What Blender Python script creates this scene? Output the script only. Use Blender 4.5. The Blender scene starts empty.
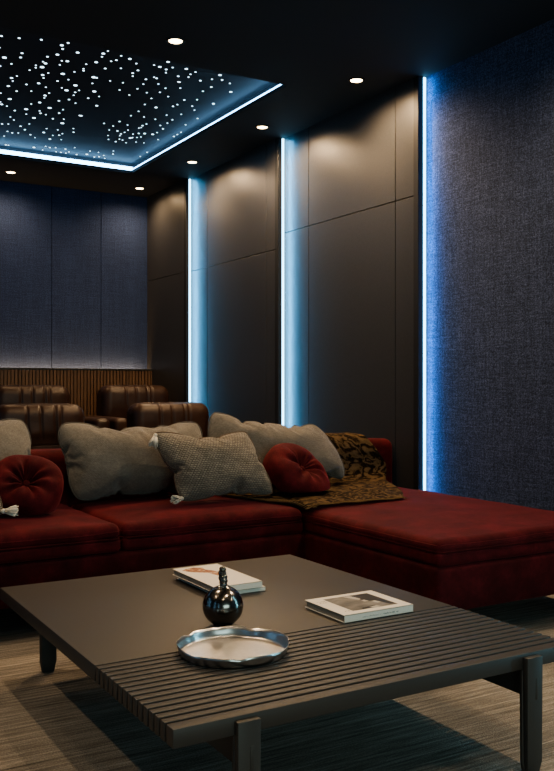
import bpy, bmesh, math, random
from mathutils import Vector, Matrix, noise
random.seed(7)
scene = bpy.context.scene
C = scene.collection
PI = math.pi

# ------------------------------------------------------------------ helpers
def link(o, parent=None):
    C.objects.link(o)
    if parent is not None:
        o.parent = parent
    return o

def mesh_obj(name, bm, mat, parent=None, smooth=None):
    """link a bmesh as ONE mesh object; coordinates are relative to the parent thing"""
    me = bpy.data.meshes.new(name)
    bmesh.ops.recalc_face_normals(bm, faces=bm.faces[:])
    bm.to_mesh(me); bm.free()
    mats = mat if isinstance(mat, (list, tuple)) else [mat]
    for m in mats:
        me.materials.append(m)
    if smooth is not None:
        for p in me.polygons:
            p.use_smooth = True
        if smooth < 180:
            me.set_sharp_from_angle(angle=math.radians(smooth))
    return link(bpy.data.objects.new(name, me), parent)

def thing(name, label, cat, loc=(0, 0, 0), rotz=0.0, group=None):
    o = bpy.data.objects.new(name, None)
    o.empty_display_size = 0.05
    C.objects.link(o)
    o.location = loc
    o.rotation_euler = (0, 0, rotz)
    return tag(o, label, cat, group)

def tag(o, label, cat, group=None):
    o['label'] = label
    o['category'] = cat
    if group:
        o['group'] = group
    return o

def struct(o):
    o['kind'] = 'structure'
    return o

def dup(root, loc, rotz, label, group=None):
    r = root.copy(); C.objects.link(r)
    r.location = loc; r.rotation_euler = (0, 0, rotz); r['label'] = label
    if group: r['group'] = group
    for ch in list(root.children):
        c = ch.copy(); C.objects.link(c); c.parent = r
        for g in ch.children:
            d = g.copy(); C.objects.link(d); d.parent = c
    return r

def box(bm, x0, x1, y0, y1, z0, z1, bev=0.0, seg=2, mi=0):
    r = bmesh.ops.create_cube(bm, size=1.0)
    vs = r['verts']
    for v in vs:
        v.co = Vector((x0 + (v.co.x + .5) * (x1 - x0), y0 + (v.co.y + .5) * (y1 - y0), z0 + (v.co.z + .5) * (z1 - z0)))
    es = list({e for v in vs for e in v.link_edges})
    fs = list({f for v in vs for f in v.link_faces})
    for f in fs: f.material_index = mi
    if bev > 0:
        res = bmesh.ops.bevel(bm, geom=es, offset=bev, segments=seg, profile=0.5, affect='EDGES')
        for f in res['faces']: f.material_index = mi
    return vs

def axis_ticks(lo, hi, r, n, seg):
    t = [lo + r * (1 - math.cos(PI / 2 * k / seg)) if False else lo + r * k / seg for k in range(seg + 1)]
    a, b = lo + r, hi - r
    t += [a + (b - a) * k / n for k in range(1, n)]
    t += [hi - r * k / seg for k in range(seg, -1, -1)]
    return t

def rbox(bm, lo, hi, r, n=(8, 8, 3), seg=4, fn=None):
    """soft rounded box with a regular surface grid; fn(co) may reshape each vertex"""
    T = [axis_ticks(lo[i], hi[i], r, n[i], seg) for i in range(3)]
    cache = {}
    def vert(i, j, k):
        key = (i, j, k)
        if key in cache: return cache[key]
        p = Vector((T[0][i], T[1][j], T[2][k]))
        q = Vector([min(max(p[a], lo[a] + r), hi[a] - r) for a in range(3)])
        d = p - q
        if d.length > 1e-9:
            m = max(abs(d.x), abs(d.y), abs(d.z))
            p = q + d.normalized() * m if m < r - 1e-9 else q + d.normalized() * r
        if fn: p = fn(p)
        cache[key] = bm.verts.new(p)
        return cache[key]
    N = [len(t) - 1 for t in T]
    for i in range(N[0]):
        for j in range(N[1]):
            for k in (0, N[2]):
                bm.faces.new((vert(i, j, k), vert(i + 1, j, k), vert(i + 1, j + 1, k), vert(i, j + 1, k)))
    for i in range(N[0]):
        for k in range(N[2]):
            for j in (0, N[1]):
                bm.faces.new((vert(i, j, k), vert(i + 1, j, k), vert(i + 1, j, k + 1), vert(i, j, k + 1)))
    for j in range(N[1]):
        for k in range(N[2]):
            for i in (0, N[0]):
                bm.faces.new((vert(i, j, k), vert(i, j + 1, k), vert(i, j + 1, k + 1), vert(i, j, k + 1)))

def tube(bm, pts, rad, n=8, closed=False, cap=True):
    pts = [Vector(p) for p in pts]
    R = rad if isinstance(rad, (list, tuple)) else [rad] * len(pts)
    rings = []
    up = None
    for i, p in enumerate(pts):
        a = pts[i - 1] if (i > 0 or closed) else p
        b = pts[(i + 1) % len(pts)] if (i < len(pts) - 1 or closed) else p
        t = (b - a).normalized()
        if up is None:
            up = Vector((0, 0, 1)) if abs(t.z) < .9 else Vector((1, 0, 0))
        s = t.cross(up).normalized()
        up = s.cross(t).normalized()
        rings.append([bm.verts.new(p + R[i] * (math.cos(2 * PI * k / n) * s + math.sin(2 * PI * k / n) * up)) for k in range(n)])
    m = len(rings)
    for i in range(m if closed else m - 1):
        A, B = rings[i], rings[(i + 1) % m]
        for k in range(n):
            bm.faces.new((A[k], A[(k + 1) % n], B[(k + 1) % n], B[k]))
    if cap and not closed:
        bm.faces.new(rings[0][::-1]); bm.faces.new(rings[-1])

def lathe(bm, prof, n=48, fn=None):
    rings = []
    for r, z in prof:
        if r < 1e-6:
            rings.append([bm.verts.new((0, 0, z))])
        else:
            ring = []
            for k in range(n):
                p = Vector((r * math.cos(2 * PI * k / n), r * math.sin(2 * PI * k / n), z))
                if fn: p = fn(p)
                ring.append(bm.verts.new(p))
            rings.append(ring)
    for A, B in zip(rings, rings[1:]):
        for k in range(n):
            k2 = (k + 1) % n
            if len(A) == 1 and len(B) == 1: continue
            if len(A) == 1: bm.faces.new((A[0], B[k], B[k2]))
            elif len(B) == 1: bm.faces.new((A[k], A[k2], B[0]))
            else: bm.faces.new((A[k], A[k2], B[k2], B[k]))

# ------------------------------------------------------------------ materials
class NT:
    def __init__(self, name):
        self.m = bpy.data.materials.new(name)
        self.m.use_nodes = True
        self.t = self.m.node_tree
        self.t.nodes.clear()
        self.out = self.t.nodes.new('ShaderNodeOutputMaterial')
    def n(self, typ, **kw):
        nd = self.t.nodes.new(typ)
        for k, v in kw.items():
            if k.startswith('i_'):
                key = k[2:]
                key = int(key) if key.isdigit() else key.replace('_', ' ')
                nd.inputs[key].default_value = v
            else:
                setattr(nd, k, v)
        return nd
    def l(self, a, b): self.t.links.new(a, b)
    def bsdf(self, color=(.5, .5, .5), rough=.5, metal=0.0, **kw):
        b = self.n('ShaderNodeBsdfPrincipled')
        b.inputs['Base Color'].default_value = (*color, 1)
        b.inputs['Roughness'].default_value = rough
        b.inputs['Metallic'].default_value = metal
        for k, v in kw.items():
            b.inputs[k.replace('_', ' ')].default_value = v
        self.l(b.outputs[0], self.out.inputs[0])
        return b
    def coord(self, which='Object', scale=(1, 1, 1), rot=(0, 0, 0)):
        tc = self.n('ShaderNodeTexCoord')
        mp = self.n('ShaderNodeMapping')
        mp.inputs['Scale'].default_value = scale
        mp.inputs['Rotation'].default_value = rot
        self.l(tc.outputs[which], mp.inputs[0])
        return mp.outputs[0]
    def noise(self, vec, scale, detail=3, rough=.5):
        nd = self.n('ShaderNodeTexNoise')
        nd.inputs['Scale'].default_value = scale
        nd.inputs['Detail'].default_value = detail
        nd.inputs['Roughness'].default_value = rough
        if vec is not None: self.l(vec, nd.inputs['Vector'])
        return nd.outputs[0]
    def ramp(self, fac, stops, interp='LINEAR'):
        r = self.n('ShaderNodeValToRGB')
        e = r.color_ramp.elements
        r.color_ramp.interpolation = interp
        while len(e) < len(stops): e.new(0.5)
        for el, (p, c) in zip(e, stops):
            el.position = p; el.color = (*c, 1) if len(c) == 3 else c
        self.l(fac, r.inputs[0])
        return r.outputs[0]
    def math(self, op, a, b=None):
        nd = self.n('ShaderNodeMath', operation=op)
        for i, v in enumerate((a, b)):
            if v is None: continue
            if isinstance(v, (int, float)): nd.inputs[i].default_value = v
            else: self.l(v, nd.inputs[i])
        return nd.outputs[0]
    def bump(self, b, h, strength=.3, dist=.01):
        bp = self.n('ShaderNodeBump')
        bp.inputs['Strength'].default_value = strength
        bp.inputs['Distance'].default_value = dist
        self.l(h, bp.inputs['Height'])
        self.l(bp.outputs[0], b.inputs['Normal'])

def plain(name, color, rough=.5, metal=0.0, speck=0.0, bump=0.0, scale=300, **kw):
    t = NT(name); b = t.bsdf(color, rough, metal, **kw)
    v = t.coord('Object')
    nz = t.noise(v, scale, 2)
    k = max(speck, .02)
    lo = tuple(c * (1 - k) for c in color); hi = tuple(min(1, c * (1 + k)) for c in color)
    t.l(t.ramp(nz, [(.3, lo), (.7, hi)]), b.inputs['Base Color'])
    if bump: t.bump(b, nz, bump, .002)
    return t.m

def emit(name, color, strength):
    t = NT(name)
    e = t.n('ShaderNodeEmission')
    e.inputs[0].default_value = (*color, 1); e.inputs[1].default_value = strength
    t.l(e.outputs[0], t.out.inputs[0])
    return t.m

def fabric_wall(name, base, axis, scale=1.0, contrast=.55):
    """coarse linen: slubs along the height and the width, plus a weave bump"""
    t = NT(name); b = t.bsdf(base, .85, **{'Specular IOR Level': .25})
    if axis == 'x': s1, s2 = (1, 1, .045), (.045, 1, 1)
    else: s1, s2 = (1, 1, .045), (1, .045, 1)
    n1 = t.noise(t.coord('Object', tuple(v * scale for v in s1)), 150, 4, .6)
    n2 = t.noise(t.coord('Object', tuple(v * scale for v in s2)), 150, 4, .6)
    n3 = t.noise(t.coord('Object'), 160 * scale, 2, .6)
    n4 = t.noise(t.coord('Object', (1, 1, .05)), 14 * scale, 2)
    s = t.math('ADD', t.math('MULTIPLY', n1, .20), t.math('MULTIPLY', n2, .20))
    s = t.math('ADD', s, t.math('MULTIPLY', n3, .54))
    s = t.math('ADD', s, t.math('MULTIPLY', n4, .06))
    lo = tuple(c * (1 - contrast) for c in base); hi = tuple(c * (1 + contrast * 1.3) for c in base)
    hi2 = tuple(c * (1 + contrast * 3.0) for c in base)
    t.l(t.ramp(s, [(.40, lo), (.5, base), (.57, hi), (.68, hi2)]), b.inputs['Base Color'])
    t.bump(b, s, .9, .006)
    return t.m

def velvet(name, base, sheen=.6):
    t = NT(name); b = t.bsdf(base, .8, **{'Specular IOR Level': .15})
    b.inputs['Sheen Weight'].default_value = sheen
    b.inputs['Sheen Roughness'].default_value = .45
    b.inputs['Sheen Tint'].default_value = (1.0, .22, .24, 1)
    v = t.coord('Object')
    n1 = t.noise(v, 7, 6, .72)
    n2 = t.noise(v, 420, 2)
    s = t.math('ADD', t.math('MULTIPLY', n1, .75), t.math('MULTIPLY', n2, .25))
    t.l(t.ramp(s, [(.36, tuple(c * .5 for c in base)), (.5, base), (.64, tuple(min(1, c * 1.9) for c in base))]), b.inputs['Base Color'])
    t.bump(b, t.math('ADD', n2, t.math('MULTIPLY', n1, .8)), .25, .004)
    return t.m

def cushion_cloth(name, base, cells, contrast, bump):
    """woven cloth following the cushion's own UV"""
    t = NT(name); b = t.bsdf(base, .9, **{'Specular IOR Level': .15})
    b.inputs['Sheen Weight'].default_value = .25
    uv = t.coord('UV', (cells, cells, 1))
    ck = t.n('ShaderNodeTexBrick')
    ck.inputs['Scale'].default_value = 1.0
    ck.inputs['Mortar Size'].default_value = .12
    ck.inputs['Mortar Smooth'].default_value = .6
    ck.inputs['Brick Width'].default_value = 1.0
    ck.inputs['Row Height'].default_value = .7
    ck.inputs['Color1'].default_value = (*[c * 1.25 for c in base], 1)
    ck.inputs['Color2'].default_value = (*[c * .9 for c in base], 1)
    ck.inputs['Mortar'].default_value = (*[c * (1 - contrast) for c in base], 1)
    t.l(uv, ck.inputs['Vector'])
    n1 = t.noise(t.coord('UV'), 14, 4, .6)
    n2 = t.noise(t.coord('UV'), 300, 2, .6)
    mx = t.n('ShaderNodeMix', data_type='RGBA', blend_type='MULTIPLY')
    mx.inputs[0].default_value = .8
    t.l(ck.outputs[0], mx.inputs[6])
    t.l(t.ramp(t.math('ADD', t.math('MULTIPLY', n1, .5), t.math('MULTIPLY', n2, .5)), [(.3, (.6, .58, .55)), (.7, (1.25, 1.25, 1.25))]), mx.inputs[7])
    t.l(mx.outputs[2], b.inputs['Base Color'])
    big = t.noise(t.coord('UV', (7, 11, 1), (0, 0, .5)), 1.0, 4, .55)
    h = t.math('ADD', t.math('MULTIPLY', ck.outputs[1], -1.0), n2)
    h = t.math('ADD', h, t.math('MULTIPLY', big, 9.0))
    t.bump(b, h, bump, .003)
    return t.m
# ------------------------------------------------------------------ palette
M = {}
M['panel'] = plain('anthracite_panel', (.083, .084, .088), .40, .45, speck=.22, bump=.25, scale=420)
M['panel_edge'] = plain('dark_panel_edge', (.02, .021, .023), .5)
M['ceiling'] = plain('dark_ceiling_paint', (.030, .036, .044), .75, speck=.05)
M['soffit'] = plain('recess_side_paint', (.03, .035, .04), .7)
M['star_sky'] = plain('midnight_panel', (.018, .024, .032), .6)
M['blue_back'] = fabric_wall('blue_linen_rear', (.034, .055, .130), 'x', .8, .36)
M['blue_side'] = fabric_wall('blue_linen_side', (.062, .080, .140), 'y', 1.0, .50)
M['led'] = emit('blue_led', (.30, .70, 1.0), 7.0)
M['led_cove'] = emit('pale_blue_cove_led', (.30, .62, 1.0), 11.0)
M['led_warm'] = emit('warm_white_led', (1.0, .62, .30), 20.0)
M['lamp'] = emit('warm_lamp_lens', (1.0, .74, .42), 14.0)
M['star'] = emit('star_point', (.66, .88, 1.0), 4.0)
M['trim_metal'] = plain('dark_lamp_ring', (.03, .03, .03), .4, .6)
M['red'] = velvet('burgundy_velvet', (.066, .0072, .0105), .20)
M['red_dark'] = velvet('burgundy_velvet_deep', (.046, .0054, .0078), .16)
M['black'] = plain('black_foot', (.012, .012, .012), .5)
M['linen'] = cushion_cloth('grey_linen', (.228, .208, .184), 150, .5, .40)
M['knit'] = cushion_cloth('taupe_knit', (.290, .255, .212), 68, .70, .9)
M['seam'] = plain('brown_seam', (.14, .10, .075), .9, speck=.3)
M['tassel'] = plain('off_white_yarn', (.62, .58, .52), .9, speck=.3, scale=500)
M['table'] = plain('taupe_lacquer', (.046, .042, .0395), .50, speck=.10, bump=.06, scale=500)
M['table_leg'] = plain('dark_taupe_lacquer', (.044, .043, .041), .5, speck=.1, scale=500)
M['paper'] = plain('book_paper', (.42, .38, .33), .85, speck=.1)
M['cover'] = plain('cream_book_cover', (.80, .75, .67), .45, speck=.03)
M['spine'] = plain('pale_book_spine', (.62, .64, .62), .4, speck=.02)
M['ink'] = plain('grey_print', (.22, .24, .25), .6)
M['steel'] = plain('brushed_silver', (.60, .60, .60), .30, 1.0, speck=.06, scale=60)
M['gunmetal'] = plain('gunmetal_glaze', (.21, .20, .19), .20, 1.0, speck=.2, scale=40)

def leather():
    t = NT('brown_leather'); b = t.bsdf((.035, .017, .011), .4, **{'Specular IOR Level': .5})
    v = t.coord('Object')
    n1 = t.noise(v, 7, 4, .6); n2 = t.noise(v, 160, 3, .6)
    t.l(t.ramp(n1, [(.3, (.026, .0125, .0092)), (.7, (.060, .029, .020))]), b.inputs['Base Color'])
    t.l(t.ramp(n1, [(.3, (.33,) * 3), (.7, (.5,) * 3)]), b.inputs['Roughness'])
    t.bump(b, t.math('ADD', n2, t.math('MULTIPLY', n1, 2.0)), .25, .004)
    return t.m
M['leather'] = leather()

def slat_wood():
    t = NT('walnut_slats'); b = t.bsdf((.1, .05, .025), .5)
    per = t.noise(t.coord('Object', (1, 0, 0)), 34, 1, .4)
    gr = t.noise(t.coord('Object', (1, 1, .06)), 90, 4)
    s = t.math('ADD', t.math('MULTIPLY', per, .7), t.math('MULTIPLY', gr, .3))
    t.l(t.ramp(s, [(.30, (.082, .043, .025)), (.5, (.145, .078, .044)), (.70, (.215, .118, .068))]), b.inputs['Base Color'])
    t.bump(b, gr, .2, .003)
    return t.m
M['slats'] = slat_wood()

def carpet():
    t = NT('streaked_carpet'); b = t.bsdf((.2, .17, .13), .95, **{'Specular IOR Level': .1})
    a1 = t.noise(t.coord('Object', (.5, 14, 1)), 5.5, 5, .62)
    a2 = t.noise(t.coord('Object', (.9, 26, 1)), 8, 4, .6)
    a3 = t.noise(t.coord('Object'), 230, 2)
    blot = t.noise(t.coord('Object'), 1.3, 3)
    s = t.math('ADD', t.math('MULTIPLY', a1, .36), t.math('MULTIPLY', a2, .26))
    s = t.math('ADD', s, t.math('MULTIPLY', a3, .24))
    s = t.math('ADD', s, t.math('MULTIPLY', blot, .14))
    t.l(t.ramp(s, [(.37, (.085, .075, .066)), (.49, (.26, .232, .20)), (.61, (.54, .485, .425))]), b.inputs['Base Color'])
    t.bump(b, t.math('ADD', s, t.math('MULTIPLY', a3, .6)), .6, .012)
    return t.m
M['carpet'] = carpet()

def throw_cloth():
    t = NT('brown_brocade'); b = t.bsdf((.12, .07, .03), .85, **{'Specular IOR Level': .1})
    tc = t.coord('UV', (19, 19, 1))
    warp = t.n('ShaderNodeTexNoise'); warp.inputs['Scale'].default_value = .8; warp.inputs['Detail'].default_value = 3
    t.l(tc, warp.inputs['Vector'])
    add = t.n('ShaderNodeVectorMath', operation='MULTIPLY_ADD'); add.inputs[1].default_value = (3.2, 3.2, 0)
    t.l(warp.outputs[1], add.inputs[0]); t.l(tc, add.inputs[2])
    vor = t.n('ShaderNodeTexVoronoi', feature='F1'); vor.inputs['Scale'].default_value = .62
    t.l(add.outputs[0], vor.inputs['Vector'])
    ring = t.math('SINE', t.math('MULTIPLY', vor.outputs[0], 17.0))
    nz = t.noise(tc, 1.6, 4, .65); fine = t.noise(t.coord('UV', (1, 1, 1)), 260, 2)
    s = t.math('ADD', t.math('MULTIPLY', ring, .13), t.math('MULTIPLY', nz, .62))
    s = t.math('ADD', s, t.math('MULTIPLY', fine, .38))
    t.l(t.ramp(s, [(.40, (.012, .008, .005)), (.47, (.028, .017, .009)), (.53, (.092, .060, .031)), (.72, (.150, .100, .056))]), b.inputs['Base Color'])
    t.bump(b, s, .6, .006)
    return t.m
M['throw'] = throw_cloth()

# ------------------------------------------------------------------ the room
ZC = 2.80
XW = [(6.98, 7.90, 3.232), (5.489, 6.98, 3.272), (3.977, 5.489, 3.320)]   # dark panel bays: y from, y to, wall x
XB = 3.372                                                              # blue fabric wall
YB = 7.875                                                              # blue fabric at the back
YW = 7.755                                                               # front of the slatted wainscot
XL, YF = -3.35, -4.2

bm = bmesh.new(); box(bm, XL - .1, 3.7, YF - .1, 8.1, -.1, 0)
struct(mesh_obj('floor', bm, M['carpet']))

RX0, RX1, RY0, RY1 = -2.75, 2.752, 4.51, 7.06
bm = bmesh.new()
for a in ((XL - .1, RX0, YF - .1, 8.1), (RX1, 3.7, YF - .1, 8.1), (RX0, RX1, YF - .1, RY0), (RX0, RX1, RY1, 8.1)):
    box(bm, *a, ZC, ZC + .026)
# the recess walls above the lip, standing back behind the light slot
for a in ((RX0 - .1, RX0 - .02, RY0 - .1, RY1 + .1), (RX1 + .05, RX1 + .13, RY0 - .1, RY1 + .1),
          (RX0 - .1, RX1 + .13, RY0 - .13, RY0 - .05), (RX0 - .1, RX1 + .13, RY1 + .05, RY1 + .13)):
    box(bm, *a, ZC + .026, ZC + .22)
box(bm, XL - .1, 3.7, YF - .1, 8.1, ZC + .22, ZC + .28)
struct(mesh_obj('ceiling', bm, M['ceiling']))

def dark_bay(name, y0, y1, x, joint_z, vjoints):
    """flat cladding panels with narrow shadow gaps"""
    bm = bmesh.new()
    g = .0025
    ys = [y0] + sorted(vjoints) + [y1]
    for a, b in zip(ys, ys[1:]):
        for z0, z1 in ((0.0, joint_z), (joint_z, ZC)):
            box(bm, x, x + .03, a + (g if a != y0 else 0), b - (g if b != y1 else 0),
                z0 + (g if z0 > 0 else 0), z1 - (g if z1 < ZC else 0), .0015, 1, 0)
    box(bm, x + .012, x + .4, y0, y1, 0, ZC, 0, 1, 1)
    return struct(mesh_obj(name, bm, [M['panel'], M['panel_edge']]))
JZ = {0: 1 + .552 * 1.8, 1: 1 + .552 * 1.8, 2: 1 + .617 * 1.8}
dark_bay('wall_right', XW[0][0], XW[0][1], XW[0][2], JZ[0], [])
VJ1, VJ2 = [5.67, 6.66], [4.195, 5.16]
dark_bay('wall_right.001', XW[1][0], XW[1][1], XW[1][2], JZ[1], VJ1)
dark_bay('wall_right.002', XW[2][0], XW[2][1], XW[2][2], JZ[2], VJ2)
bm = bmesh.new(); box(bm, XB, XB + .3, YF - .1, XW[2][0] + .03, 0, ZC)
struct(mesh_obj('wall_right.003', bm, M['blue_side']))
bm = bmesh.new(); box(bm, XL - .2, XL, YF - .1, 8.1, 0, ZC)
struct(mesh_obj('wall_left', bm, M['panel']))
bm = bmesh.new(); box(bm, XL - .2, 3.7, YF - .2, YF, 0, ZC)
struct(mesh_obj('wall_front', bm, M['panel']))

# back wall: upholstered blue panels with narrow vertical joints
def px_x_on_back(px):
    r = (px - 277) / 880.0
    return YB * (r * math.cos(YAW) + math.sin(YAW)) / (math.cos(YAW) - r * math.sin(YAW))
YAW = math.radians(30.7)
bm = bmesh.new()
xs = [3.235 - .463 * k for k in range(15)] 
for b, a in zip(xs, xs[1:]):
    box(bm, a + .002, b - .002, YB, YB + .05, 1.0, ZC, .003, 2)
box(bm, XL, 3.7, YB + .02, YB + .3, 0, ZC)
struct(mesh_obj('wall_back', bm, M['blue_back']))
bm = bmesh.new()
p = .031
k = 0
x = XL
while x < 3.228:
    box(bm, x, min(x + .022, 3.23), YW, YW + .03, .12, 1.140)
    x += p
box(bm, XL, 3.232, YW + .018, YW + .045, 0, 1.135)
struct(mesh_obj('trim_1', bm, M['slats']))
bm = bmesh.new(); box(bm, XL, 3.234, YW - .004, YW + .018, 1.138, 1.155, .002, 1)
struct(mesh_obj('trim_2', bm, M['panel_edge']))
bm = bmesh.new(); box(bm, XL, 3.23, YW + .045, YB, 1.0, 1.06)
struct(mesh_obj('trim_3', bm, M['panel_edge']))
def area_lamp(x, y, z, sx, sz, aim, power, color, spread=180):
    """rectangular area light aimed along aim, for LED tapes and unseen fill lights"""
    ld = bpy.data.lights.new('strip', 'AREA'); ld.shape = 'RECTANGLE'; ld.size = sx; ld.size_y = sz
    ld.energy = power; ld.color = color; ld.spread = math.radians(spread)
    o = bpy.data.objects.new('area_lamp', ld); link(o); o.location = (x, y, z)
    d = Vector(aim).normalized(); s_ = d.cross(Vector((0, 0, 1)) if abs(d.z) < .5 else Vector((0, 1, 0))).normalized()
    o.rotation_euler = Matrix((s_, (-d).cross(s_), -d)).transposed().to_euler()
    return o
bm = bmesh.new(); box(bm, XL + .05, 3.21, YW + .050, YW + .062, 1.062, 1.074, .002, 1)
tag(mesh_obj('led_strip', bm, M['led_warm']), 'warm white light strip hidden along the top of the wooden slat wainscot', 'light strip')
for x in (-2.4, -.8, .8, 2.4):
    area_lamp(x, YW + .066, 1.085, 1.58, .012, (0, .60, .80), 4.5, (1.0, .60, .26), 150)
# dark end profiles of the bays, each with a blue light strip on its camera side
for i, (y, x0, x1, lab) in enumerate((
        (XW[0][0], XW[0][2], XW[1][2], 'vertical blue light strip farthest back, nearest the blue rear panels'),
        (XW[1][0], XW[1][2], XW[2][2], 'vertical blue light strip between the two wide dark wall panels'),
        (XW[2][0], XW[2][2], XB, 'tall vertical blue light strip at the edge of the blue fabric side wall'))):
    bm = bmesh.new(); box(bm, x0 - .006, x0 + .03, y - .002, y + .042, 0, ZC, .0015, 1)
    struct(mesh_obj('trim_%d' % (4 + i), bm, M['panel_edge']))
    bm = bmesh.new(); box(bm, x1 - .021, x1 - .003, y - .006, y - .001, .01, ZC - .003, .002, 1)
    tag(mesh_obj('led_strip', bm, M['led']), lab, 'light strip', 'vertical blue light strips on the right wall')
    area_lamp(x1 - .045, y - .020, 1.40, .010, 2.76, (.80, -.60, 0), (5.0, 5.0, 5.0)[i], ((.13, .55, 1.0), (.13, .55, 1.0), (.04, .36, 1.0))[i], 120)

# the starry ceiling inset and its cove light
bm = bmesh.new(); box(bm, RX0 - .02, RX1 + .05, RY0 - .05, RY1 + .05, ZC + .093, ZC + .12)
star_panel = tag(mesh_obj('star_ceiling_panel', bm, M['star_sky']), 'black ceiling inset scattered with small white fibre optic stars', 'ceiling panel')
STARS = '''124,517,4 147,521,4 161,526,4 174,542,4 172,554,4 145,590,4 160,606,4 173,595,4 170,623,4 191,625,4 179,522,4 188,547,4 147,482,3 158,488,3 149,497,3
147,514,3 157,504,3 151,534,3 136,549,3 153,550,3 138,565,3 163,571,3 164,587,3 143,604,3 186,655,3 195,670,3 191,700,3 171,482,3 172,497,3 187,482,3
199,574,3 197,601,3 247,636,3 252,619,3 234,699,3 208,475,3 207,485,3 222,480,3 235,557,3 244,479,3 264,503,3 265,530,3 258,618,3 115,486,2 124,484,2
135,480,2 149,477,2 149,487,2 131,505,2 132,512,2 145,503,2 125,532,2 162,540,2 147,556,2 145,572,2 178,555,2 174,577,2 179,571,2 154,613,2 171,610,2
182,603,2 182,618,2 196,601,2 154,649,2 167,648,2 172,655,2 166,668,2 179,666,2 198,656,2 205,643,2 170,712,2 202,694,2 214,692,2 214,712,2 227,710,2
170,514,2 180,504,2 181,488,2 198,497,2 197,503,2 208,509,2 181,522,2 189,562,2 225,600,2 232,623,2 237,629,2 241,651,2 248,634,2 248,621,2 243,601,2
245,701,2 252,687,2 242,714,2 212,487,2 223,494,2 213,504,2 228,503,2 244,549,2 245,533,2 238,494,2 249,486,2 249,501,2 259,601,2 274,615,2 118,503,1
130,525,1 143,520,1 144,524,1 145,512,1 154,505,1 155,512,1 142,530,1 166,519,1 153,529,1 153,539,1 138,544,1 138,554,1 167,534,1 159,555,1 168,551,1
153,567,1 137,581,1 179,561,1 179,550,1 164,565,1 164,576,1 160,593,1 185,576,1 141,599,1 147,606,1 163,617,1 169,605,1 175,611,1 182,594,1 155,629,1
159,635,1 189,615,1 158,647,1 171,639,1 162,666,1 170,666,1 163,680,1 184,672,1 185,644,1 193,643,1 194,659,1 199,651,1 203,667,1 202,634,1 172,707,1
198,692,1 206,692,1 199,706,1 219,699,1 219,684,1 210,710,1 218,711,1 172,477,1 172,487,1 168,503,1 169,511,1 179,491,1 181,480,1 188,499,1 193,487,1
199,508,1 210,518,1 210,528,1 218,532,1 226,555,1 182,533,1 190,523,1 198,522,1 201,536,1 210,542,1 194,555,1 228,571,1 227,583,1 236,581,1 233,605,1
225,613,1 217,610,1 226,624,1 230,638,1 234,648,1 238,634,1 241,643,1 244,644,1 238,624,1 238,617,1 245,625,1 249,650,1 255,644,1 251,632,1 253,629,1
244,606,1 243,608,1 244,596,1 261,643,1 274,668,1 277,683,1 233,688,1 240,688,1 247,695,1 242,704,1 249,678,1 251,712,1 203,484,1 214,482,1 214,492,1
221,473,1 229,482,1 228,487,1 229,492,1 211,503,1 218,513,1 227,503,1 233,513,1 225,518,1 225,527,1 233,532,1 225,541,1 245,544,1 243,488,1 256,489,1
248,511,1 252,528,1 255,542,1 260,549,1 248,569,1 245,582,1 256,586,1 256,577,1 256,562,1 270,565,1 269,583,1 274,602,1 254,594,1 259,612,1 267,629,1
279,609,1'''
STR = [tuple(int(v) for v in s.split(',')) for s in STARS.split()]
RAD = {1: .0054, 2: .0070, 3: .0096, 4: .0126}
def star_disc(bm, x, y, r, n=10):
    z = ZC + .0915
    A = [bm.verts.new((x + r * math.cos(2 * PI * k / n), y + r * math.sin(2 * PI * k / n), z)) for k in range(n)]
    B = [bm.verts.new((v.co.x, v.co.y, z + .003)) for v in A]
    bm.faces.new(A[::-1])
    for k in range(n): bm.faces.new((A[k], A[(k + 1) % n], B[(k + 1) % n], B[k]))
cnt = 0
rest = bmesh.new()
for x, y, w in STR:
    X, Y = min(x / 100, RX1 - .01), min(y / 100, RY1 - .02)
    if cnt < 100:
        bm = bmesh.new(); star_disc(bm, 0, 0, RAD[w])
        o = mesh_obj('star_light', bm, M['star'], star_panel)
        o.location = (X, Y, 0)
        cnt += 1
    else:
        star_disc(rest, X, Y, RAD[w])
for k in range(170):
    star_disc(rest, random.uniform(-2.6, 1.1), random.uniform(4.7, 6.9), random.choice([.006, .008, .011]))
o = mesh_obj('small_star_lights', rest, M['star'], star_panel); o['kind'] = 'stuff'
bm = bmesh.new()
for a in ((RX1 + .012, RX1 + .026, RY0 - .03, RY1 + .034), (RX0 - .015, RX0 - .005, RY0 - .03, RY1 + .034),
          (RX0, RX1 + .02, RY1 + .020, RY1 + .034)):
    box(bm, *a, ZC + .028, ZC + (.044 if a[0] > RX0 + .1 else .062))
box(bm, RX0, RX1 + .02, RY0 - .034, RY0 - .02, ZC + .028, ZC + .044)
tag(mesh_obj('cove_light', bm, M['led_cove']), 'bright blue white light line around the edge of the starry ceiling inset', 'light strip')

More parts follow.
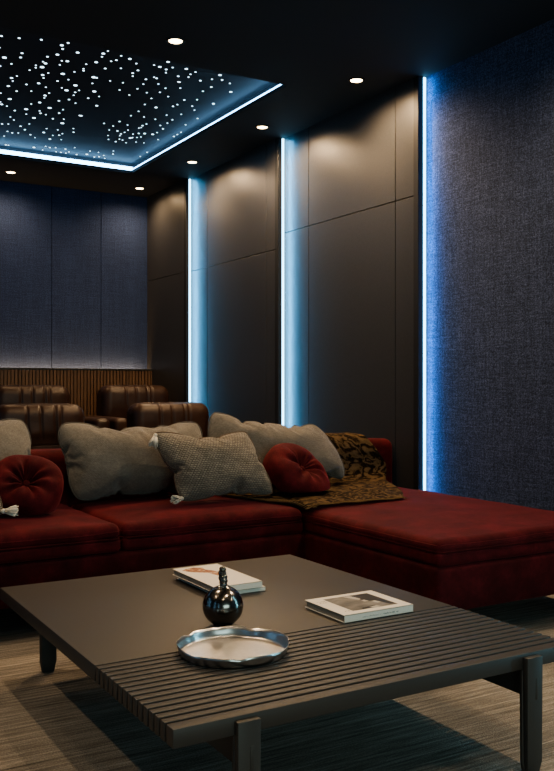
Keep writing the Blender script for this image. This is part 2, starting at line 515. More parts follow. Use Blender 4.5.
# ------------------------------------------------------------------ ceiling downlights
def spot(x, y, z, power, angle, color=(1, .74, .47), blend=.6, r=.03, parent=None, tilt=(0, 0)):
    ld = bpy.data.lights.new('spot', 'SPOT')
    ld.energy = power; ld.spot_size = math.radians(angle); ld.spot_blend = blend
    ld.color = color; ld.shadow_soft_size = r
    o = bpy.data.objects.new('spot_lamp', ld); link(o, parent)
    o.location = (x, y, z); o.rotation_euler = (tilt[0], tilt[1], 0)
    return o
bm = bmesh.new(); lathe(bm, [(.036, .004), (.036, -.002), (.040, -.006), (.048, -.006), (.052, 0), (.052, .004)], 32)
ring0 = bm
first = None
DL = [(1.89, 4.22, 'ceiling downlight in front of the starry inset, nearest the top of the photo', 78),
      (3.05, 4.22, 'ceiling downlight near the side wall, right of the others', 90),
      (3.04, 5.32, 'ceiling downlight above the second vertical light strip', 90),
      (3.03, 6.44, 'ceiling downlight above the farthest vertical light strip', 78),
      (3.02, 7.54, 'ceiling downlight in the rear right corner above the blue panels', 60),
      (1.86, 7.53, 'ceiling downlight at the left edge above the blue rear panels', 60)]
for x, y, lab, pw in DL:
    if first is None:
        first = thing('ceiling_downlight', lab, 'downlight', (x, y, ZC), 0, 'ceiling downlights')
        mesh_obj('trim_ring', ring0, M['trim_metal'], first, 40)
        bm = bmesh.new(); lathe(bm, [(0, -.003), (.035, -.003), (.035, .002)], 32)
        mesh_obj('lamp_lens', bm, M['lamp'], first, 40)
        t = first
    else:
        t = dup(first, (x, y, ZC), 0, lab)
    spot(x, y, ZC - .012, pw * (.55 if y > 7 else 1), 164, color=(1, .68, .38), r=.035, blend=.8)

# lamps over the seating area and behind the photographer
for x, y, pw in ((3.05, 2.2, 110), (.70, 3.2, 70), (1.55, 1.2, 60), (-.6, 4.2, 40), (-.6, 2.4, 55), (.3, .3, 50), (-.6, 7.53, 60), (3.0, 0, 40), (1.9, -1.2, 30)):
    spot(x, y, ZC - .012, pw, 160 if x > 2.5 else 100, r=.04)

# ------------------------------------------------------------------ sectional sofa
sofa = thing('sectional_sofa', 'dark red velvet sectional sofa with chaise at its right end', 'sofa', (1.8, 3.6, 0))
OX, OY = 1.8, 3.6
def so(name, mat, lo, hi, r, n, seg=4, fn=None, sm=180):
    bm = bmesh.new()
    lo2 = (lo[0] - OX, lo[1] - OY, lo[2]); hi2 = (hi[0] - OX, hi[1] - OY, hi[2])
    rbox(bm, lo2, hi2, r, n, seg, fn)
    return bm
def wob(amp, sc, seed):
    def f(p):
        return p + Vector((0, 0, 1)) * amp * noise.noise(Vector((p.x * sc + seed, p.y * sc, seed * 3.1))) + Vector((0, 1, 0)) * amp * .6 * noise.noise(Vector((p.x * sc, seed, p.z * sc)))
    return f
SX0, SX1 = .06, 2.19          # main seat run
CX1 = 3.20
YFM, YFC, YBK = 3.43, 2.515, 4.18
bm = so('b', None, (-.20, YFM, .14), (SX1 + .02, 4.44, .318), .022, (14, 6, 2), 4)
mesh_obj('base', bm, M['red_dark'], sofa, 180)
bm = so('b', None, (SX1, YFC, .14), (CX1, 4.44, .318), .022, (8, 10, 2), 4)
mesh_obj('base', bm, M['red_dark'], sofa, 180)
def cushion(x0, x1, y0, y1, top, crown, seed):
    bm = bmesh.new()
    lo = (x0 - OX, y0 - OY, .365); hi = (x1 - OX, y1 - OY, top)
    w = wob(.006, 5, seed)
    def f(p):
        u = (2 * p.x - lo[0] - hi[0]) / (hi[0] - lo[0]); v = (2 * p.y - lo[1] - hi[1]) / (hi[1] - lo[1])
        k = (p.z - lo[2]) / (hi[2] - lo[2])
        q = w(p)
        q.z += crown * max(0, k) * (1 - abs(u) ** 4) * (1 - abs(v) ** 4)
        return q
    rbox(bm, lo, hi, .036, (16, 16, 2), 5, f)
    lo2 = (x0 - OX, y0 - OY + .001, .319); hi2 = (x1 - OX, y1 - OY, .376)
    rbox(bm, lo2, hi2, .020, (16, 10, 1), 4, wob(.003, 5, seed + 1))
    c = mesh_obj('seat_cushion', bm, M['red'], sofa, 180)
    bm = bmesh.new()
    e = .003; rr = .034; pts = []
    for cx, cy, a0 in ((hi[0] - rr, hi[1] - rr, 0), (lo[0] + rr, hi[1] - rr, 90), (lo[0] + rr, lo[1] + rr, 180), (hi[0] - rr, lo[1] + rr, 270)):
        for k in range(5):
            a = math.radians(a0 + 22.5 * k)
            pts.append((cx + (rr - .003) * math.cos(a), cy + (rr - .003) * math.sin(a), .3725))
    tube(bm, pts, .0042, 6, closed=True)
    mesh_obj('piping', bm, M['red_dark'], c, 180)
    return c
cushion(SX0, 1.292, YFM - .012, YBK, .432, .020, 2.0)
cushion(1.302, SX1 - .004, YFM, YBK, .430, .020, 5.0)
cushion(SX1 + .006, CX1, YFC, YBK, .418, .018, 9.0)
bm = so('k', None, (-.18, YBK, .30), (3.312, 4.42, .682), .055, (30, 3, 4), 5, wob(.008, 3.5, 4.0))
mesh_obj('backrest', bm, M['red'], sofa, 180)
bm = so('k', None, (-.20, YFM, .30), (SX0 - .006, 4.28, .58), .05, (4, 10, 4), 5, wob(.006, 3.5, 8.0))
mesh_obj('armrest', bm, M['red'], sofa, 180)
for x, y in ((-.1, 3.52), (2.10, 3.52), (-.1, 4.33), (2.28, 2.62), (3.1, 2.62), (3.1, 4.33), (1.2, 4.33)):
    bm = bmesh.new(); box(bm, x - .03 - OX, x + .03 - OX, y - .03 - OY, y + .03 - OY, 0, .145, .004, 2)
    mesh_obj('foot', bm, M['black'], sofa, 40)

# ------------------------------------------------------------------ throw pillows
# the four slumped pillow shapes: steps of half a millimetre from point to point, all x, then all y, then all z
CLOTH = {
 'p2': '''
2586 -20 -17 -13 -9 -7 -5 -1 0 5 9 15 -26 -18 0 0 1 27 -26 -21 -16 -10 -6 -3 1 4 8 13 19 124 -22 -17 -13 -11 -8 -5 -3 0 1 14 -1 -1 -28 -1 7 -19 7 13 -27 -19 -9 -4 0 2 6 9 13 21 124
-20 -17 -16 -11 -9 -8 -4 3 -8 4 4 5 -27 11 -17 -11 -3 1 3 -26 -4 1 3 4 8 9 14 19 122 -18 -18 -15 -13 -10 -8 -8 1 -7 5 8 -16 -14 13 -15 -13 -8 -6 -5 7 -8 2 4 6 8 10 13 17 119 -17
-16 -16 -13 -10 -9 -9 -8 -4 10 -11 -10 -8 4 3 -17 -6 -5 -3 0 3 3 5 5 8 11 11 15 116 -17 -16 -13 -14 -10 -10 -9 -8 -7 -3 3 -13 -4 -3 4 -13 -3 -2 0 1 2 3 4 7 8 10 10 13 112 -17 -14
-15 -11 -11 -9 -8 -8 -6 -7 -6 0 -6 -5 -4 1 -3 -1 0 1 1 3 5 6 8 10 10 11 106 -15 -13 -14 -11 -11 -8 -9 -7 -6 -6 -5 -4 -4 -3 -3 -1 -1 -1 1 0 2 3 4 7 8 9 10 10 93 -8 -12 -12 -11 -10
-9 -7 -7 -6 -5 -5 -3 -4 -2 -3 -1 -1 -1 0 1 1 4 3 8 8 9 8 9 87 -8 -9 -12 -10 -10 -8 -8 -6 -5 -5 -3 -4 -3 -2 -2 -2 -1 0 0 0 1 3 3 4 4 4 19 10 82 -9 -8 -9 -10 -9 -9 -7 -5 -5 -4 -3 -3
-3 -2 -2 -1 -1 -1 0 1 1 3 3 2 5 5 7 19 73 -3 -8 -9 -9 -9 -8 -7 -6 -3 -4 -2 -3 -2 -2 -1 -2 -1 0 -1 1 3 3 2 3 4 5 5 11 76 -4 -7 -8 -12 -5 -7 -8 -5 -2 -3 -3 -2 -2 -1 -1 -2 0 -1 0 1 3
3 1 4 4 5 4 7 68 -20 10 -5 -14 -5 -5 -4 -5 -1 -2 -2 -2 -1 -2 -1 -1 0 -1 0 2 1 2 4 3 5 3 1 -4 72 -20 11 -4 -13 -6 -3 -2 -2 -2 -1 -2 -1 -1 -1 -1 -1 -1 0 0 1 2 2 4 4 -6 -2 7 -14 64 -4
-1 -2 3 -7 -1 -1 -1 -2 -1 -1 -1 -1 -1 -1 0 -1 0 0 1 3 -1 7 2 -4 -2 -3 -9 59 -1 -2 -1 -1 -1 -1 0 -1 -1 -1 -1 -1 0 -1 0 -1 0 0 0 1 0 2 -2 1 6 -4 -12 2 53 -1 -1 -1 0 -1 0 -1 0 -1 0 -1
0 -1 0 -1 0 0 0 1 1 1 1 -4 0 8 -11 -5 4 45 0 0 -1 0 0 0 0 -1 0 0 0 -1 0 0 0 0 0 0 1 0 0 0 -2 -1 5 -9 -2 -2 46 0 0 0 0 0 1 0 0 0 0 0 0 0 0 0 0 1 0 1 1 0 0 -2 -1 -2 -2 -1 -2 38 1 0 1
0 1 0 1 0 0 1 0 0 1 0 0 1 0 1 1 -2 0 1 1 -1 -1 -2 -1 -2 30 2 0 1 1 1 0 1 1 1 0 1 1 0 1 0 1 1 0 0 -1 1 0 3 -1 -1 -1 -1 -1 22 2 1 1 1 1 1 1 1 1 2 0 1 1 1 1 1 0 0 0 -1 2 0 -3 0 1 0 3
-1 15 2 1 2 1 2 1 2 1 2 1 1 1 1 1 1 1 1 0 0 -1 2 1 -5 -1 1 1 6 0 6 3 2 2 2 1 2 2 2 2 2 1 2 1 1 1 1 1 1 0 -1 -1 -2 -1 1 2 1 -3 6 1 4 2 3 2 2 3 2 2 2 2 2 2 2 1 1 2 1 0 0 0 -1 -1 -1
-1 3 1 -2 -2 2 4 3 3 3 3 2 3 3 2 3 2 2 2 1 2 1 1 1 1 -1 0 -1 -1 -3 4 0 -2 -15 9 5 4 4 3 3 3 3 3 3 3 2 3 2 2 1 2 1 2 0 -1 -1 1 -1 -3 -4 -4 -3 -1 -15 15 10 3 -1 8 6 4 3 4 3 2 3 2 2 2
2 2 1 1 -1 -1 -2 -1 -1 -3 -3 -4 -8 -17 1 22 2 6 8 2 7 6 4 3 3 3 3 2 2 2 2 1 1 0 -1 -3 0 0 -6 -10 -3 0 -25 -3 23 6 9 4 5 8 6 4 5 3 4 3 2 3 2 1 2 1 0 -1 -2 -2 -3 -4 -13 -8 10 -41 0
16 21 9 0 11 7 5 6 4 5 4 3 3 3 2 2 1 1 0 0 -3 -4 -6 -7 -7 -7 6 -59 13 13 14 14 12 9 8 7 6 5 6 4 4 3 3 2 2 1 1 -1 0 -2 -4 -6 -7 -8 -8 -7 -53 16 13 15 13 12 10 8 8 7 5 6 5 5 3 3 3 2
1 0 0 -1 -2 -4 -5 -7 -8 -8 -10 -59 15 17 15 14 12 10 9 8 7 7 7 5 5 3 4 2 0 4 0 -1 -1 -2 -3 -5 -7 -8 -9 -12 -65 17 17 17 13 12 10 10 8 8 5 0 12 7 4 5 4 1 -2 5 -1 -1 -2 -4 -5 -7 -8
-10 -12 -72 19 18 16 14 12 10 10 8 5 3 0 16 8 6 4 3 -7 11 4 -1 -1 -2 -3 -4 -7 -9 -12 -13 -76 20 19 16 13 11 11 8 8 0 -4 16 4 14 9 4 1 1 -9 17 4 -1 -1 -3 -4 -5 -11 -12 -14 -82 22 18
17 12 11 10 6 4 -10 16 4 15 8 3 -10 -14 27 10 11 3 2 -1 -2 -4 -7 -5 -14 -16 -86 23 18 14 12 11 8 5 3 -9 19 10 8 -6 -6 -26 21 16 23 10 7 4 1 -2 -3 -7 -11 -6 -20 -88 21 18 14 12 10 8
5 4 1 1 -7 -14 -27 23 20 16 15 14 10 8 6 4 1 -1 -5 -8 -13 -19 -1294 -15 -13 -11 1 -14 -10 -8 -6 -3 0 -1 10 20 -1 -30 -14 -13 -7 -2 1 7 -9 1 5 9 12 122 -19 -13 -9 -12 -2 -14 -7 -7
-4 -2 2 9 21 -23 -21 -7 -2 -11 -3 6 -4 0 4 8 9 14 119 -17 -17 -12 -8 -12 -9 -7 -6 -5 -2 1 8 14 -26 -13 -6 -5 -3 3 -2 2 4 5 7 10 13 115 -17 -14 -14 -11 -9 -9 -7 -8 -7 -5 0 13 -13
-12 1 -10 -1 0 1 2 3 4 6 8 10 11 110 -16 -15 -12 -11 -9 -9 -7 -7 -7 -7 -7 -3 -4 -2 -2 0 0 1 2 2 3 5 6 7 10 10 103 -14 -13 -12 -11 -9 -8 -7 -7 -7 -6 -5 -3 -3 -2 -1 -1 -1 1 1 3 4 5 6
7 9 9 98 -13 -13 -11 -10 -9 -8 -6 -7 -5 -6 -4 -4 -3 -1 -2 -1 1 0 1 3 4 5 6 7 8 9 92 -12 -12 -11 -10 -8 -7 -7 -5 -6 -4 -4 -3 -3 -2 -1 -1 -1 1 1 3 4 6 6 7 8 9 85 -11 -11 -11 -9 -9 -6
-6 -5 -5 -4 -3 -3 -2 -2 -2 -1 0 1 1 3 4 6 6 7 8 8 79 -10 -10 -11 -9 -8 -6 -6 -4 -4 -3 -3 -3 -2 -2 -2 -1 0 -1 2 4 5 6 6 7 8 7 71 -8 -9 -9 -9 -9 -6 -4 -4 -3 -3 -3 -2 -2 -2 -1 0 0 -2
2 3 5 7 6 7 5 9 63 -16 -6 -4 -5 -7 -7 -4 -3 -3 -2 -2 -2 -2 -1 -1 -2 -1 -1 3 3 6 6 7 6 5 7 46 -2 -6 -4 -4 -8 -5 -4 -2 -3 -2 -1 -2 -1 -1 -1 -1 -1 -1 2 -3 10 6 4 2 -1 -24 85 -4 -2 -8
-4 -2 -6 -3 -2 -1 -2 -1 -1 -2 0 -1 -1 -1 -1 1 -5 9 0 0 0 0 -8 77 -10 6 -13 -2 2 -6 -1 -2 -1 -1 -1 -1 -1 -1 0 -1 0 -1 -2 -2 -3 -1 -2 -1 -1 8 55 -1 -1 -1 0 -1 0 -1 -1 -1 -1 -1 0 -1 0
-1 0 -1 0 -2 -2 -2 -2 -2 -1 -1 5 52 0 -1 0 0 -1 0 0 -1 -1 0 -1 0 0 -1 0 0 0 0 -2 -2 -2 -2 -2 -1 0 0 50 0 0 0 0 0 0 0 0 0 0 -1 0 0 0 0 0 0 0 -1 -2 -2 -1 -2 -1 0 -1 44 0 1 0 1 0 0 1
0 0 0 0 0 0 0 0 1 -1 0 0 -1 -2 -1 -1 -1 -1 0 37 1 0 1 1 1 0 1 0 1 0 0 1 0 0 0 0 0 0 -1 -1 0 0 -1 -1 0 0 30 1 1 1 1 1 1 1 1 1 0 1 0 1 0 0 0 0 1 -2 0 0 -4 1 1 1 1 23 1 2 1 1 2 1 1 2
1 1 0 1 1 0 0 1 0 0 0 -1 -1 -3 -1 2 3 2 16 2 2 1 2 2 1 2 2 1 1 1 1 1 1 0 1 0 0 1 -1 -2 -2 -1 -1 6 3 9 3 2 2 2 2 2 2 2 2 1 2 1 1 1 0 1 1 0 -1 0 -1 -2 -2 -2 2 7 6 2 3 2 3 2 2 2 3 2 2
2 2 1 1 1 1 0 1 0 -1 -1 -1 -2 -2 -2 8 2 2 4 3 3 0 4 4 3 3 2 2 2 1 1 2 1 1 0 0 0 -1 -2 -1 -2 -5 -5 9 -3 12 1 -1 6 7 3 4 3 2 3 2 2 1 2 1 1 1 0 -1 0 -1 -2 -3 -4 -6 -3 -5 17 1 3 8 6 5
4 3 3 3 2 2 3 1 1 2 1 0 -1 -3 0 -1 -6 -3 -3 -18 0 18 0 8 9 6 5 5 3 4 3 3 2 3 2 1 1 1 1 -1 -3 -1 -2 -5 -4 -1 -38 9 10 11 12 9 6 5 5 5 4 3 3 3 3 2 2 1 1 0 0 -2 -4 -1 -4 -6 -11 -38 16
8 13 11 9 8 6 5 5 5 4 4 3 2 3 1 2 1 0 0 -2 -4 -4 -5 -4 -13 -43 14 14 13 11 9 8 7 6 6 5 5 4 3 3 2 2 2 0 1 0 -2 -3 -9 -7 -8 -7 -47 16 14 14 11 10 8 7 7 6 7 5 4 4 3 2 2 2 0 0 0 -1 -6
-5 -8 -8 -7 -54 17 15 13 12 10 8 8 8 8 6 5 5 4 4 2 1 2 0 1 -1 -2 -3 -6 -8 -9 -9 -58 17 15 15 11 11 9 8 8 3 11 5 5 5 5 5 1 1 0 -1 0 -1 -4 -5 -8 -9 -11 -63 16 18 13 12 10 9 9 8 6 -8
12 7 3 3 -3 22 1 1 0 -1 -1 -3 -5 -7 -9 -12 -70 19 15 15 11 10 9 8 6 3 -4 -7 17 -4 -11 23 18 10 4 2 0 -1 -3 -4 -6 -10 -13 -75 18 17 13 11 9 8 6 5 2 -3 -12 8 -19 12 26 17 11 7 5 2 1
-2 -3 -5 -9 -14 -80 19 14 11 10 5 11 7 3 1 -2 -6 -11 -20 26 19 20 13 9 8 4 2 0 -3 -5 -8 -12 7984 5 7 7 7 9 7 9 10 10 12 14 -7 4 8 7 7 6 -9 1 5 6 8 7 8 7 6 6 6 -176 -20 3 5 6 6 8 8
8 9 14 8 7 -6 6 10 -1 8 6 -8 3 7 9 10 10 11 11 10 31 -180 -22 -3 -5 3 4 4 6 10 3 9 9 9 -5 14 -3 0 6 7 5 -5 11 13 14 14 15 15 21 32 -181 -19 -18 -5 -4 1 1 2 8 2 10 12 -1 -2 15 -2 0
3 3 5 18 4 16 17 17 18 22 24 34 -181 -26 -12 -17 -4 -3 -1 -1 -1 3 15 0 0 1 11 11 -7 5 6 7 12 17 18 18 19 22 25 26 36 -180 -32 -15 -11 -15 -4 -3 -3 -2 0 3 10 -3 4 5 11 -3 8 10 11 15
16 18 19 22 24 28 28 38 -178 -30 -26 -16 -11 -7 -4 -4 -2 0 -4 0 10 1 3 2 15 7 11 12 16 15 19 20 23 27 30 30 40 -173 -38 -20 -23 -14 -9 -6 -5 -3 -1 -2 0 2 5 4 6 10 10 13 14 13 17 18
20 26 29 32 32 41 -164 -44 -29 -21 -15 -11 -7 -5 -3 -2 0 0 3 3 5 7 8 11 12 11 15 15 20 20 30 31 32 34 41 -166 -36 -33 -25 -16 -13 -8 -7 -4 0 -1 2 2 4 5 7 8 9 12 13 12 15 18 33 33
33 34 25 42 -164 -42 -24 -30 -19 -15 -11 -7 -3 -1 1 1 4 3 6 6 8 9 11 10 14 17 26 27 32 35 35 32 37 -159 -45 -30 -26 -21 -16 -14 -8 -5 1 0 3 3 5 4 7 7 10 9 11 15 21 25 31 28 35 35
36 39 -160 -42 -32 -24 -12 -23 -20 -17 -4 3 0 3 4 4 5 6 7 8 9 12 17 26 26 22 34 33 35 37 44 -159 -31 -34 -26 -8 -23 -22 -21 -22 3 3 5 3 6 4 6 6 8 9 13 22 16 25 30 31 35 36 37 41
-151 -38 -17 -27 -31 -24 -21 -18 -11 -2 3 4 4 5 4 6 6 7 9 12 16 23 32 29 29 32 36 36 35 -140 -43 -27 -27 -19 -28 -18 -14 -9 -3 0 4 3 5 3 6 6 7 9 12 17 27 22 32 35 36 34 29 39 -142
-40 -30 -28 -26 -18 -17 -12 -9 -4 -2 3 3 4 4 5 5 8 9 13 14 22 33 34 35 32 33 31 45 -147 -39 -31 -28 -25 -19 -17 -11 -10 -4 -2 2 2 4 3 5 5 8 8 13 18 21 34 30 35 34 31 37 42 -148 -36
-31 -29 -25 -19 -17 -9 -11 -5 -3 2 1 4 3 5 4 8 10 15 24 23 20 32 35 35 34 38 44 -152 -38 -31 -26 -25 -20 -16 -12 -7 -7 -3 1 1 4 3 4 4 8 12 19 16 25 26 29 33 34 37 38 46 -153 -41
-30 -25 -24 -22 -15 -13 -9 -4 -4 1 1 4 2 4 4 7 14 16 27 26 26 22 32 35 36 38 46 -155 -41 -28 -29 -24 -15 -15 -13 -13 -5 -2 0 1 4 2 5 3 8 20 17 13 25 27 30 33 34 35 38 47 -157 -40
-31 -28 -22 -20 -14 -13 -10 -4 -3 1 1 4 2 5 3 7 13 14 28 22 29 34 33 33 35 32 46 -156 -42 -31 -27 -22 -20 -15 -13 -7 -5 -3 1 2 3 3 5 4 8 10 14 22 31 29 25 31 34 35 37 47 -155 -41
-33 -28 -22 -20 -15 -12 -8 -3 -3 2 1 5 3 5 5 8 10 15 17 23 27 29 34 34 37 34 47 -149 -45 -28 -30 -23 -20 -15 -12 -7 -4 -1 2 2 4 4 6 5 8 11 17 14 22 24 29 35 33 37 37 37 -143 -44
-29 -28 -24 -21 -14 -12 -7 -4 0 3 3 5 4 6 6 8 10 13 17 21 25 27 34 34 36 37 42 -147 -44 -30 -27 -25 -22 -14 -12 -3 -6 2 4 4 5 4 6 7 8 9 11 23 23 18 27 30 35 35 37 42 -141 -43 -33
-24 -18 -26 -25 -10 -8 0 4 4 4 6 5 6 7 8 10 11 16 21 30 28 24 32 36 36 44 -145 -39 -26 -22 -32 -26 -7 -14 -17 4 3 4 4 5 6 6 8 8 10 11 13 17 25 29 32 34 33 36 37 -142 -45 -10 -33
-29 -15 -27 -12 0 2 1 2 5 5 5 7 7 9 11 11 14 15 20 33 33 33 26 33 42 -150 -43 -22 -15 -26 -30 -15 -2 2 -2 4 0 4 4 6 6 8 9 12 12 13 15 19 24 30 31 31 35 27 -146 -40 -27 -23 -22 -11
-6 -4 0 1 0 1 3 4 6 6 8 10 12 13 15 15 19 22 25 30 30 33 39 -163 -34 -29 -21 -14 -10 -5 -2 -1 -1 3 -2 2 5 5 6 7 10 14 12 15 16 18 22 23 28 29 31 41 -171 -35 -22 -17 -11 -8 -3 -3 -1
1 -3 -1 2 5 6 6 8 15 7 15 15 16 17 20 22 25 28 30 40 -177 -31 -16 -16 -8 -6 -2 -1 -1 -1 3 8 -6 3 5 4 5 11 18 7 15 16 17 19 20 23 26 28 39 -179 -29 -15 -8 -8 -2 -1 -1 1 5 6 8 -10 1
4 5 7 19 3 6 16 16 16 16 17 22 23 28 35 -181 -25 -12 -5 -2 0 1 2 3 10 11 -7 4 -4 1 7 8 8 22 -4 10 14 14 16 15 15 22 23 34 -181 -23 -2 -4 3 2 4 5 7 16 -4 5 -5 3 6 10 9 -3 7 7 10 12
12 13 14 14 10 21 31 -178 -21 4 6 4 5 6 8 8 16 -6 0 3 11 7 7 1 7 -1 6 8 9 10 10 11 12 12 4 29 -173 5 6 7 7 7 7 7 8 6 7 3 1 -6 16 2 7 7 8 7 6 7 7 7 6 7 6 6 5 -131 9 10 10 4 13 12 12
11 10 8 9 1 -13 9 4 8 10 6 5 3 -1 12 6 5 3 3 -168 19 13 10 15 9 15 12 12 12 10 7 2 -11 9 12 6 4 10 4 -1 6 6 1 -1 -1 -11 -168 21 22 15 13 18 14 13 12 13 11 8 4 -5 10 10 6 6 4 -1 6 1
-1 -2 -3 -11 -13 -169 26 20 22 18 16 15 14 15 15 14 10 -3 10 11 2 10 2 1 1 0 -2 -3 -5 -9 -13 -16 -172 28 29 21 20 17 17 16 15 16 16 16 7 8 6 4 0 0 0 0 -2 -3 -5 -7 -11 -15 -19 -169
28 29 24 20 19 18 17 16 16 15 13 9 8 6 2 4 2 0 0 -3 -5 -5 -11 -12 -18 -21 -168 30 28 26 22 21 18 17 16 15 14 12 11 8 5 5 4 1 2 -1 -2 -5 -8 -12 -14 -20 -23 -168 31 29 28 24 21 19 18
15 15 14 11 10 8 7 6 4 4 1 1 -5 -5 -11 -13 -16 -22 -24 -168 32 31 29 25 23 19 17 16 14 13 11 11 9 8 5 6 2 1 3 -4 -7 -13 -14 -19 -23 -27 -167 33 32 31 26 25 19 18 15 14 13 11 10 9 8
8 5 4 5 0 -6 -8 -15 -16 -20 -26 -28 -165 34 32 32 29 25 21 16 15 14 12 11 11 9 8 0 5 5 14 0 -6 -9 -17 -19 -23 -31 -24 -162 29 34 34 33 22 27 16 15 12 12 10 10 11 -2 9 8 9 13 -2 -4
-15 -20 -21 -22 -25 -34 -161 32 34 33 32 30 26 17 14 11 12 10 10 7 -1 4 7 8 21 0 -25 -5 -21 -26 -27 -29 -29 -143 34 31 28 32 33 23 28 12 10 12 9 8 7 -3 8 8 4 25 -15 1 -30 -27 -28
-28 -29 -11 -141 33 33 31 32 26 31 20 16 11 11 10 6 7 -2 3 11 4 24 -2 -8 -16 -26 -27 -28 -28 -32 -141 35 34 34 31 29 21 20 20 12 11 9 4 8 1 0 9 5 24 -3 -12 -10 -21 -26 -28 -30 -38
-140 36 34 33 31 27 26 19 18 13 12 9 3 8 -3 7 7 5 21 -1 -8 -17 -18 -22 -28 -30 -37 -145 35 35 33 30 28 25 20 18 13 12 10 2 9 -5 4 5 17 13 -4 -4 -13 -20 -22 -27 -34 -32 -148 35 34
33 30 28 24 21 18 14 12 9 3 9 -5 7 1 10 12 10 -10 -12 -21 -21 -26 -31 -34 -151 36 34 33 30 26 26 21 17 14 12 10 3 9 -5 2 12 10 14 -10 -9 -9 -9 -25 -27 -28 -33 -154 36 34 31 30 30
22 22 18 13 13 9 4 9 0 -3 7 9 17 -1 -7 -9 -29 -24 -24 -26 -24 -157 35 35 32 31 26 25 20 18 13 12 10 5 8 -5 8 8 8 4 10 -5 -23 -13 -19 -25 -29 -32 -157 35 34 33 30 25 27 19 17 13 12
10 7 7 -4 7 7 11 9 2 -4 -12 -16 -31 -29 -20 -32 -157 35 34 33 29 29 23 19 17 12 12 9 9 7 -3 8 7 6 12 -6 -6 -3 -14 -25 -27 -36 -28 -153 35 34 34 30 27 16 20 21 12 11 9 10 8 -3 8 7 9
7 -2 -4 -11 -13 -20 -25 -35 -36 -148 35 33 32 31 20 29 17 17 10 11 10 9 9 -1 9 7 6 5 -3 0 -11 -19 -15 -23 -29 -35 -152 34 31 30 27 32 23 15 15 10 12 9 10 9 2 7 10 3 5 0 -10 -5 -16
-19 -25 -27 -31 -147 32 25 27 32 31 20 15 13 12 12 10 9 9 7 5 6 6 4 2 -4 -21 -13 -18 -30 -26 -18 -145 24 26 31 32 27 18 14 15 12 12 10 10 8 8 6 6 4 5 0 -1 -15 -25 -19 -13 -25 -30
-150 29 32 31 28 22 17 15 13 14 11 11 10 8 8 6 5 5 3 3 1 -8 -15 -23 -27 -29 -34 -140 30 31 29 24 22 18 15 14 13 13 11 10 8 8 6 5 4 3 2 0 -4 -13 -31 -27 -27 -18 -151 31 29 27 23 21
17 15 15 14 13 11 10 9 7 6 4 4 1 3 1 -2 -9 -19 -23 -24 -26 -161 29 28 25 22 20 17 15 15 14 14 12 10 10 6 6 3 3 2 0 2 -2 -14 -9 -19 -22 -29 -162 28 26 24 20 18 16 14 17 16 14 10 10
10 9 5 -1 4 -1 3 -1 -1 -3 -12 -14 -19 -24 -172 27 23 24 17 18 15 15 15 9 18 10 10 10 10 12 -1 0 -1 -2 2 -1 -4 -5 -13 -15 -21 -175 22 26 17 18 14 14 14 14 13 1 12 11 9 9 7 12 1 1 1
0 0 -1 -4 -8 -11 -18 -178 25 15 18 14 13 13 12 11 10 5 1 12 6 6 12 10 7 4 3 2 1 1 0 -3 -8 -14 -174 13 17 12 11 11 10 11 9 9 6 -5 10 1 10 12 10 7 6 5 5 3 4 2 2 0 -10 -171 8 8 9 8 7
11 10 7 7 6 3 -4 -1 13 9 10 8 7 8 6 6 5 5 5 4 3 949 22 25 26 28 28 29 28 28 28 26 21 15 23 28 28 28 11 10 21 23 26 27 27 26 27 25 23 21 -691 25 26 28 28 30 29 30 29 29 23 28 29 10
28 27 22 28 26 12 23 27 28 28 27 26 25 24 10 -711 25 27 26 30 30 30 30 29 30 28 28 28 14 23 24 27 28 29 30 16 28 27 27 26 26 24 16 10 -719 30 19 29 29 30 30 31 30 30 28 26 26 26 20
26 26 29 29 29 24 29 26 26 25 25 19 15 9 -721 26 26 22 30 30 31 30 30 31 25 28 28 28 27 27 23 29 29 30 28 26 26 25 25 22 17 14 7 -718 21 25 28 26 30 31 30 31 30 30 28 27 29 28 27
26 28 29 29 27 27 26 26 23 20 15 12 7 -713 26 16 25 29 30 31 31 30 31 29 30 28 29 28 29 25 29 29 28 27 28 26 26 22 18 13 10 5 -700 15 24 20 29 30 31 30 31 31 30 30 29 29 28 29 27
29 27 28 29 27 27 26 20 15 11 8 3 -674 5 12 24 28 30 31 31 30 31 31 30 29 29 28 28 29 28 28 29 28 29 25 27 14 13 11 4 3 -675 27 5 20 28 29 31 31 31 31 30 30 30 29 28 28 29 28 29 29
29 29 28 6 7 8 8 18 7 -660 14 25 13 27 28 30 31 31 31 31 30 30 29 28 28 29 28 29 30 29 28 20 21 11 6 3 -14 18 -628 3 16 21 25 28 29 31 31 31 31 30 30 28 29 28 29 28 30 29 29 26 21
14 20 8 4 -7 -19 -606 15 12 24 29 24 25 27 31 32 30 31 29 29 28 29 28 29 30 29 28 19 22 26 10 12 6 0 -9 -607 24 -1 21 31 24 24 24 23 31 31 30 30 28 29 28 29 29 30 28 25 29 22 18 15
6 -4 -7 -19 -561 -9 29 21 6 23 26 27 30 31 31 30 30 29 28 28 29 30 29 30 28 24 12 19 19 -16 -8 -2 -25 -558 3 23 22 29 16 29 29 31 31 31 30 30 29 28 28 30 29 30 29 28 18 27 10 6 0
-13 -25 20 -590 13 18 22 22 29 28 31 30 32 31 30 30 29 28 28 30 29 30 29 29 25 10 -6 4 16 -17 18 -1 -598 13 19 20 24 28 29 31 30 32 31 30 30 29 28 28 30 29 30 29 27 26 3 16 6 -10
17 7 -17 -601 20 18 19 25 28 28 32 30 31 31 31 30 29 28 28 29 30 29 28 22 24 28 13 10 -5 14 1 -6 -625 17 18 23 24 27 29 31 31 31 31 30 30 29 29 28 29 29 29 26 28 23 21 20 13 12 1
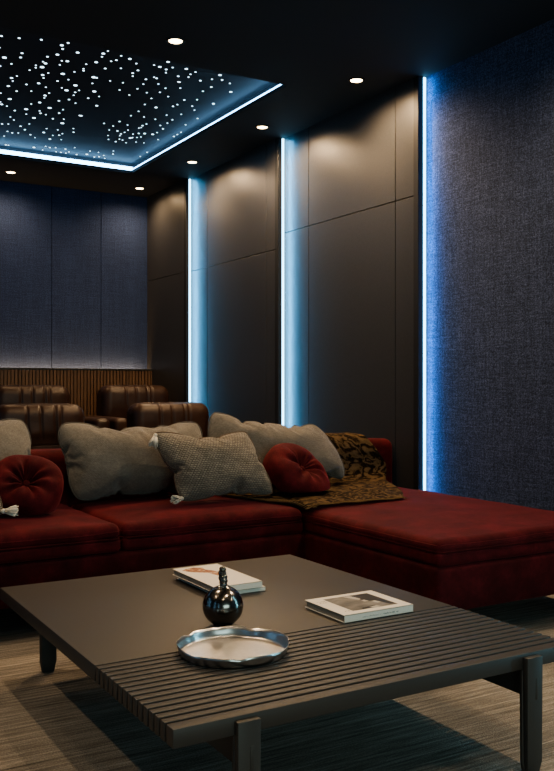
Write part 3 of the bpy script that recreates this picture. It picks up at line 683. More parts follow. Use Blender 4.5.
-1 -8 -625 10 19 25 25 25 29 31 30 32 31 30 30 29 28 29 29 29 28 28 17 21 22 27 15 12 6 0 -7 -637 16 22 19 25 30 30 30 29 31 31 31 30 29 28 28 29 30 23 27 30 21 22 16 13 13 12 3 -8
-640 19 16 22 26 27 30 30 31 31 31 30 30 29 28 29 29 29 28 29 17 24 18 4 14 14 14 20 -10 -638 16 18 22 26 27 30 30 31 31 31 30 30 29 28 28 29 29 30 28 24 12 17 24 16 13 13 1 -9
-632 20 12 22 26 27 29 31 30 32 30 30 30 29 28 28 29 29 30 27 28 24 20 18 12 9 3 -16 1 -611 9 21 18 25 27 29 30 31 31 31 30 30 28 28 28 29 29 29 27 29 24 24 18 -2 13 5 -4 -29 -592
15 18 20 24 26 30 30 31 31 30 30 30 28 29 27 29 29 29 29 27 25 23 21 9 -10 -1 0 13 -617 13 16 22 22 25 30 30 31 31 30 30 29 29 27 28 29 29 29 29 23 23 28 21 18 7 3 1 -18 -588 4 5
24 28 20 19 31 30 31 30 30 29 28 28 28 28 29 29 29 28 25 13 20 25 13 3 3 -1 -601 23 -8 26 6 20 32 27 27 30 30 30 29 28 28 28 28 28 29 29 29 28 22 15 15 4 -9 4 24 -593 -3 24 2 14 29
17 28 31 31 30 30 29 28 28 27 28 28 29 29 28 29 26 4 8 9 20 11 -8 -606 -1 21 22 19 12 27 31 30 31 29 30 29 28 28 27 28 28 28 28 29 28 27 23 14 12 13 4 -34 -617 11 16 20 20 28 30 31
30 30 30 29 29 29 27 28 27 28 28 28 27 28 26 24 21 15 13 9 -18 -655 20 10 21 26 29 30 30 30 30 30 29 29 28 27 28 28 27 27 27 28 27 26 24 22 18 15 9 -10 -673 16 18 24 27 29 30 30 30
29 29 29 29 27 28 27 28 25 29 26 27 27 26 25 23 19 17 10 -3 -688 19 22 23 28 29 30 30 29 30 29 28 26 28 28 27 28 27 23 29 26 26 27 25 24 21 17 12 2 -696 21 21 27 27 29 30 29 30 29
29 28 23 27 28 27 28 21 27 29 25 25 27 26 26 21 19 8 13 -701 22 22 27 28 29 29 30 29 28 28 23 28 25 27 27 27 28 17 24 28 26 26 27 26 26 17 16 10 -698 21 26 25 28 29 29 29 29 24 25
28 24 28 27 24 24 11 26 27 26 27 27 26 26 25 27 16 12 -692 23 24 27 27 28 28 29 29 23 23 27 27 26 26 12 19 24 17 26 27 27 27 26 26 26 23 27 12 -674 20 24 25 26 27 27 28 28 28 27 28
25 7 3 20 22 23 23 25 25 26 27 26 26 25 25 23 20 -660 25 26 28 31 24 26 27 28 28 28 28 28 17 27 0 25 24 28 29 30 28 26 29 28 27 26 -677 16 25 29 25 30 24 27 27 28 28 29 28 18 16 17
28 29 26 30 30 29 30 30 29 29 24 -686 17 17 25 28 23 27 28 27 27 28 28 29 25 11 25 28 29 30 30 30 31 31 31 30 28 25 -687 8 21 19 25 26 26 26 26 26 26 28 26 24 25 29 26 30 31 31 31
31 31 31 30 28 26 -679 6 5 22 24 25 25 26 26 25 25 24 28 28 28 29 30 30 31 31 31 32 31 31 31 28 25 -689 10 10 19 24 24 26 25 25 26 26 26 28 27 29 29 30 30 31 32 31 32 32 31 30 28
25 -690 10 13 17 22 23 26 26 26 26 26 27 27 28 28 29 30 31 31 31 32 32 32 31 30 27 25 -683 6 13 15 21 23 25 25 27 26 27 27 28 27 28 29 30 31 31 32 32 32 32 30 30 26 25 -674 4 10 14
19 22 25 26 27 27 27 27 27 28 28 29 29 31 31 32 33 32 31 30 29 26 23 -659 1 7 10 18 21 25 26 27 27 27 28 28 27 27 29 30 30 32 32 32 32 30 30 28 24 22 -639 -3 4 7 15 19 24 27 27 28
28 27 28 27 28 29 30 31 28 33 32 32 29 29 26 18 26 -618 11 1 1 -1 23 16 27 28 28 28 28 27 27 29 28 29 30 29 33 32 30 28 27 27 26 14 -579 -15 -7 4 8 12 19 27 28 29 28 28 28 27 29 30
29 30 24 32 22 32 27 24 24 22 3 -552 6 -16 17 9 -1 22 16 29 29 28 29 28 27 29 29 29 31 20 29 33 13 21 22 22 23 36 -568 -7 11 -6 11 20 8 25 27 29 28 28 29 28 29 29 29 30 22 32 32 31
22 23 24 23 18 -602 -1 5 8 13 16 25 25 24 29 28 28 29 28 29 30 29 30 22 33 31 33 27 24 24 21 -5 -589 0 6 9 14 19 20 25 26 28 28 29 29 27 29 29 30 30 24 33 32 30 30 28 24 21 8 -610
0 7 9 15 18 21 25 26 28 28 28 29 28 29 29 30 26 29 33 33 31 29 28 25 16 21 -622 0 7 10 15 18 23 23 26 28 28 28 29 27 29 29 30 30 29 31 32 32 28 30 25 21 17 -625 -1 7 11 15 20 20 24
26 28 28 28 29 27 29 29 28 29 29 31 33 33 34 25 25 24 19 -625 -5 5 15 14 15 24 23 26 28 28 28 29 27 29 29 30 30 26 33 33 33 20 26 27 27 29 -633 4 1 11 14 19 22 25 26 27 28 28 29 27
29 28 29 30 31 31 33 25 33 30 26 24 19 -628 1 3 11 14 22 18 26 26 28 27 29 28 27 29 29 29 29 30 33 33 31 31 18 21 31 19 -621 0 3 9 17 16 22 26 26 28 28 28 28 27 29 28 30 30 29 32
33 34 31 26 24 -2 25 -607 5 2 5 13 19 28 25 23 28 28 28 27 28 29 28 29 30 30 33 33 31 33 29 25 11 -8 -590 -2 5 11 13 26 13 26 26 29 28 28 27 27 29 28 29 30 31 32 33 32 29 32 28 21
10 -608 6 -8 16 19 -2 21 28 27 29 27 28 27 27 29 28 28 31 31 32 32 33 30 29 25 24 20 -599 11 -17 19 -8 8 24 27 28 28 27 28 27 27 27 29 29 30 31 32 33 25 32 30 17 25 32 -580 -25 12
-12 2 16 25 28 27 28 27 28 27 27 27 28 30 30 31 32 32 30 22 28 33 25 20 -602 -16 0 1 13 22 27 27 27 27 27 27 27 27 27 29 29 30 31 31 33 32 29 26 21 18 6 -596 3 -10 9 19 23 24 27 27
27 26 27 27 27 27 29 29 30 31 31 32 32 31 12 21 21 28 -621 -4 7 13 21 23 25 26 26 26 27 26 27 26 28 28 29 30 31 31 32 32 32 26 23 23 23 -644 2 10 16 20 24 25 26 25 26 25 27 26 27
27 28 30 29 31 31 31 32 29 31 27 24 15 -648 6 13 17 22 24 25 27 24 24 25 27 26 26 27 28 30 29 30 31 31 31 32 30 28 26 21 -655 4 18 13 24 25 25 25 25 29 20 27 26 26 26 26 29 29 30
31 30 32 31 31 28 27 23 -663 15 9 23 23 26 26 25 26 26 28 24 26 26 27 27 16 29 30 30 31 30 31 31 29 28 23 -659 5 23 21 26 26 26 27 27 28 28 29 20 27 26 13 20 27 29 30 29 31 30 30
30 27 24 -664 21 19 26 27 27 27 28 27 28 29 26 26 21 24 5 22 25 28 28 29 29 30 29 29 28 24 -656 23 26 26 28 29 26 27 28 29 28 28 26 20 1 19 19 24 26 27 28 28 28 28 28 26 25''',
 'p4': '''
4108 -26 -21 -17 -15 -12 -10 -8 -7 -6 -5 -4 -3 -2 -3 -1 -2 0 1 1 2 4 4 7 8 10 13 16 20 90 -25 -19 -17 -15 -10 -13 -10 -10 -7 -6 -5 -2 -1 2 -6 -3 -1 1 2 3 5 8 4 8 10 11 15 19 98 -24
-20 -17 -14 -13 -10 -8 -10 -7 -7 -5 -4 -2 0 -5 -1 -1 1 2 2 4 4 6 7 9 13 14 17 105 -22 -18 -18 -15 -12 -11 -9 -8 -7 -7 -5 -5 -4 -3 -2 -1 0 0 1 2 3 4 5 7 9 12 13 15 114 -20 -18 -16
-16 -14 -10 -10 -7 -7 -6 -6 -5 -4 -3 -2 -2 -1 0 0 1 3 3 4 7 9 12 11 14 121 -18 -17 -17 -13 -15 -12 -10 -8 -7 -6 -5 -5 -4 -3 -3 -3 -1 -1 -1 1 1 3 5 7 10 10 10 11 130 -17 -16 -15 -15
-14 -12 -10 -9 -7 -6 -5 -5 -5 -3 -4 -2 -3 -1 -1 -1 1 3 5 7 9 9 9 9 138 -17 -14 -14 -15 -14 -12 -11 -9 -8 -6 -5 -5 -4 -5 -3 -4 -3 -2 -2 -1 2 1 6 7 8 8 7 7 147 -15 -13 -14 -15 -14
-13 -11 -9 -7 -6 -6 -5 -5 -4 -4 -4 -3 -4 -3 -2 -1 5 5 1 11 8 6 5 152 -9 -14 -13 -14 -14 -13 -12 -10 -7 -5 -6 -5 -5 -4 -5 -4 -4 -4 -4 -2 -1 3 1 3 10 6 6 5 140 7 -22 -17 -8 -3 -10
-12 -12 -6 -6 -5 -6 -5 -4 -5 -5 -4 -4 -4 -4 0 0 1 1 -16 5 18 13 145 11 -17 -22 -2 -6 -10 -10 -11 -7 -5 -6 -5 -6 -4 -6 -4 -5 -5 -4 -4 0 -1 -6 1 -14 6 -1 21 154 -9 -8 -7 -7 -7 -6 -6
-7 -6 -6 -6 -6 -5 -5 -6 -5 -5 -5 -5 -4 -1 -3 -10 -6 -5 -4 4 15 173 -9 -8 -7 -7 -7 -6 -6 -7 -6 -7 -6 -5 -6 -6 -5 -5 -6 -5 -5 -5 -5 -6 -5 -6 -6 -6 -4 -11 214 -8 -8 -7 -7 -7 -6 -7 -6
-7 -6 -6 -6 -6 -6 -5 -6 -6 -6 -5 -5 -6 -5 -7 -6 -6 -7 -6 -11 222 -8 -8 -7 -7 -7 -7 -6 -7 -6 -7 -6 -6 -6 -6 -6 -6 -6 -6 -6 -5 -6 -7 -6 -7 -6 -7 -9 -10 229 -9 -7 -8 -7 -6 -7 -7 -7 -6
-7 -6 -7 -6 -6 -6 -6 -7 -6 -7 -7 -4 -9 -7 -13 0 -7 -8 -11 231 -4 -8 -7 -7 -7 -7 -7 -7 -6 -7 -7 -6 -7 -6 -6 -7 -7 -6 -7 -8 -7 -7 -8 -13 -8 0 -9 -10 235 -4 -7 -6 -7 -7 -7 -7 -7 -7 -7
-7 -6 -7 -7 -6 -7 -7 -7 -7 -8 -7 -8 -10 -11 -9 -13 2 -10 243 -7 -5 -6 -7 -7 -8 -7 -7 -7 -7 -7 -7 -7 -6 -7 -7 -7 -7 -8 -8 -10 -10 -10 -11 -11 -13 -3 -2 250 -6 -7 -7 -6 -7 -7 -7 -8
-7 -7 -7 -8 -7 -6 -7 -8 -7 -8 -8 -9 -8 -11 -10 -11 -13 -12 -14 2 263 -7 -7 -7 -6 -7 -8 -7 -8 -7 -8 -7 -7 -8 -7 -7 -7 -8 -8 -8 -9 -9 -11 -11 -12 -11 -14 -14 -15 286 -7 -7 -7 -7 -7
-8 -7 -8 -7 -8 -7 -8 -7 -7 -8 -7 -8 -9 -9 -8 -10 -11 -11 -12 -12 -14 -14 -16 292 -7 -6 -8 -7 -7 -8 -7 -8 -8 -8 -7 -8 -8 -7 -8 -7 -9 -9 -9 -9 -10 -10 -12 -12 -13 -14 -14 -17 299 -7
-7 -7 -8 -7 -8 -8 -7 -8 -8 -8 -8 -8 -7 -8 -8 -9 -9 -10 -9 -10 -11 -12 -12 -13 -14 -15 -17 304 -7 -7 -7 -7 -8 -8 -7 -8 -8 -8 -8 -8 -9 -7 -9 -8 -9 -9 -11 -8 -11 -12 -12 -12 -13 -15
-15 -17 308 -6 -7 -7 -7 -8 -7 -8 -8 -8 -8 -9 -8 -8 -9 -8 -9 -9 -9 -11 -14 -15 -17 -17 -18 -11 2 -12 -18 313 -4 -13 -7 -6 -7 -7 -6 -6 -8 -8 -9 -8 -9 -8 -9 -9 -10 -10 -11 -14 -17 -17
-17 -17 -14 -18 3 -11 318 -7 -11 -8 -6 -7 -6 -5 -5 -8 -9 -9 -8 -9 -9 -9 -10 -10 -10 -12 -14 -16 -17 -18 -18 -17 -16 -12 -1 326 -8 -7 -9 -6 -6 -6 -5 -6 -8 -8 -9 -9 -10 -9 -9 -10 -11
-10 -13 -14 -15 -18 -18 -18 -18 -17 -15 -11 343 -7 -9 -6 -6 -6 -6 -5 -8 -7 -8 -9 -9 -10 -9 -10 -11 -10 -12 -12 -14 -16 -17 -18 -18 -19 -19 -17 -11 333 5 -10 0 -5 -6 -5 -7 -6 -8 -9
-9 -9 -10 -10 -10 -10 -12 -12 -13 -14 -15 -17 -18 -19 -19 -20 -19 -10 337 -2 -3 1 -4 -5 -6 -6 -7 -8 -9 -9 -10 -10 -10 -11 -11 -12 -12 -13 -14 -15 -17 -18 -20 -24 -21 -14 -22 350
-10 8 0 -3 -7 -3 -6 -7 -9 -9 -9 -10 -10 -10 -11 -12 -12 -12 -14 -15 -15 -16 -18 -21 -23 -22 -24 -13 328 13 1 -1 6 -3 -4 -6 -8 -8 -9 -10 -10 -11 -10 -11 -12 -13 -13 -13 -16 -16 -17
-17 -20 -23 -24 -24 -23 334 18 -2 3 6 0 -3 -7 -8 -9 -9 -10 -10 -10 -11 -11 -12 -13 -13 -14 -15 -18 -19 -19 -18 -21 -24 -25 -25 333 10 7 5 5 6 -5 -7 -8 -9 -9 -9 -11 -11 -11 -11 -12
-13 -14 -14 -16 -15 -19 -19 -22 -22 -22 -25 -28 333 12 8 7 2 1 1 -7 -8 -8 -9 -9 -10 -10 -11 -12 -12 -13 -14 -15 -15 -17 -17 -19 -21 -23 -25 -25 -29 330 15 8 6 6 2 -4 -7 -5 -8 -7
-10 -11 -9 -11 -12 -13 -14 -16 -13 -15 -16 -17 -19 -21 -22 -24 -27 -30 324 18 11 7 2 -4 2 -4 -6 -8 -11 -5 -9 -10 -11 -12 -14 -14 -15 -17 -13 -15 -17 -19 -21 -22 -24 -26 -31 316 18
12 8 4 1 -2 -4 -6 -7 -8 -9 -10 -10 -12 -12 -12 -14 -13 -15 -15 -16 -17 -19 -20 -22 -24 -27 -29 -1168 -12 -21 -17 -14 -12 -10 -8 -6 -6 -5 -5 -3 -1 0 5 -6 -2 1 2 4 6 7 9 10 12 14 96
-22 -11 -18 -14 -12 -10 -8 -7 -6 -6 -4 -3 -2 1 -5 -1 0 1 2 4 5 7 8 9 12 15 102 -19 -19 -12 -15 -11 -10 -9 -7 -6 -6 -4 -5 -3 -2 -2 0 0 0 2 3 5 6 7 11 12 14 109 -19 -17 -17 -13 -11
-9 -8 -8 -6 -6 -5 -4 -3 -3 -2 -1 -1 0 1 3 4 5 9 11 12 11 118 -19 -17 -16 -14 -13 -9 -9 -7 -6 -6 -5 -4 -4 -3 -3 -2 -1 -1 1 1 4 8 9 10 11 10 125 -18 -16 -16 -15 -13 -10 -9 -7 -6 -6
-5 -4 -4 -4 -3 -3 -2 -2 -1 2 7 6 9 10 9 9 132 -16 -17 -15 -15 -13 -12 -10 -7 -6 -5 -5 -5 -4 -4 -4 -3 -3 -3 2 2 2 9 8 9 8 7 128 -9 -12 -13 -15 -14 -13 -10 -6 -6 -5 -5 -5 -4 -5 -4 -3
-4 -3 -2 -1 2 10 10 8 7 6 136 -16 -14 -5 -12 -13 -13 -12 -6 -6 -5 -6 -5 -4 -5 -4 -4 -4 -2 -3 -1 1 4 11 8 7 5 144 -17 -13 -7 -12 -11 -15 -8 -6 -6 -6 -5 -5 -5 -5 -4 -4 -4 -3 -3 -2 -1
1 8 10 5 3 151 -11 -13 -15 -12 -10 -8 -8 -6 -7 -5 -6 -5 -6 -4 -5 -4 -4 -3 -3 -3 -2 -2 1 13 -8 -11 173 4 -18 -9 -14 -8 -8 -7 -7 -7 -6 -6 -5 -6 -4 -5 -5 -5 -4 -2 -3 -3 -3 -6 -4 -4 -1
183 -8 -8 -8 -8 -8 -8 -7 -7 -7 -6 -7 -5 -5 -5 -5 -6 -5 -4 -4 -5 -5 0 -5 -7 -6 -7 198 -8 -8 -8 -8 -8 -8 -7 -8 -7 -6 -6 -6 -6 -5 -5 -5 -6 -5 -5 -5 -5 -4 -3 -6 -7 -8 205 -8 -8 -8 -8
-8 -8 -8 -7 -7 -7 -7 -6 -5 -6 -5 -6 -5 -6 -6 -5 -5 -5 -4 -5 -8 -8 211 -8 -8 -8 -9 -8 -8 -8 -7 -7 -7 -7 -6 -6 -6 -6 -5 -6 -6 -6 -6 -6 -5 -5 -5 -8 -9 213 -4 -8 -8 -9 -8 -8 -8 -8 -7
-7 -7 -6 -6 -6 -6 -6 -7 -6 -6 -6 -7 -5 -6 -6 -7 -10 217 -4 -9 -8 -8 -7 -8 -8 -7 -7 -8 -7 -6 -7 -6 -7 -7 -6 -6 -6 -7 -8 -16 -11 -11 -5 7 224 -8 -8 -7 -8 -7 -7 -7 -8 -7 -8 -7 -7 -7
-7 -6 -7 -9 -4 -7 -13 -10 -9 -15 -10 -3 -10 248 -9 -8 -8 -7 -7 -8 -7 -8 -8 -7 -8 -7 -7 -7 -7 -8 -8 -7 -9 -9 -15 -9 -10 -11 -11 -10 261 -9 -8 -8 -7 -8 -8 -7 -8 -8 -8 -7 -8 -7 -8 -7
-9 -8 -11 -9 -10 -10 -10 -10 -11 -11 -11 267 -8 -9 -8 -8 -8 -7 -8 -8 -8 -8 -8 -8 -7 -8 -8 -9 -9 -10 -9 -10 -10 -11 -10 -11 -11 -12 273 -9 -8 -9 -8 -8 -8 -8 -8 -8 -8 -8 -8 -8 -8 -8
-9 -9 -10 -10 -10 -11 -10 -11 -11 -12 -12 278 -8 -9 -8 -9 -8 -8 -8 -8 -8 -9 -8 -8 -8 -8 -9 -9 -10 -10 -10 -10 -11 -11 -11 -11 -12 -13 284 -9 -9 -8 -8 -9 -8 -8 -8 -8 -9 -8 -9 -8 -8
-9 -10 -9 -10 -11 -11 -11 -11 -11 -12 -13 -13 288 -8 -8 -9 -8 -8 -8 -9 -8 -8 -9 -8 -9 -8 -9 -9 -10 -10 -10 -11 -11 -13 -10 -12 -12 -13 -13 292 -8 -8 -8 -8 -8 -9 -8 -8 -9 -9 -8 -9
-9 -9 -9 -10 -10 -11 -12 -11 -13 -18 -17 -4 -11 -18 302 -8 -7 -8 -8 -8 -8 -8 -9 -8 -9 -9 -9 -9 -9 -10 -9 -11 -11 -12 -12 -14 -19 -17 -13 -4 -16 306 -7 -7 -8 -8 -8 -8 -8 -9 -8 -9 -9
-10 -9 -9 -10 -10 -11 -11 -13 -17 -17 -13 -17 -19 -5 -11 312 -7 -7 -7 -7 -8 -8 -9 -8 -9 -9 -10 -9 -10 -9 -10 -11 -11 -12 -15 -15 -16 -17 -16 -19 -20 2 312 -3 -4 -7 -7 -8 -8 -8 -9
-9 -9 -10 -9 -10 -10 -11 -11 -11 -13 -14 -15 -17 -18 -17 -18 -20 -20 318 -5 10 0 -9 -4 -8 -8 -9 -9 -10 -10 -10 -10 -10 -11 -12 -12 -13 -14 -15 -16 -18 -19 -18 -21 -20 312 1 6 -1 2
-9 -3 -8 -9 -10 -9 -11 -10 -10 -11 -12 -11 -13 -13 -15 -15 -16 -18 -19 -21 -18 -22 307 8 0 7 0 -7 -2 -8 -9 -10 -10 -10 -11 -10 -11 -12 -13 -13 -13 -15 -17 -16 -20 -15 -21 -23 -21
311 1 3 3 3 2 -4 -8 -9 -10 -9 -11 -10 -11 -12 -12 -12 -14 -14 -15 -16 -19 -18 -22 -14 -25 -22 309 5 5 4 2 0 -5 -7 -8 -9 -9 -11 -10 -11 -11 -13 -13 -13 -15 -15 -17 -16 -21 -22 -22
-18 -27 314 6 6 5 1 -2 -4 -6 -8 -8 -10 -9 -11 -11 -11 -13 -13 -14 -15 -16 -16 -18 -18 -22 -23 -24 -23 311 9 8 2 1 -2 -4 -6 -7 -8 -11 -9 -9 -10 -12 -12 -14 -16 -13 -16 -17 -18 -19
-20 -22 -25 -27 311 11 2 6 2 -1 -4 -5 -8 -11 -8 -10 -9 -8 -11 -12 -13 -15 -17 -19 -14 -17 -19 -21 -22 -25 -26 7926 3 6 7 6 7 7 7 7 7 8 7 7 7 7 7 7 7 7 7 7 7 8 7 6 7 6 6 5 -189 -22
5 6 5 8 3 4 3 5 6 7 8 10 12 2 5 7 8 9 9 11 12 7 9 9 7 8 30 -192 -15 -19 2 3 3 6 6 3 4 5 6 7 8 10 4 7 8 9 10 10 10 10 11 11 11 15 14 34 -192 -23 -8 -17 0 2 2 4 5 5 5 6 5 6 7 8 9 8 9
10 10 10 12 12 13 15 17 26 34 -190 -27 -17 -8 -13 -2 3 3 5 4 6 5 6 7 6 8 7 9 9 10 10 11 12 13 15 17 27 24 38 -185 -31 -20 -15 -5 -9 -4 2 3 5 5 6 6 6 7 7 7 8 9 10 10 11 13 16 18 25
24 28 40 -178 -33 -24 -18 -13 -9 -3 -1 2 5 5 5 6 7 6 7 7 7 9 10 9 12 14 18 21 26 28 31 41 -171 -31 -29 -22 -17 -13 -5 -3 2 2 6 6 6 6 6 6 7 7 7 9 11 15 13 20 25 28 31 32 42 -163 -39
-25 -23 -20 -16 -9 -5 0 4 5 6 6 6 6 6 7 6 7 8 8 12 22 28 32 20 31 33 43 -153 -43 -24 -23 -23 -21 -13 -8 -3 4 7 5 7 6 6 6 6 6 7 7 9 15 31 31 15 30 33 33 42 -142 -41 -12 -19 -27 -31
-20 -17 -10 6 7 7 6 6 6 6 5 7 6 7 10 20 25 32 32 26 33 26 39 -137 -32 -27 -26 -14 -18 -21 -21 -23 4 8 5 8 4 7 4 7 5 7 7 11 24 28 32 32 23 30 35 33 -134 -41 -29 -28 -20 -19 -18 -17
-8 1 5 5 6 6 5 6 5 6 6 9 11 30 29 20 29 32 34 33 31 -128 -44 -29 -26 -22 -20 -16 -14 -4 -7 3 4 6 5 6 4 7 4 9 10 18 15 26 28 31 32 34 36 39 -138 -42 -28 -23 -25 -20 -15 -10 -11 -4 1
3 5 4 6 4 6 5 8 13 16 19 24 28 32 31 34 34 44 -139 -42 -28 -26 -22 -19 -15 -12 -8 -5 0 2 4 3 6 4 6 6 10 18 10 19 24 27 30 34 34 35 43 -138 -42 -28 -27 -20 -19 -14 -13 -6 -6 -1 0 4
3 5 4 7 6 11 13 23 12 29 25 31 27 34 36 44 -135 -43 -30 -27 -19 -21 -13 -11 -8 -4 -2 0 3 2 5 4 7 7 11 16 15 26 17 32 26 33 28 35 44 -136 -34 -32 -31 -21 -18 -13 -12 -6 -5 -1 -1 2 3
4 4 7 8 11 12 17 22 24 27 28 31 32 32 44 -133 -39 -29 -28 -22 -16 -15 -10 -8 -4 -2 -1 2 2 4 4 7 8 11 13 18 26 26 27 27 27 33 27 42 -129 -39 -24 -25 -26 -22 -13 -11 -6 -5 -1 -1 2 2
3 4 6 8 16 11 21 19 25 27 28 31 32 33 31 -123 -38 -31 -23 -21 -24 -13 -11 -6 -5 -2 0 2 2 3 3 6 8 12 16 19 21 25 27 29 30 31 33 40 -135 -36 -30 -25 -22 -16 -14 -13 -8 -4 -2 0 2 2 4
3 5 7 12 21 17 20 25 25 29 30 32 32 40 -135 -37 -28 -23 -23 -18 -14 -11 -9 -4 -2 1 2 3 3 3 5 6 17 12 23 21 21 26 29 30 31 32 38 -133 -37 -26 -26 -20 -19 -14 -10 -10 -4 -2 2 2 4 3 5
2 6 12 20 13 23 25 27 27 30 31 32 39 -134 -37 -29 -22 -20 -17 -16 -12 -8 -3 -1 2 3 4 3 5 3 6 6 12 22 24 26 27 27 28 31 32 38 -133 -42 -25 -19 -18 -18 -16 -16 -4 -4 0 3 3 5 4 4 5 5
6 9 26 26 25 25 25 28 27 31 37 -130 -38 -12 -19 -19 -19 -17 -18 -20 0 3 4 4 5 5 4 5 6 7 11 15 23 25 26 27 30 29 26 37 -130 -30 -28 -21 -19 -17 -17 -13 -12 2 2 5 5 5 5 5 6 6 7 11 14
19 23 25 26 28 30 27 32 -124 -40 -21 -25 -19 -16 -9 -13 -6 -1 3 5 5 6 5 6 6 7 8 10 13 17 20 23 26 27 29 28 32 -128 -39 -27 -21 -17 -14 -10 -7 1 -4 1 7 5 6 6 6 7 7 8 10 11 15 19 20
26 25 27 28 31 -123 -39 -25 -30 -15 -11 -7 -2 -5 1 3 6 6 6 6 6 7 8 8 9 11 13 17 18 23 25 26 28 27 -116 -37 -24 -28 -20 -11 -6 -3 0 1 5 6 7 7 6 7 7 7 9 9 10 11 13 17 24 22 25 25 34
-119 -33 -26 -24 -22 -4 -16 0 2 4 5 7 6 6 7 6 8 7 8 9 10 11 12 14 23 20 24 23 32 -126 -33 -1 -22 -27 -18 -8 1 3 5 6 7 7 7 7 7 7 7 8 8 12 10 12 12 14 23 21 23 30 -129 -18 -24 -18 -7
-25 -5 3 6 6 6 7 7 6 6 7 7 7 8 7 9 13 13 13 11 14 21 22 30 -134 -32 -17 -14 -11 -8 1 6 6 7 6 6 7 7 6 7 6 7 8 7 8 8 11 12 16 13 13 20 31 -138 -30 -17 -6 0 0 -5 6 6 6 6 5 7 5 6 7 7 6
7 7 7 8 8 10 10 13 16 14 31 -140 -30 -1 -2 -5 0 5 8 3 5 4 6 8 4 6 6 7 7 8 4 6 6 7 8 8 9 9 14 30 -139 -28 4 3 5 8 0 5 5 6 8 2 4 4 6 7 7 6 7 7 3 4 5 6 7 6 7 6 29 -137 4 5 5 5 5 5 5 5
5 5 4 5 4 5 5 4 5 5 5 5 5 6 5 5 5 5 5 4 -143 0 12 10 10 10 9 8 8 8 8 9 7 6 6 3 11 9 8 7 6 4 5 4 5 5 6 -185 23 4 15 11 11 10 10 9 9 8 8 8 7 4 10 7 7 7 5 5 4 4 4 4 1 -9 -179 19 24 8
15 12 11 10 10 9 8 9 8 8 8 6 6 7 6 5 5 4 2 3 -2 -10 -11 -175 24 20 23 13 12 11 10 10 9 9 9 8 8 7 7 7 6 6 6 4 3 2 -3 -8 -12 -19 -167 26 24 21 19 15 12 11 10 9 9 9 8 8 7 7 7 7 7 5 5
1 -5 -8 -11 -15 -19 -165 28 26 24 20 18 14 12 9 9 9 8 8 8 8 8 7 8 7 7 2 -8 -4 -10 -16 -17 -21 -160 29 28 26 23 19 17 13 10 8 9 8 8 8 8 8 8 8 7 -5 -2 8 -12 -16 -18 -20 -22 -163 32
31 30 26 23 19 14 9 8 8 8 8 8 8 8 8 8 7 2 1 -27 -8 -12 -16 -20 -24 -149 20 30 32 29 27 15 26 8 8 8 8 8 8 7 8 8 7 5 2 -1 -22 -31 -7 -12 -21 -25 -147 29 31 23 30 29 27 20 9 8 8 8 8 8
8 7 7 6 3 2 -3 -14 -28 -32 -5 -23 -26 -130 25 28 28 30 29 25 18 11 11 7 10 7 9 6 7 7 5 -2 3 -8 -3 -22 -30 -32 -30 -27 -113 31 28 30 30 27 22 18 13 12 9 9 8 8 2 7 7 8 3 -4 -7 -8 -11
-22 -31 -32 -33 -126 33 32 31 27 26 21 20 14 13 9 11 8 1 8 6 9 4 4 -14 -12 -10 -3 -16 -24 -29 -30 -139 33 32 31 28 26 20 21 16 13 10 10 8 -2 5 5 9 9 -2 1 -13 -14 -20 -7 -21 -28 -31
-139 33 32 31 27 28 22 19 16 14 10 11 7 -4 7 7 6 8 4 -2 -10 -16 -16 -23 -13 -28 -31 -139 33 32 31 29 24 23 23 15 14 10 10 6 -4 3 7 6 7 10 -2 -7 -13 -18 -20 -22 -27 -32 -135 30 32
30 29 29 23 20 15 14 10 9 8 -5 5 7 6 7 8 -2 -6 -10 -21 -23 -24 -26 -31 -137 29 32 30 30 29 29 18 15 13 11 8 8 -1 -4 4 5 8 14 0 -9 -15 -28 -24 -25 -24 -19 -133 32 31 31 29 28 24 20
16 13 11 7 9 -4 5 1 5 15 1 -2 -21 -16 -16 -6 -27 -34 -33 -118 32 31 30 29 27 21 23 16 14 11 6 8 2 -5 11 6 9 -12 -5 -6 3 -16 -20 -26 -27 -32 -130 33 31 30 27 25 25 20 16 15 11 8 7 2
-5 4 5 10 12 -5 -5 -13 -18 -21 -23 -26 -29 -135 32 31 30 27 25 21 22 17 14 11 10 8 -4 5 1 8 11 3 -2 -6 -12 -19 -18 -24 -26 -29 -135 32 30 30 25 27 22 20 16 14 11 11 8 -2 0 9 7 4 8
-2 -11 -7 -18 -19 -24 -26 -29 -136 32 31 29 26 25 21 20 16 14 11 10 7 5 -3 4 8 11 2 0 -6 -11 -17 -20 -24 -26 -29 -135 32 30 29 26 23 20 22 15 14 10 10 8 7 -2 8 6 6 4 0 -6 -16 -11
-20 -24 -26 -29 -135 32 30 27 26 25 20 19 14 13 11 9 8 7 4 2 6 9 4 -1 -3 -8 -20 -22 -22 -26 -29 -134 31 30 30 25 23 19 17 15 12 11 8 8 6 6 7 4 7 -1 -3 1 -10 -26 -22 -15 -24 -29
-128 30 30 28 25 22 20 16 14 11 10 8 7 7 6 6 7 4 4 0 -7 -10 -15 -25 -30 -15 -24 -129 30 29 28 25 22 19 15 14 10 10 7 7 5 6 6 6 6 2 0 -17 -13 -5 -11 -25 -32 -19 -124 29 29 27 25 21
19 15 12 10 7 7 6 5 6 5 5 5 4 -6 -1 -13 -20 -8 -14 -24 -30 -120 28 29 26 26 20 18 14 12 8 7 5 5 5 5 5 4 5 3 0 -2 -9 -14 -22 -9 -18 -24 -124 28 20 29 21 27 14 16 9 7 5 5 4 4 4 5 4 4
2 2 -1 -3 -11 -15 -23 -10 -22 -127 27 18 28 27 18 27 10 6 4 4 4 4 4 4 3 4 3 3 2 -1 -1 -4 -10 -15 -20 -22 -126 21 26 19 24 26 21 6 4 4 4 4 3 4 4 3 3 4 3 2 -3 0 -7 2 -14 -23 -19 -124
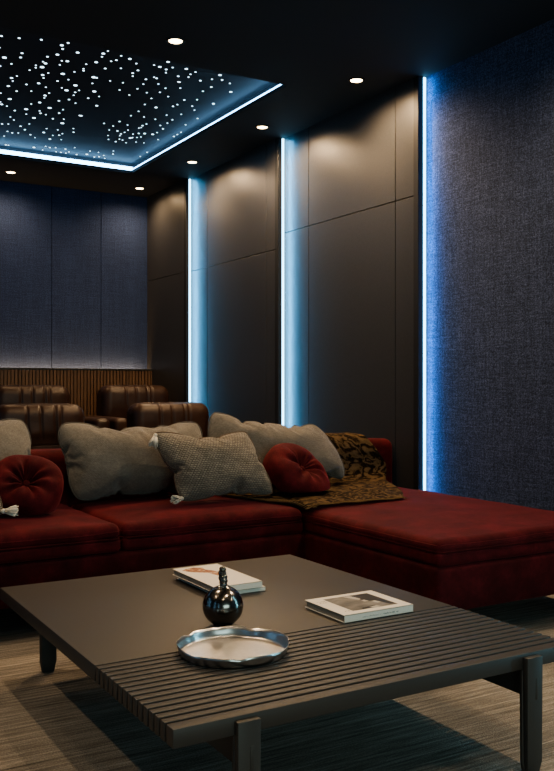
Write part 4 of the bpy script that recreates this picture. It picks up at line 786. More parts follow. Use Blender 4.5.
26 24 24 22 19 11 6 4 4 4 4 3 4 3 4 3 3 3 2 1 -5 -2 -9 4 -19 -24 -122 24 22 21 17 14 9 7 4 6 4 4 4 4 4 4 3 3 3 2 2 2 -8 -6 -7 4 -18 -132 23 18 17 13 10 8 7 6 6 5 4 5 4 4 4 4 3 3 2
2 2 2 -2 -5 -13 -1 -132 14 17 10 9 9 7 7 5 7 2 6 6 6 5 4 4 1 6 3 2 3 2 2 0 -1 -14 -123 7 2 11 9 8 7 6 4 1 7 4 7 8 7 5 4 3 2 -1 7 5 5 3 2 2 2 980 19 23 25 26 27 27 28 28 28 28 28 28
28 28 28 28 28 28 27 28 27 27 27 25 25 22 21 17 -739 23 24 27 27 29 28 29 29 29 30 29 28 28 27 28 29 29 29 28 28 27 26 29 27 26 25 23 8 -750 29 16 28 28 29 30 29 30 30 29 29 29 29
27 28 29 29 28 28 29 28 29 27 28 26 22 21 6 -748 24 26 21 29 29 30 30 30 30 29 30 29 28 29 28 28 29 28 29 29 29 28 28 27 26 22 5 15 -740 22 21 28 25 29 31 30 30 30 30 29 29 29 28
28 28 29 28 29 29 29 29 28 27 25 12 15 7 -727 20 19 25 29 28 30 30 30 30 30 29 29 29 28 28 28 29 29 29 29 29 29 27 25 18 19 10 3 -709 19 17 23 26 29 30 30 30 30 30 29 29 28 28 28
28 29 29 29 30 29 28 27 23 18 14 7 2 -688 23 10 21 25 26 30 30 30 31 29 29 29 28 28 28 28 29 29 29 30 27 30 24 21 15 9 6 1 -664 13 17 21 22 25 28 30 30 30 30 29 28 28 28 28 28 29
29 30 30 29 22 16 9 23 11 6 2 -630 1 20 20 20 21 27 28 30 30 29 29 28 28 28 28 28 28 30 29 30 29 5 11 30 9 8 8 3 -579 -15 24 21 18 9 23 25 27 30 29 29 28 28 27 28 28 29 29 29 30 25
20 9 9 -15 9 14 13 -586 31 11 -2 30 27 22 22 18 30 29 29 28 28 27 27 28 29 29 29 30 20 17 -5 8 22 -16 -7 19 -587 19 16 17 25 27 26 26 30 30 29 29 28 27 28 27 28 28 29 30 29 11 14
25 15 13 -4 -12 -28 -560 12 17 20 24 25 28 28 30 29 30 29 28 27 27 27 28 29 28 29 25 28 18 18 12 12 4 -1 -17 -601 15 19 24 21 25 28 29 29 30 29 29 28 28 27 27 27 28 29 28 27 25 21
17 10 12 7 -11 0 -608 15 18 21 24 25 28 29 30 29 30 28 28 28 27 27 27 28 28 24 29 26 21 19 13 7 6 1 -11 -602 13 17 19 25 26 29 28 29 30 29 29 28 27 27 26 28 27 28 27 20 29 13 21 1
22 7 2 -4 -585 -2 13 20 26 24 29 28 30 29 29 29 28 27 27 26 27 28 27 25 26 18 27 5 18 -7 22 2 -3 -592 24 12 8 25 26 29 28 29 30 29 28 28 27 26 27 27 27 27 27 25 21 21 18 15 -13 -6
18 0 -586 14 17 18 22 28 27 29 29 29 29 28 28 27 26 27 26 27 26 27 25 14 17 17 18 18 -7 -24 13 -575 14 22 21 18 23 28 28 30 28 29 28 28 27 26 26 27 26 25 26 22 24 17 16 16 9 8 -6
-31 -549 13 12 22 25 20 28 28 29 29 28 28 28 27 26 26 26 27 25 24 23 22 18 16 11 14 7 3 -7 -585 17 14 21 22 27 27 27 29 28 29 27 28 26 26 26 26 27 25 20 24 22 17 19 12 11 7 3 -6
-583 17 17 22 22 24 27 28 28 29 28 27 28 26 25 26 27 26 22 26 17 21 23 16 12 9 8 4 -11 -575 18 20 18 23 25 27 27 28 28 28 27 27 26 26 25 27 26 25 20 26 18 18 14 14 9 7 3 -4 -576 21
13 22 24 25 26 26 28 28 28 27 27 25 26 25 26 27 27 24 20 15 15 14 13 14 6 1 -2 -559 1 20 25 25 24 25 25 28 28 27 27 26 26 25 25 25 27 27 25 5 8 10 11 11 15 21 11 -5 -561 19 27 25
23 24 23 24 20 28 27 27 25 26 24 25 26 25 26 25 22 11 10 9 6 -7 1 22 14 -556 29 9 21 24 24 24 26 26 28 27 26 25 25 25 24 25 25 26 24 23 18 13 10 8 0 -5 -18 25 -525 3 23 15 23 25 28
25 28 27 27 26 25 24 25 24 24 25 25 24 24 20 16 13 9 5 -3 -13 -20 -501 9 11 21 24 25 27 28 27 28 26 25 25 24 24 24 24 24 25 25 23 22 18 16 7 10 3 -9 -23 -481 -4 13 -4 25 26 28 28
27 27 26 25 24 24 24 23 24 24 24 25 23 23 20 18 12 7 6 0 -27 -487 15 -16 6 20 26 28 27 27 27 25 25 24 23 23 23 24 23 24 24 24 24 22 19 7 -5 5 16 2 -504 -18 6 15 17 27 23 27 26 26
25 24 24 23 23 23 23 23 24 24 23 23 23 22 2 9 -6 -3 21 -534 13 28 16 0 20 26 27 26 25 24 24 23 23 23 22 23 23 24 23 22 23 22 22 20 1 5 -5 -15 -526 29 11 19 26 8 26 26 25 24 24 23
24 23 22 23 22 23 23 24 23 19 21 20 23 19 -2 1 -11 -551 18 18 20 23 25 26 24 24 24 24 23 23 22 22 22 23 22 23 23 23 24 21 21 15 18 20 -6 -3 -572 20 16 23 25 25 25 24 23 24 23 23 23
23 22 22 22 22 23 23 23 23 23 21 21 17 13 14 -6 -586 17 22 23 23 24 24 22 24 24 23 23 21 23 22 22 22 21 21 24 24 24 22 22 22 20 19 12 2 -595 20 19 21 23 21 24 23 23 23 20 24 23 23
21 22 21 21 21 21 25 24 24 22 21 20 20 19 3 -587 14 17 19 21 21 22 21 22 22 21 22 21 22 21 22 21 22 21 22 22 22 21 22 21 20 20 18 16 -580 29 21 25 26 27 28 28 29 29 28 28 29 28 29
29 27 28 29 29 29 29 28 28 27 25 24 -709 5 30 22 26 28 27 29 28 29 28 29 28 28 29 28 29 28 30 29 30 30 29 30 28 27 23 -715 18 10 29 25 26 29 28 28 29 28 29 28 28 28 29 29 29 30 30
30 31 30 30 29 26 25 -711 12 19 15 27 27 29 28 28 29 28 29 28 27 28 29 29 30 29 31 30 31 31 31 29 26 22 -699 9 14 20 21 26 27 29 28 29 28 28 28 28 28 28 29 30 29 31 31 31 31 30 29
26 24 -685 6 11 16 21 23 27 28 28 29 28 29 27 28 28 28 28 30 29 31 31 30 31 30 28 26 24 -667 5 8 12 18 23 24 27 28 29 29 28 28 27 27 28 29 28 30 31 32 30 29 28 27 26 24 -625 -3 1 4
13 18 21 27 29 29 28 28 28 27 27 28 28 29 30 31 32 17 30 30 28 27 24 -611 23 4 -8 6 13 24 13 30 28 29 28 27 27 27 28 29 29 30 32 32 23 9 31 31 26 24 -584 -3 7 23 7 6 -2 23 29 29 28
28 27 27 27 28 28 29 31 31 32 30 17 3 32 26 23 -547 -20 13 -10 7 8 18 24 28 28 28 27 28 26 27 28 29 29 31 31 31 33 25 14 -2 17 19 -550 13 -8 7 -1 15 22 24 27 27 28 27 27 27 28 27
29 29 30 31 31 32 32 25 14 14 13 -590 0 3 9 16 18 22 23 27 26 28 26 27 28 27 27 28 30 30 28 30 30 34 30 24 19 19 -608 0 5 8 15 17 23 22 26 26 27 26 27 28 27 28 28 28 30 32 29 29 26
34 27 21 17 -605 2 4 9 16 14 20 24 25 25 27 27 26 28 27 27 28 29 30 31 30 28 30 25 32 21 16 -599 1 6 8 12 19 20 20 25 26 26 26 27 27 27 28 28 28 29 31 31 30 28 27 27 21 15 -575 -14
8 10 10 11 20 22 25 26 26 27 26 27 26 27 28 28 29 31 31 31 26 24 24 25 15 -584 17 7 8 9 8 8 24 26 25 26 27 26 27 26 27 28 28 27 31 30 28 10 21 22 25 31 -571 -1 9 10 10 12 19 22 25
25 26 27 25 26 26 27 29 23 30 31 19 27 28 31 20 5 13 -542 -4 7 10 12 15 21 19 24 25 26 26 26 26 26 26 27 27 25 29 30 30 27 26 21 21 13 -567 0 8 9 14 18 17 21 24 24 26 26 25 26 27
26 28 26 26 29 30 29 26 24 24 21 18 -571 0 6 10 14 17 21 19 24 24 25 26 25 26 25 27 27 25 28 30 29 29 24 27 23 21 18 -570 0 6 10 17 14 20 21 24 24 25 25 25 26 26 25 26 28 27 29 28
30 26 25 22 21 17 -568 1 7 9 15 17 20 21 24 24 25 24 25 26 26 26 26 25 28 29 29 29 26 24 21 20 17 -563 0 7 9 15 19 21 19 24 24 25 24 25 24 26 25 26 27 28 29 28 25 29 24 21 19 16
-553 -2 2 14 14 14 21 22 24 24 25 24 25 24 25 26 26 26 27 29 29 28 24 21 23 18 15 -542 0 1 2 16 18 21 22 24 24 25 24 25 24 24 25 26 26 28 27 29 27 7 17 30 22 8 -536 4 5 10 15 18 21
23 23 25 24 25 24 24 24 25 25 27 27 27 28 26 21 13 1 31 19 -532 2 6 10 14 19 20 23 24 24 24 25 24 24 24 25 25 26 27 27 20 23 28 26 11 -8 26 -513 -1 5 10 13 19 20 24 23 25 24 25 24
24 24 24 26 25 27 25 27 22 18 27 24 12 -15 -481 -7 -7 10 13 18 21 23 24 25 24 25 24 24 24 24 25 25 26 27 26 24 22 16 26 19 13 -480 -5 -19 -4 17 6 23 21 24 25 25 24 24 24 23 24 25
25 26 26 26 26 23 21 15 24 16 -511 5 21 -1 -6 20 3 25 25 24 25 24 24 23 24 24 24 25 25 26 26 26 25 23 21 17 13 -534 16 7 19 12 -3 17 25 25 24 25 24 23 23 24 23 25 24 25 25 24 26 23
27 20 2 17 -528 -2 10 12 15 18 24 25 25 24 24 24 23 23 23 24 24 24 24 25 25 23 25 21 28 8 -3 -532 5 12 16 18 22 25 24 24 24 24 23 23 23 23 23 24 24 24 24 24 25 21 22 21 27 5 -554 3
16 18 21 24 24 23 24 24 23 23 23 23 23 23 23 23 24 24 23 25 24 22 21 16 23 -574 17 13 22 23 23 23 23 24 23 22 23 23 23 22 23 22 23 23 24 23 23 23 24 22 20 12 -567 18 23 19 21 23 22
23 23 22 23 22 23 22 22 23 22 22 22 20 25 23 23 22 21 21 19''',
 'p1': '''
1116 -15 -9 -6 -1 3 7 11 19 23 27 -28 -27 -22 -3 -18 -11 -9 -6 -6 -4 -4 -2 0 3 5 8 11 14 64 -19 -11 -8 -5 -1 2 7 27 5 12 13 -29 -28 -11 -11 -6 -4 -10 -6 -4 -1 1 3 5 6 7 8 18 67 -18
-15 -7 -9 -4 -1 0 11 27 16 -12 -13 -29 -5 -12 -6 -5 -5 -3 -2 0 2 3 4 5 7 13 16 70 -17 -14 -13 -8 -7 -4 -3 1 12 17 17 -26 -26 -7 -6 -1 -6 -3 -2 0 1 2 3 4 6 10 12 15 72 -16 -14 -12
-10 -8 -7 -6 -4 6 14 19 -24 -21 -6 -5 -2 -3 0 0 1 1 2 4 4 8 9 12 13 74 -15 -13 -12 -11 -9 -8 -6 -6 -6 16 -3 2 -24 -3 -2 -2 0 0 1 1 2 2 4 5 8 10 11 12 76 -14 -13 -12 -10 -9 -8 -8 -7
-6 -7 -3 -3 -3 5 -5 -1 0 1 1 1 2 3 4 6 7 10 10 12 78 -13 -13 -12 -10 -9 -8 -8 -6 -6 -6 -5 -3 -3 -2 0 -1 1 0 1 1 2 2 5 6 8 9 10 11 79 -13 -12 -11 -10 -9 -8 -7 -7 -6 -4 -5 -4 -3 -2
-1 -1 0 0 0 1 2 2 5 6 9 9 9 9 82 -13 -11 -11 -11 -8 -8 -7 -6 -5 -5 -5 -3 -3 -2 -2 -1 0 -2 1 -1 2 3 4 7 8 9 8 9 82 -10 -11 -11 -11 -9 -7 -7 -5 -6 -4 -5 -3 -3 -3 -2 -1 -2 0 -1 -1 2 3
5 7 8 8 7 8 78 -5 -9 -10 -11 -9 -7 -7 -5 -5 -5 -4 -3 -3 -3 -2 -2 -1 -2 -1 -1 1 3 5 7 8 8 6 6 82 -7 -7 -10 -10 -9 -8 -6 -5 -5 -4 -4 -4 -3 -3 -2 -2 -2 -2 -2 -1 1 3 6 7 7 6 6 3 88 -7
-7 -9 -10 -10 -8 -5 -5 -5 -4 -4 -3 -3 -3 -3 -2 -3 -2 -3 0 0 4 6 -4 -3 13 2 -14 108 5 -7 -9 -14 -7 -4 -5 -5 -4 -4 -3 -4 -3 -3 -3 -3 -2 -3 -3 -2 2 4 3 -1 -3 -5 1 4 105 5 -7 -7 -14 -6
-2 -5 -5 -4 -4 -3 -4 -3 -3 -3 -3 -2 -4 -3 -3 1 4 -8 2 4 -17 3 16 105 -16 -4 -4 0 -4 -3 -4 -4 -4 -4 -3 -4 -3 -3 -3 -3 -3 -4 -3 -2 -2 4 -11 -6 -4 -3 -1 0 119 -4 -4 -3 -2 -3 -3 -3 -4
-3 -4 -3 -4 -3 -3 -3 -4 -3 -3 -4 -2 -3 -7 -4 -3 -3 -3 -1 0 120 -4 -4 -3 -3 -3 -2 -3 -4 -3 -3 -4 -3 -3 -4 -3 -3 -4 -3 -3 -3 -6 -4 -4 -4 -3 -3 -1 0 121 -4 -4 -3 -3 -3 -2 -3 -3 -4 -3
-4 -3 -3 -3 -4 -3 -3 -4 -4 -3 -7 -3 -4 -4 -3 -2 -2 -2 123 -3 -4 -3 -3 -3 -3 -2 -3 -4 -3 -4 -3 -3 -4 -3 -3 -4 -3 -4 -6 -4 -4 -4 -4 -3 -2 -2 -2 124 -3 -4 -3 -3 -3 -2 -3 -4 -3 -3 -4
-3 -3 -4 -3 -3 -4 -4 -4 -5 -5 -7 -4 0 -3 -3 -2 -1 124 -3 -4 -3 -3 -2 -3 -3 -3 -3 -4 -3 -4 -3 -3 -4 -3 -4 -4 -5 -4 -6 -7 -6 -5 -6 2 -18 13 132 -3 -3 -3 -3 -3 -3 -3 -3 -3 -3 -4 -3 -4
-3 -3 -4 -4 -4 -4 -5 -7 -6 -8 -5 -5 -3 -17 9 141 -3 -3 -3 -3 -3 -3 -3 -2 -3 -4 -3 -3 -4 -3 -4 -4 -3 -5 -4 -5 -7 -6 -8 -5 -5 -18 -8 3 153 -3 -3 -3 -2 -3 -3 -3 -2 -3 -4 -3 -3 -4 -3
-4 -4 -4 -4 -5 -6 -6 -8 -6 -13 -10 -9 -4 -10 165 -2 -2 -3 -3 -2 -3 -3 -2 -3 -3 -4 -3 -4 -3 -4 -4 -4 -5 -5 -5 -6 -9 -9 -10 -10 -10 -9 -5 165 -1 -2 -2 -3 -2 -3 -2 -3 -3 -3 -3 -4 -3
-4 -4 -4 -4 -5 -5 -6 -6 -8 -10 -10 -11 -10 -8 -6 165 0 -3 -1 -2 -2 -3 -2 -3 -2 -4 -3 -3 -4 -3 -4 -5 -5 -4 -6 -6 -6 -8 -10 -10 -11 -10 -9 -9 169 0 -3 0 -2 -2 -2 -2 -3 -3 -3 -3 -3 -4
-4 -4 -4 -5 -5 -6 -6 -7 -8 -9 -11 -10 -11 -10 -8 164 -13 12 2 -6 2 0 -2 -3 -2 -3 -3 -3 -4 -4 -4 -4 -5 -6 -6 -6 -7 -8 -10 -10 -13 -9 -17 -2 160 -14 15 3 -4 1 0 0 -3 -2 -2 -3 -3 -3
-4 -5 -4 -6 -6 -6 -7 -7 -8 -9 -11 -13 -11 -15 -9 144 3 7 6 6 2 1 -1 -2 -1 -3 -2 -3 -3 -4 -4 -5 -6 -6 -7 -7 -7 -9 -9 -10 -13 -13 -15 -18 149 7 7 7 6 2 1 -1 -1 -1 -2 -2 -2 -3 -4 -5
-5 -7 -6 -6 -8 -8 -8 -10 -11 -12 -15 -13 -21 149 9 8 8 5 2 1 -1 -1 -1 -2 -2 -4 -7 -13 10 -4 -5 -7 -7 -8 -8 -9 -9 -12 -13 -15 -14 -20 148 10 9 7 5 3 0 0 -1 -3 -5 -1 -4 -13 -16 11 2
1 -7 -8 -7 -9 -8 -10 -10 -14 -15 -17 -19 147 12 9 6 7 1 1 -1 -2 -3 -5 -5 -8 -24 3 -1 -8 17 -1 -6 -7 -8 -9 -9 -11 -13 -15 -18 -19 145 13 9 8 4 0 0 -3 -8 2 -5 -6 -10 -25 -3 -15 18 9
2 -2 -5 -7 -8 -10 -9 -11 -16 -18 -20 143 14 11 4 3 1 -3 -7 -8 5 -5 -8 -10 -24 -18 -5 22 4 4 1 -2 -11 -3 -7 -9 -11 -13 -18 -22 140 16 6 5 3 -1 -6 -14 5 0 -6 -12 -13 -13 -25 10 5 -27
16 12 9 -6 -6 -6 -6 -9 -12 -14 -23 134 13 8 5 1 -2 -4 -8 -8 -14 -22 -24 -5 23 -2 -3 -10 -23 -23 14 25 12 0 -3 -5 -8 -11 -14 -18 -995 -11 -6 -4 -2 4 9 17 29 0 0 -29 -26 -13 -10 -5
-5 -2 -5 -3 -4 -2 1 3 7 8 10 67 -11 -12 -3 -8 -2 6 10 23 23 -19 -18 -29 -5 -11 -6 -3 -3 1 -4 -1 0 1 4 6 8 13 69 -14 -11 -8 -4 -8 -3 8 20 22 -21 -21 -20 -6 -5 -2 0 -4 0 1 -2 1 3 4 7
10 12 71 -14 -11 -10 -8 -7 -6 -5 23 3 3 -21 -22 -3 -2 -1 -1 0 -1 1 1 2 3 5 7 10 11 73 -13 -11 -10 -9 -7 -7 -6 -5 19 -16 -12 -5 1 -3 -2 0 0 0 1 2 2 4 5 7 10 12 74 -12 -11 -10 -9 -8
-7 -7 -6 -6 -4 -3 -1 -2 -1 -1 0 0 1 1 1 3 3 5 8 10 11 77 -12 -11 -10 -9 -8 -7 -6 -6 -4 -5 -3 -3 -2 -1 -1 -1 -1 1 0 2 2 4 6 8 9 10 79 -11 -11 -10 -9 -7 -7 -6 -5 -5 -4 -4 -3 -2 -2 -1
-2 0 0 0 1 2 4 6 8 10 9 80 -11 -10 -10 -9 -7 -6 -6 -5 -5 -4 -3 -3 -3 -2 -2 -2 -1 0 -1 1 2 4 7 8 9 7 83 -11 -9 -10 -9 -7 -6 -5 -5 -4 -4 -4 -3 -3 -2 -3 -2 -2 0 0 0 2 4 5 10 8 7 85
-11 -9 -10 -9 -7 -5 -6 -4 -4 -4 -4 -3 -3 -2 -3 -2 -3 -1 0 -1 3 4 0 14 8 6 82 -6 -8 -10 -9 -7 -5 -5 -4 -5 -3 -4 -3 -3 -2 -3 -3 -3 -1 -1 -1 3 -1 5 6 5 14 84 -4 -9 -14 -7 -4 -5 -5 -4
-4 -3 -4 -3 -3 -3 -3 -3 -3 -1 -2 -1 0 0 7 2 9 6 88 -17 -2 -6 -5 -4 -5 -4 -4 -3 -4 -3 -3 -3 -3 -3 -3 -3 -2 -2 -1 -1 0 -2 8 -9 1 111 -20 -1 0 -5 -5 -4 -4 -4 -3 -4 -3 -3 -3 -3 -3 -3
-3 -3 -2 -1 -2 1 -7 10 -13 -6 109 -7 2 -3 -5 -1 -5 -3 -4 -3 -3 -4 -3 -3 -3 -3 -3 -4 -2 -2 -3 -1 -2 -5 -5 -5 -5 112 -3 -3 -2 -3 0 -3 -3 -4 -3 -4 -3 -3 -3 -3 -3 -4 -3 -2 -3 -3 -1 -4
-3 -5 -5 -6 113 -3 -3 -2 -2 -2 -2 -3 -3 -4 -3 -3 -4 -3 -3 -3 -3 -4 -3 -2 -3 -2 -3 -5 -4 -5 -6 113 -2 -3 -2 -2 -2 -3 -2 -3 -3 -4 -3 -3 -4 -3 -3 -3 -4 -3 -4 -1 -3 -4 -3 -5 -5 -6 114
-2 -2 -3 -2 -2 -3 -2 -3 -3 -4 -3 -3 -4 -3 -3 -4 -3 -4 -4 -1 -3 -3 -6 -3 -4 -6 114 -2 -3 -2 -2 -2 -3 -2 -3 -3 -4 -3 -3 -4 -3 -3 -4 -3 -4 -5 -4 -7 2 -3 -12 1 -4 116 -2 -3 -2 -2 -2 -3
-2 -3 -3 -3 -4 -3 -4 -3 -3 -4 -3 -5 -5 -8 -6 1 -1 -10 -15 -11 140 -3 -2 -2 -2 -2 -2 -3 -3 -3 -3 -3 -3 -4 -3 -4 -3 -4 -6 -5 -7 -9 -2 3 -10 -21 -10 147 -2 -2 -2 -3 -1 -3 -2 -3 -3 -3
-3 -4 -3 -4 -3 -4 -4 -5 -7 -7 -8 -9 -10 -9 -10 -9 154 -3 -2 -1 -2 -2 -2 -2 -3 -3 -3 -3 -4 -3 -4 -4 -3 -4 -6 -6 -8 -8 -9 -11 -10 -9 -9 154 -1 -3 0 -2 -2 -2 -2 -3 -3 -3 -3 -3 -4 -4
-4 -4 -4 -6 -6 -7 -9 -10 -10 -10 -11 -10 157 -1 -2 -1 -1 -2 -2 -2 -3 -3 -3 -3 -3 -4 -3 -4 -5 -4 -6 -7 -7 -8 -11 -10 -10 -11 -10 157 -1 -1 -1 -1 -2 -2 -2 -2 -3 -3 -3 -4 -3 -4 -4 -5
-5 -6 -6 -8 -8 -10 -10 -11 -11 -11 155 -9 9 0 -4 2 -1 -2 -3 -3 -2 -4 -3 -4 -3 -5 -5 -5 -6 -7 -7 -9 -9 -11 -11 -15 -7 144 1 9 -4 2 2 -1 -3 -1 -3 -3 -3 -3 -4 -4 -4 -5 -6 -6 -7 -8 -8
-10 -12 -11 -14 -16 145 10 3 1 3 0 0 -2 -1 -2 -3 -3 -3 -4 -4 -5 -5 -6 -7 -7 -8 -8 -10 -13 -10 -14 -19 144 13 -1 6 3 1 -1 0 -1 -3 -2 -3 -3 -4 -4 -5 -6 -6 -7 -7 -9 -8 -11 -12 -14 -15
-16 144 7 7 6 3 1 0 0 -1 -2 -2 -2 -4 -3 -5 -5 -6 -7 -7 -8 -8 -10 -10 -12 -14 -16 -16 143 9 7 6 3 1 1 0 -1 -1 -3 -4 -10 1 -1 -6 -5 -8 -7 -8 -9 -9 -10 -12 -14 -16 -17 142 10 8 5 3 2
1 0 -1 -3 -6 -13 3 -11 7 -3 -10 -1 -7 -8 -9 -10 -9 -12 -14 -16 -17 141 10 7 7 2 1 1 -1 -5 -10 -18 10 -1 -11 9 -5 -6 -11 3 -6 -10 -9 -9 -12 -13 -16 -18 140 9 10 3 1 2 0 -2 -12 -15
-18 15 4 -4 -4 -25 12 0 -1 -2 -8 -10 -9 -10 -12 -15 -18 135 13 4 3 3 -1 -4 -6 -25 -9 -11 16 3 -4 -6 -29 8 7 2 -6 5 -8 -9 -10 -11 -12 -19 134 6 6 3 1 -8 -3 -8 -21 -26 10 6 6 -5 -7
-24 -23 16 13 8 1 -4 -8 -9 -11 -11 -12 7965 7 8 9 8 8 7 7 4 6 -2 2 4 5 9 5 7 7 7 8 7 8 7 7 7 7 6 7 5 -182 -16 4 4 6 6 7 6 6 5 8 7 -7 1 7 7 9 9 6 8 8 9 10 11 11 11 8 8 27 -188 -17
-10 3 -1 3 4 4 7 5 10 2 3 -8 10 7 9 9 9 9 11 11 12 13 12 12 12 20 29 -192 -20 -12 -9 -2 -1 0 2 2 8 9 8 -5 -5 10 9 12 8 11 11 13 13 13 14 14 16 19 23 33 -195 -24 -14 -12 -8 -4 -3 -3
-1 5 8 8 -3 -2 10 10 12 11 13 13 14 15 15 15 17 20 22 26 35 -195 -28 -16 -15 -10 -9 -5 -4 -4 -5 9 5 5 -4 11 12 13 13 14 15 15 16 16 18 19 23 25 29 37 -194 -32 -19 -16 -12 -10 -8 -7
-6 -6 -6 5 5 6 20 7 14 15 15 15 16 16 18 19 21 26 28 31 39 -194 -35 -21 -18 -14 -10 -9 -7 -6 -5 -4 0 5 4 12 13 15 15 14 16 16 18 18 21 23 28 30 33 41 -192 -34 -30 -17 -16 -11 -9 -7
-6 -5 -1 -1 4 5 10 12 13 15 15 14 16 18 19 23 25 30 32 34 42 -188 -40 -28 -21 -17 -12 -10 -6 -6 -3 -2 0 3 6 9 11 12 15 11 17 14 18 20 24 27 31 34 36 43 -184 -43 -30 -22 -19 -15 -8
-8 -3 -5 0 0 4 5 8 9 13 11 14 13 15 18 21 25 29 34 35 37 44 -176 -46 -33 -26 -21 -17 -9 -7 -4 -1 -1 1 3 5 8 8 10 14 10 15 13 18 21 27 31 35 37 38 44 -176 -40 -35 -29 -23 -20 -10 -5
-5 -2 1 1 4 5 5 9 11 9 12 12 14 17 23 28 34 36 38 38 44 -171 -43 -33 -29 -25 -25 -12 -5 -3 0 1 2 3 5 5 8 9 9 10 11 16 16 25 31 36 38 35 39 43 -160 -45 -32 -29 -19 -28 -30 -4 -1 0 1
4 3 5 5 7 6 10 11 7 12 24 27 36 37 37 31 39 45 -163 -34 -32 -31 -33 -27 -21 -10 -2 2 1 4 3 6 4 7 6 10 6 9 12 34 27 35 36 37 31 39 42 -167 -41 -31 -32 -29 -22 -6 -13 -15 3 2 5 3 5 4
7 5 8 7 10 13 31 35 28 33 37 38 40 46 -177 -39 -31 -30 -18 -22 -25 -10 -8 1 2 5 3 5 4 6 5 7 7 12 17 23 31 33 36 37 39 40 47 -178 -39 -32 -26 -28 -20 -18 -11 -3 -5 2 4 4 5 4 6 5 7 7
11 21 30 23 32 35 37 39 40 45 -174 -42 -32 -27 -25 -20 -10 -13 -12 -1 1 4 3 5 5 5 5 7 7 13 27 18 28 32 34 37 39 40 47 -178 -41 -31 -27 -24 -16 -18 -11 -7 -1 -2 4 3 6 4 6 5 7 7 12
19 25 33 32 29 37 39 40 47 -178 -38 -34 -27 -21 -20 -17 -8 -5 -5 -1 4 3 5 5 6 5 8 8 13 16 22 28 31 36 37 39 40 47 -177 -41 -30 -28 -23 -18 -14 -7 -10 -3 0 3 3 6 4 7 6 8 9 15 13 25
19 36 37 37 38 31 46 -170 -41 -31 -27 -22 -14 -14 -14 -6 -2 0 3 3 5 5 7 6 10 8 13 14 20 23 35 37 38 37 32 37 -162 -43 -30 -26 -20 -19 -14 -6 -7 -5 0 4 3 6 5 7 8 8 11 12 14 18 23 32
37 38 31 39 43 -167 -47 -29 -25 -22 -17 -14 -8 -6 -1 0 4 3 6 5 8 7 10 10 13 16 16 28 23 33 37 37 39 48 -176 -44 -30 -25 -22 -17 -12 -9 -4 -2 1 4 3 6 6 7 9 10 11 13 15 17 23 32 27
35 37 39 48 -176 -46 -29 -27 -21 -18 -12 -5 -6 -1 2 3 5 6 6 8 8 11 12 14 14 18 20 28 30 34 37 38 45 -175 -43 -25 -31 -22 -18 -9 -11 -3 1 4 2 5 5 8 8 9 13 11 14 15 17 20 26 28 34 35
38 47 -176 -42 -32 -26 -22 -19 -14 -5 1 1 4 2 5 5 8 8 11 11 13 14 15 18 19 24 26 33 36 35 47 -174 -32 -33 -28 -15 -24 -24 0 2 1 3 1 5 4 9 8 11 12 14 15 15 18 18 23 26 34 31 34 45
-171 -41 -16 -28 -32 -24 -3 -5 2 1 1 1 3 4 8 11 11 13 14 15 16 17 19 21 23 32 35 31 30 -166 -42 -25 -25 -25 -7 -5 -1 -1 0 1 0 3 3 8 9 13 14 14 17 15 19 17 21 22 28 32 34 37 -181
-38 -25 -23 -15 -7 -5 -1 -1 1 0 0 0 2 6 13 12 17 13 16 17 17 18 19 23 24 33 31 39 -188 -34 -24 -19 -12 -5 -4 -1 0 -1 1 2 2 9 12 -2 7 14 16 16 17 17 18 18 22 24 27 33 37 -192 -31
-21 -14 -10 -4 -1 -1 1 2 5 0 3 14 13 -3 3 4 16 16 16 17 17 17 19 24 25 28 39 -195 -25 -21 -7 -10 -1 -1 1 3 4 4 5 7 15 3 7 6 -5 10 14 15 15 16 16 18 20 24 26 36 -196 -25 -10 -11 0 1
2 5 7 0 6 6 8 15 6 8 -9 4 8 10 13 13 15 15 15 15 21 23 35 -196 -22 -9 2 3 3 5 8 8 -1 5 8 8 15 10 6 -15 7 7 8 10 15 10 12 13 13 12 20 34 -194 -20 6 4 5 6 9 12 0 3 7 9 9 8 16 -8 0 3
9 7 5 12 11 10 9 9 10 8 33 -188 6 6 7 8 8 7 8 8 5 2 -6 14 4 9 9 8 4 3 8 5 9 7 8 8 8 7 7 7 -135 10 9 10 11 10 9 6 -4 8 9 5 5 7 6 5 5 5 7 7 8 9 7 6 4 3 4 -171 15 19 11 16 13 11 10 0
1 10 11 5 5 7 5 5 4 3 8 6 6 5 3 3 1 -7 -175 23 20 17 15 18 17 11 3 2 9 10 10 5 5 4 2 5 4 2 6 4 2 2 -1 -5 -11 -179 26 24 22 19 19 19 18 1 9 9 10 10 4 3 3 3 2 3 3 2 1 2 -1 -5 -10 -12
-183 28 26 24 22 21 20 20 19 3 11 12 6 -1 5 2 2 2 2 2 0 1 -2 -2 -8 -11 -18 -186 30 29 25 25 22 22 21 21 20 9 6 2 2 1 2 1 1 2 0 1 0 -3 -4 -10 -15 -23 -185 31 30 27 25 23 22 21 20 14
17 7 4 4 1 3 3 1 1 1 -1 0 -4 -7 -14 -17 -29 -182 33 31 28 26 23 23 19 20 16 14 9 6 5 4 3 3 1 3 0 0 -1 -5 -9 -17 -21 -27 -186 34 32 31 27 23 22 20 18 15 14 10 7 5 6 3 6 4 1 2 -1 -1
-6 -13 -20 -23 -33 -181 34 34 31 29 23 21 20 18 15 13 10 8 6 6 6 7 4 2 1 1 -3 -13 -24 -7 -27 -33 -179 35 34 32 29 24 21 19 16 16 12 11 8 7 5 1 8 12 2 3 2 -6 -24 -4 -22 -29 -34 -174
33 35 33 30 25 21 18 16 14 12 11 9 2 2 11 10 11 3 1 6 -17 -5 -17 -36 -31 -24 -175 37 35 26 32 34 21 16 16 14 11 11 9 -2 8 7 5 19 4 5 3 -6 -10 -24 -31 -36 -37 -163 30 37 31 33 26 29
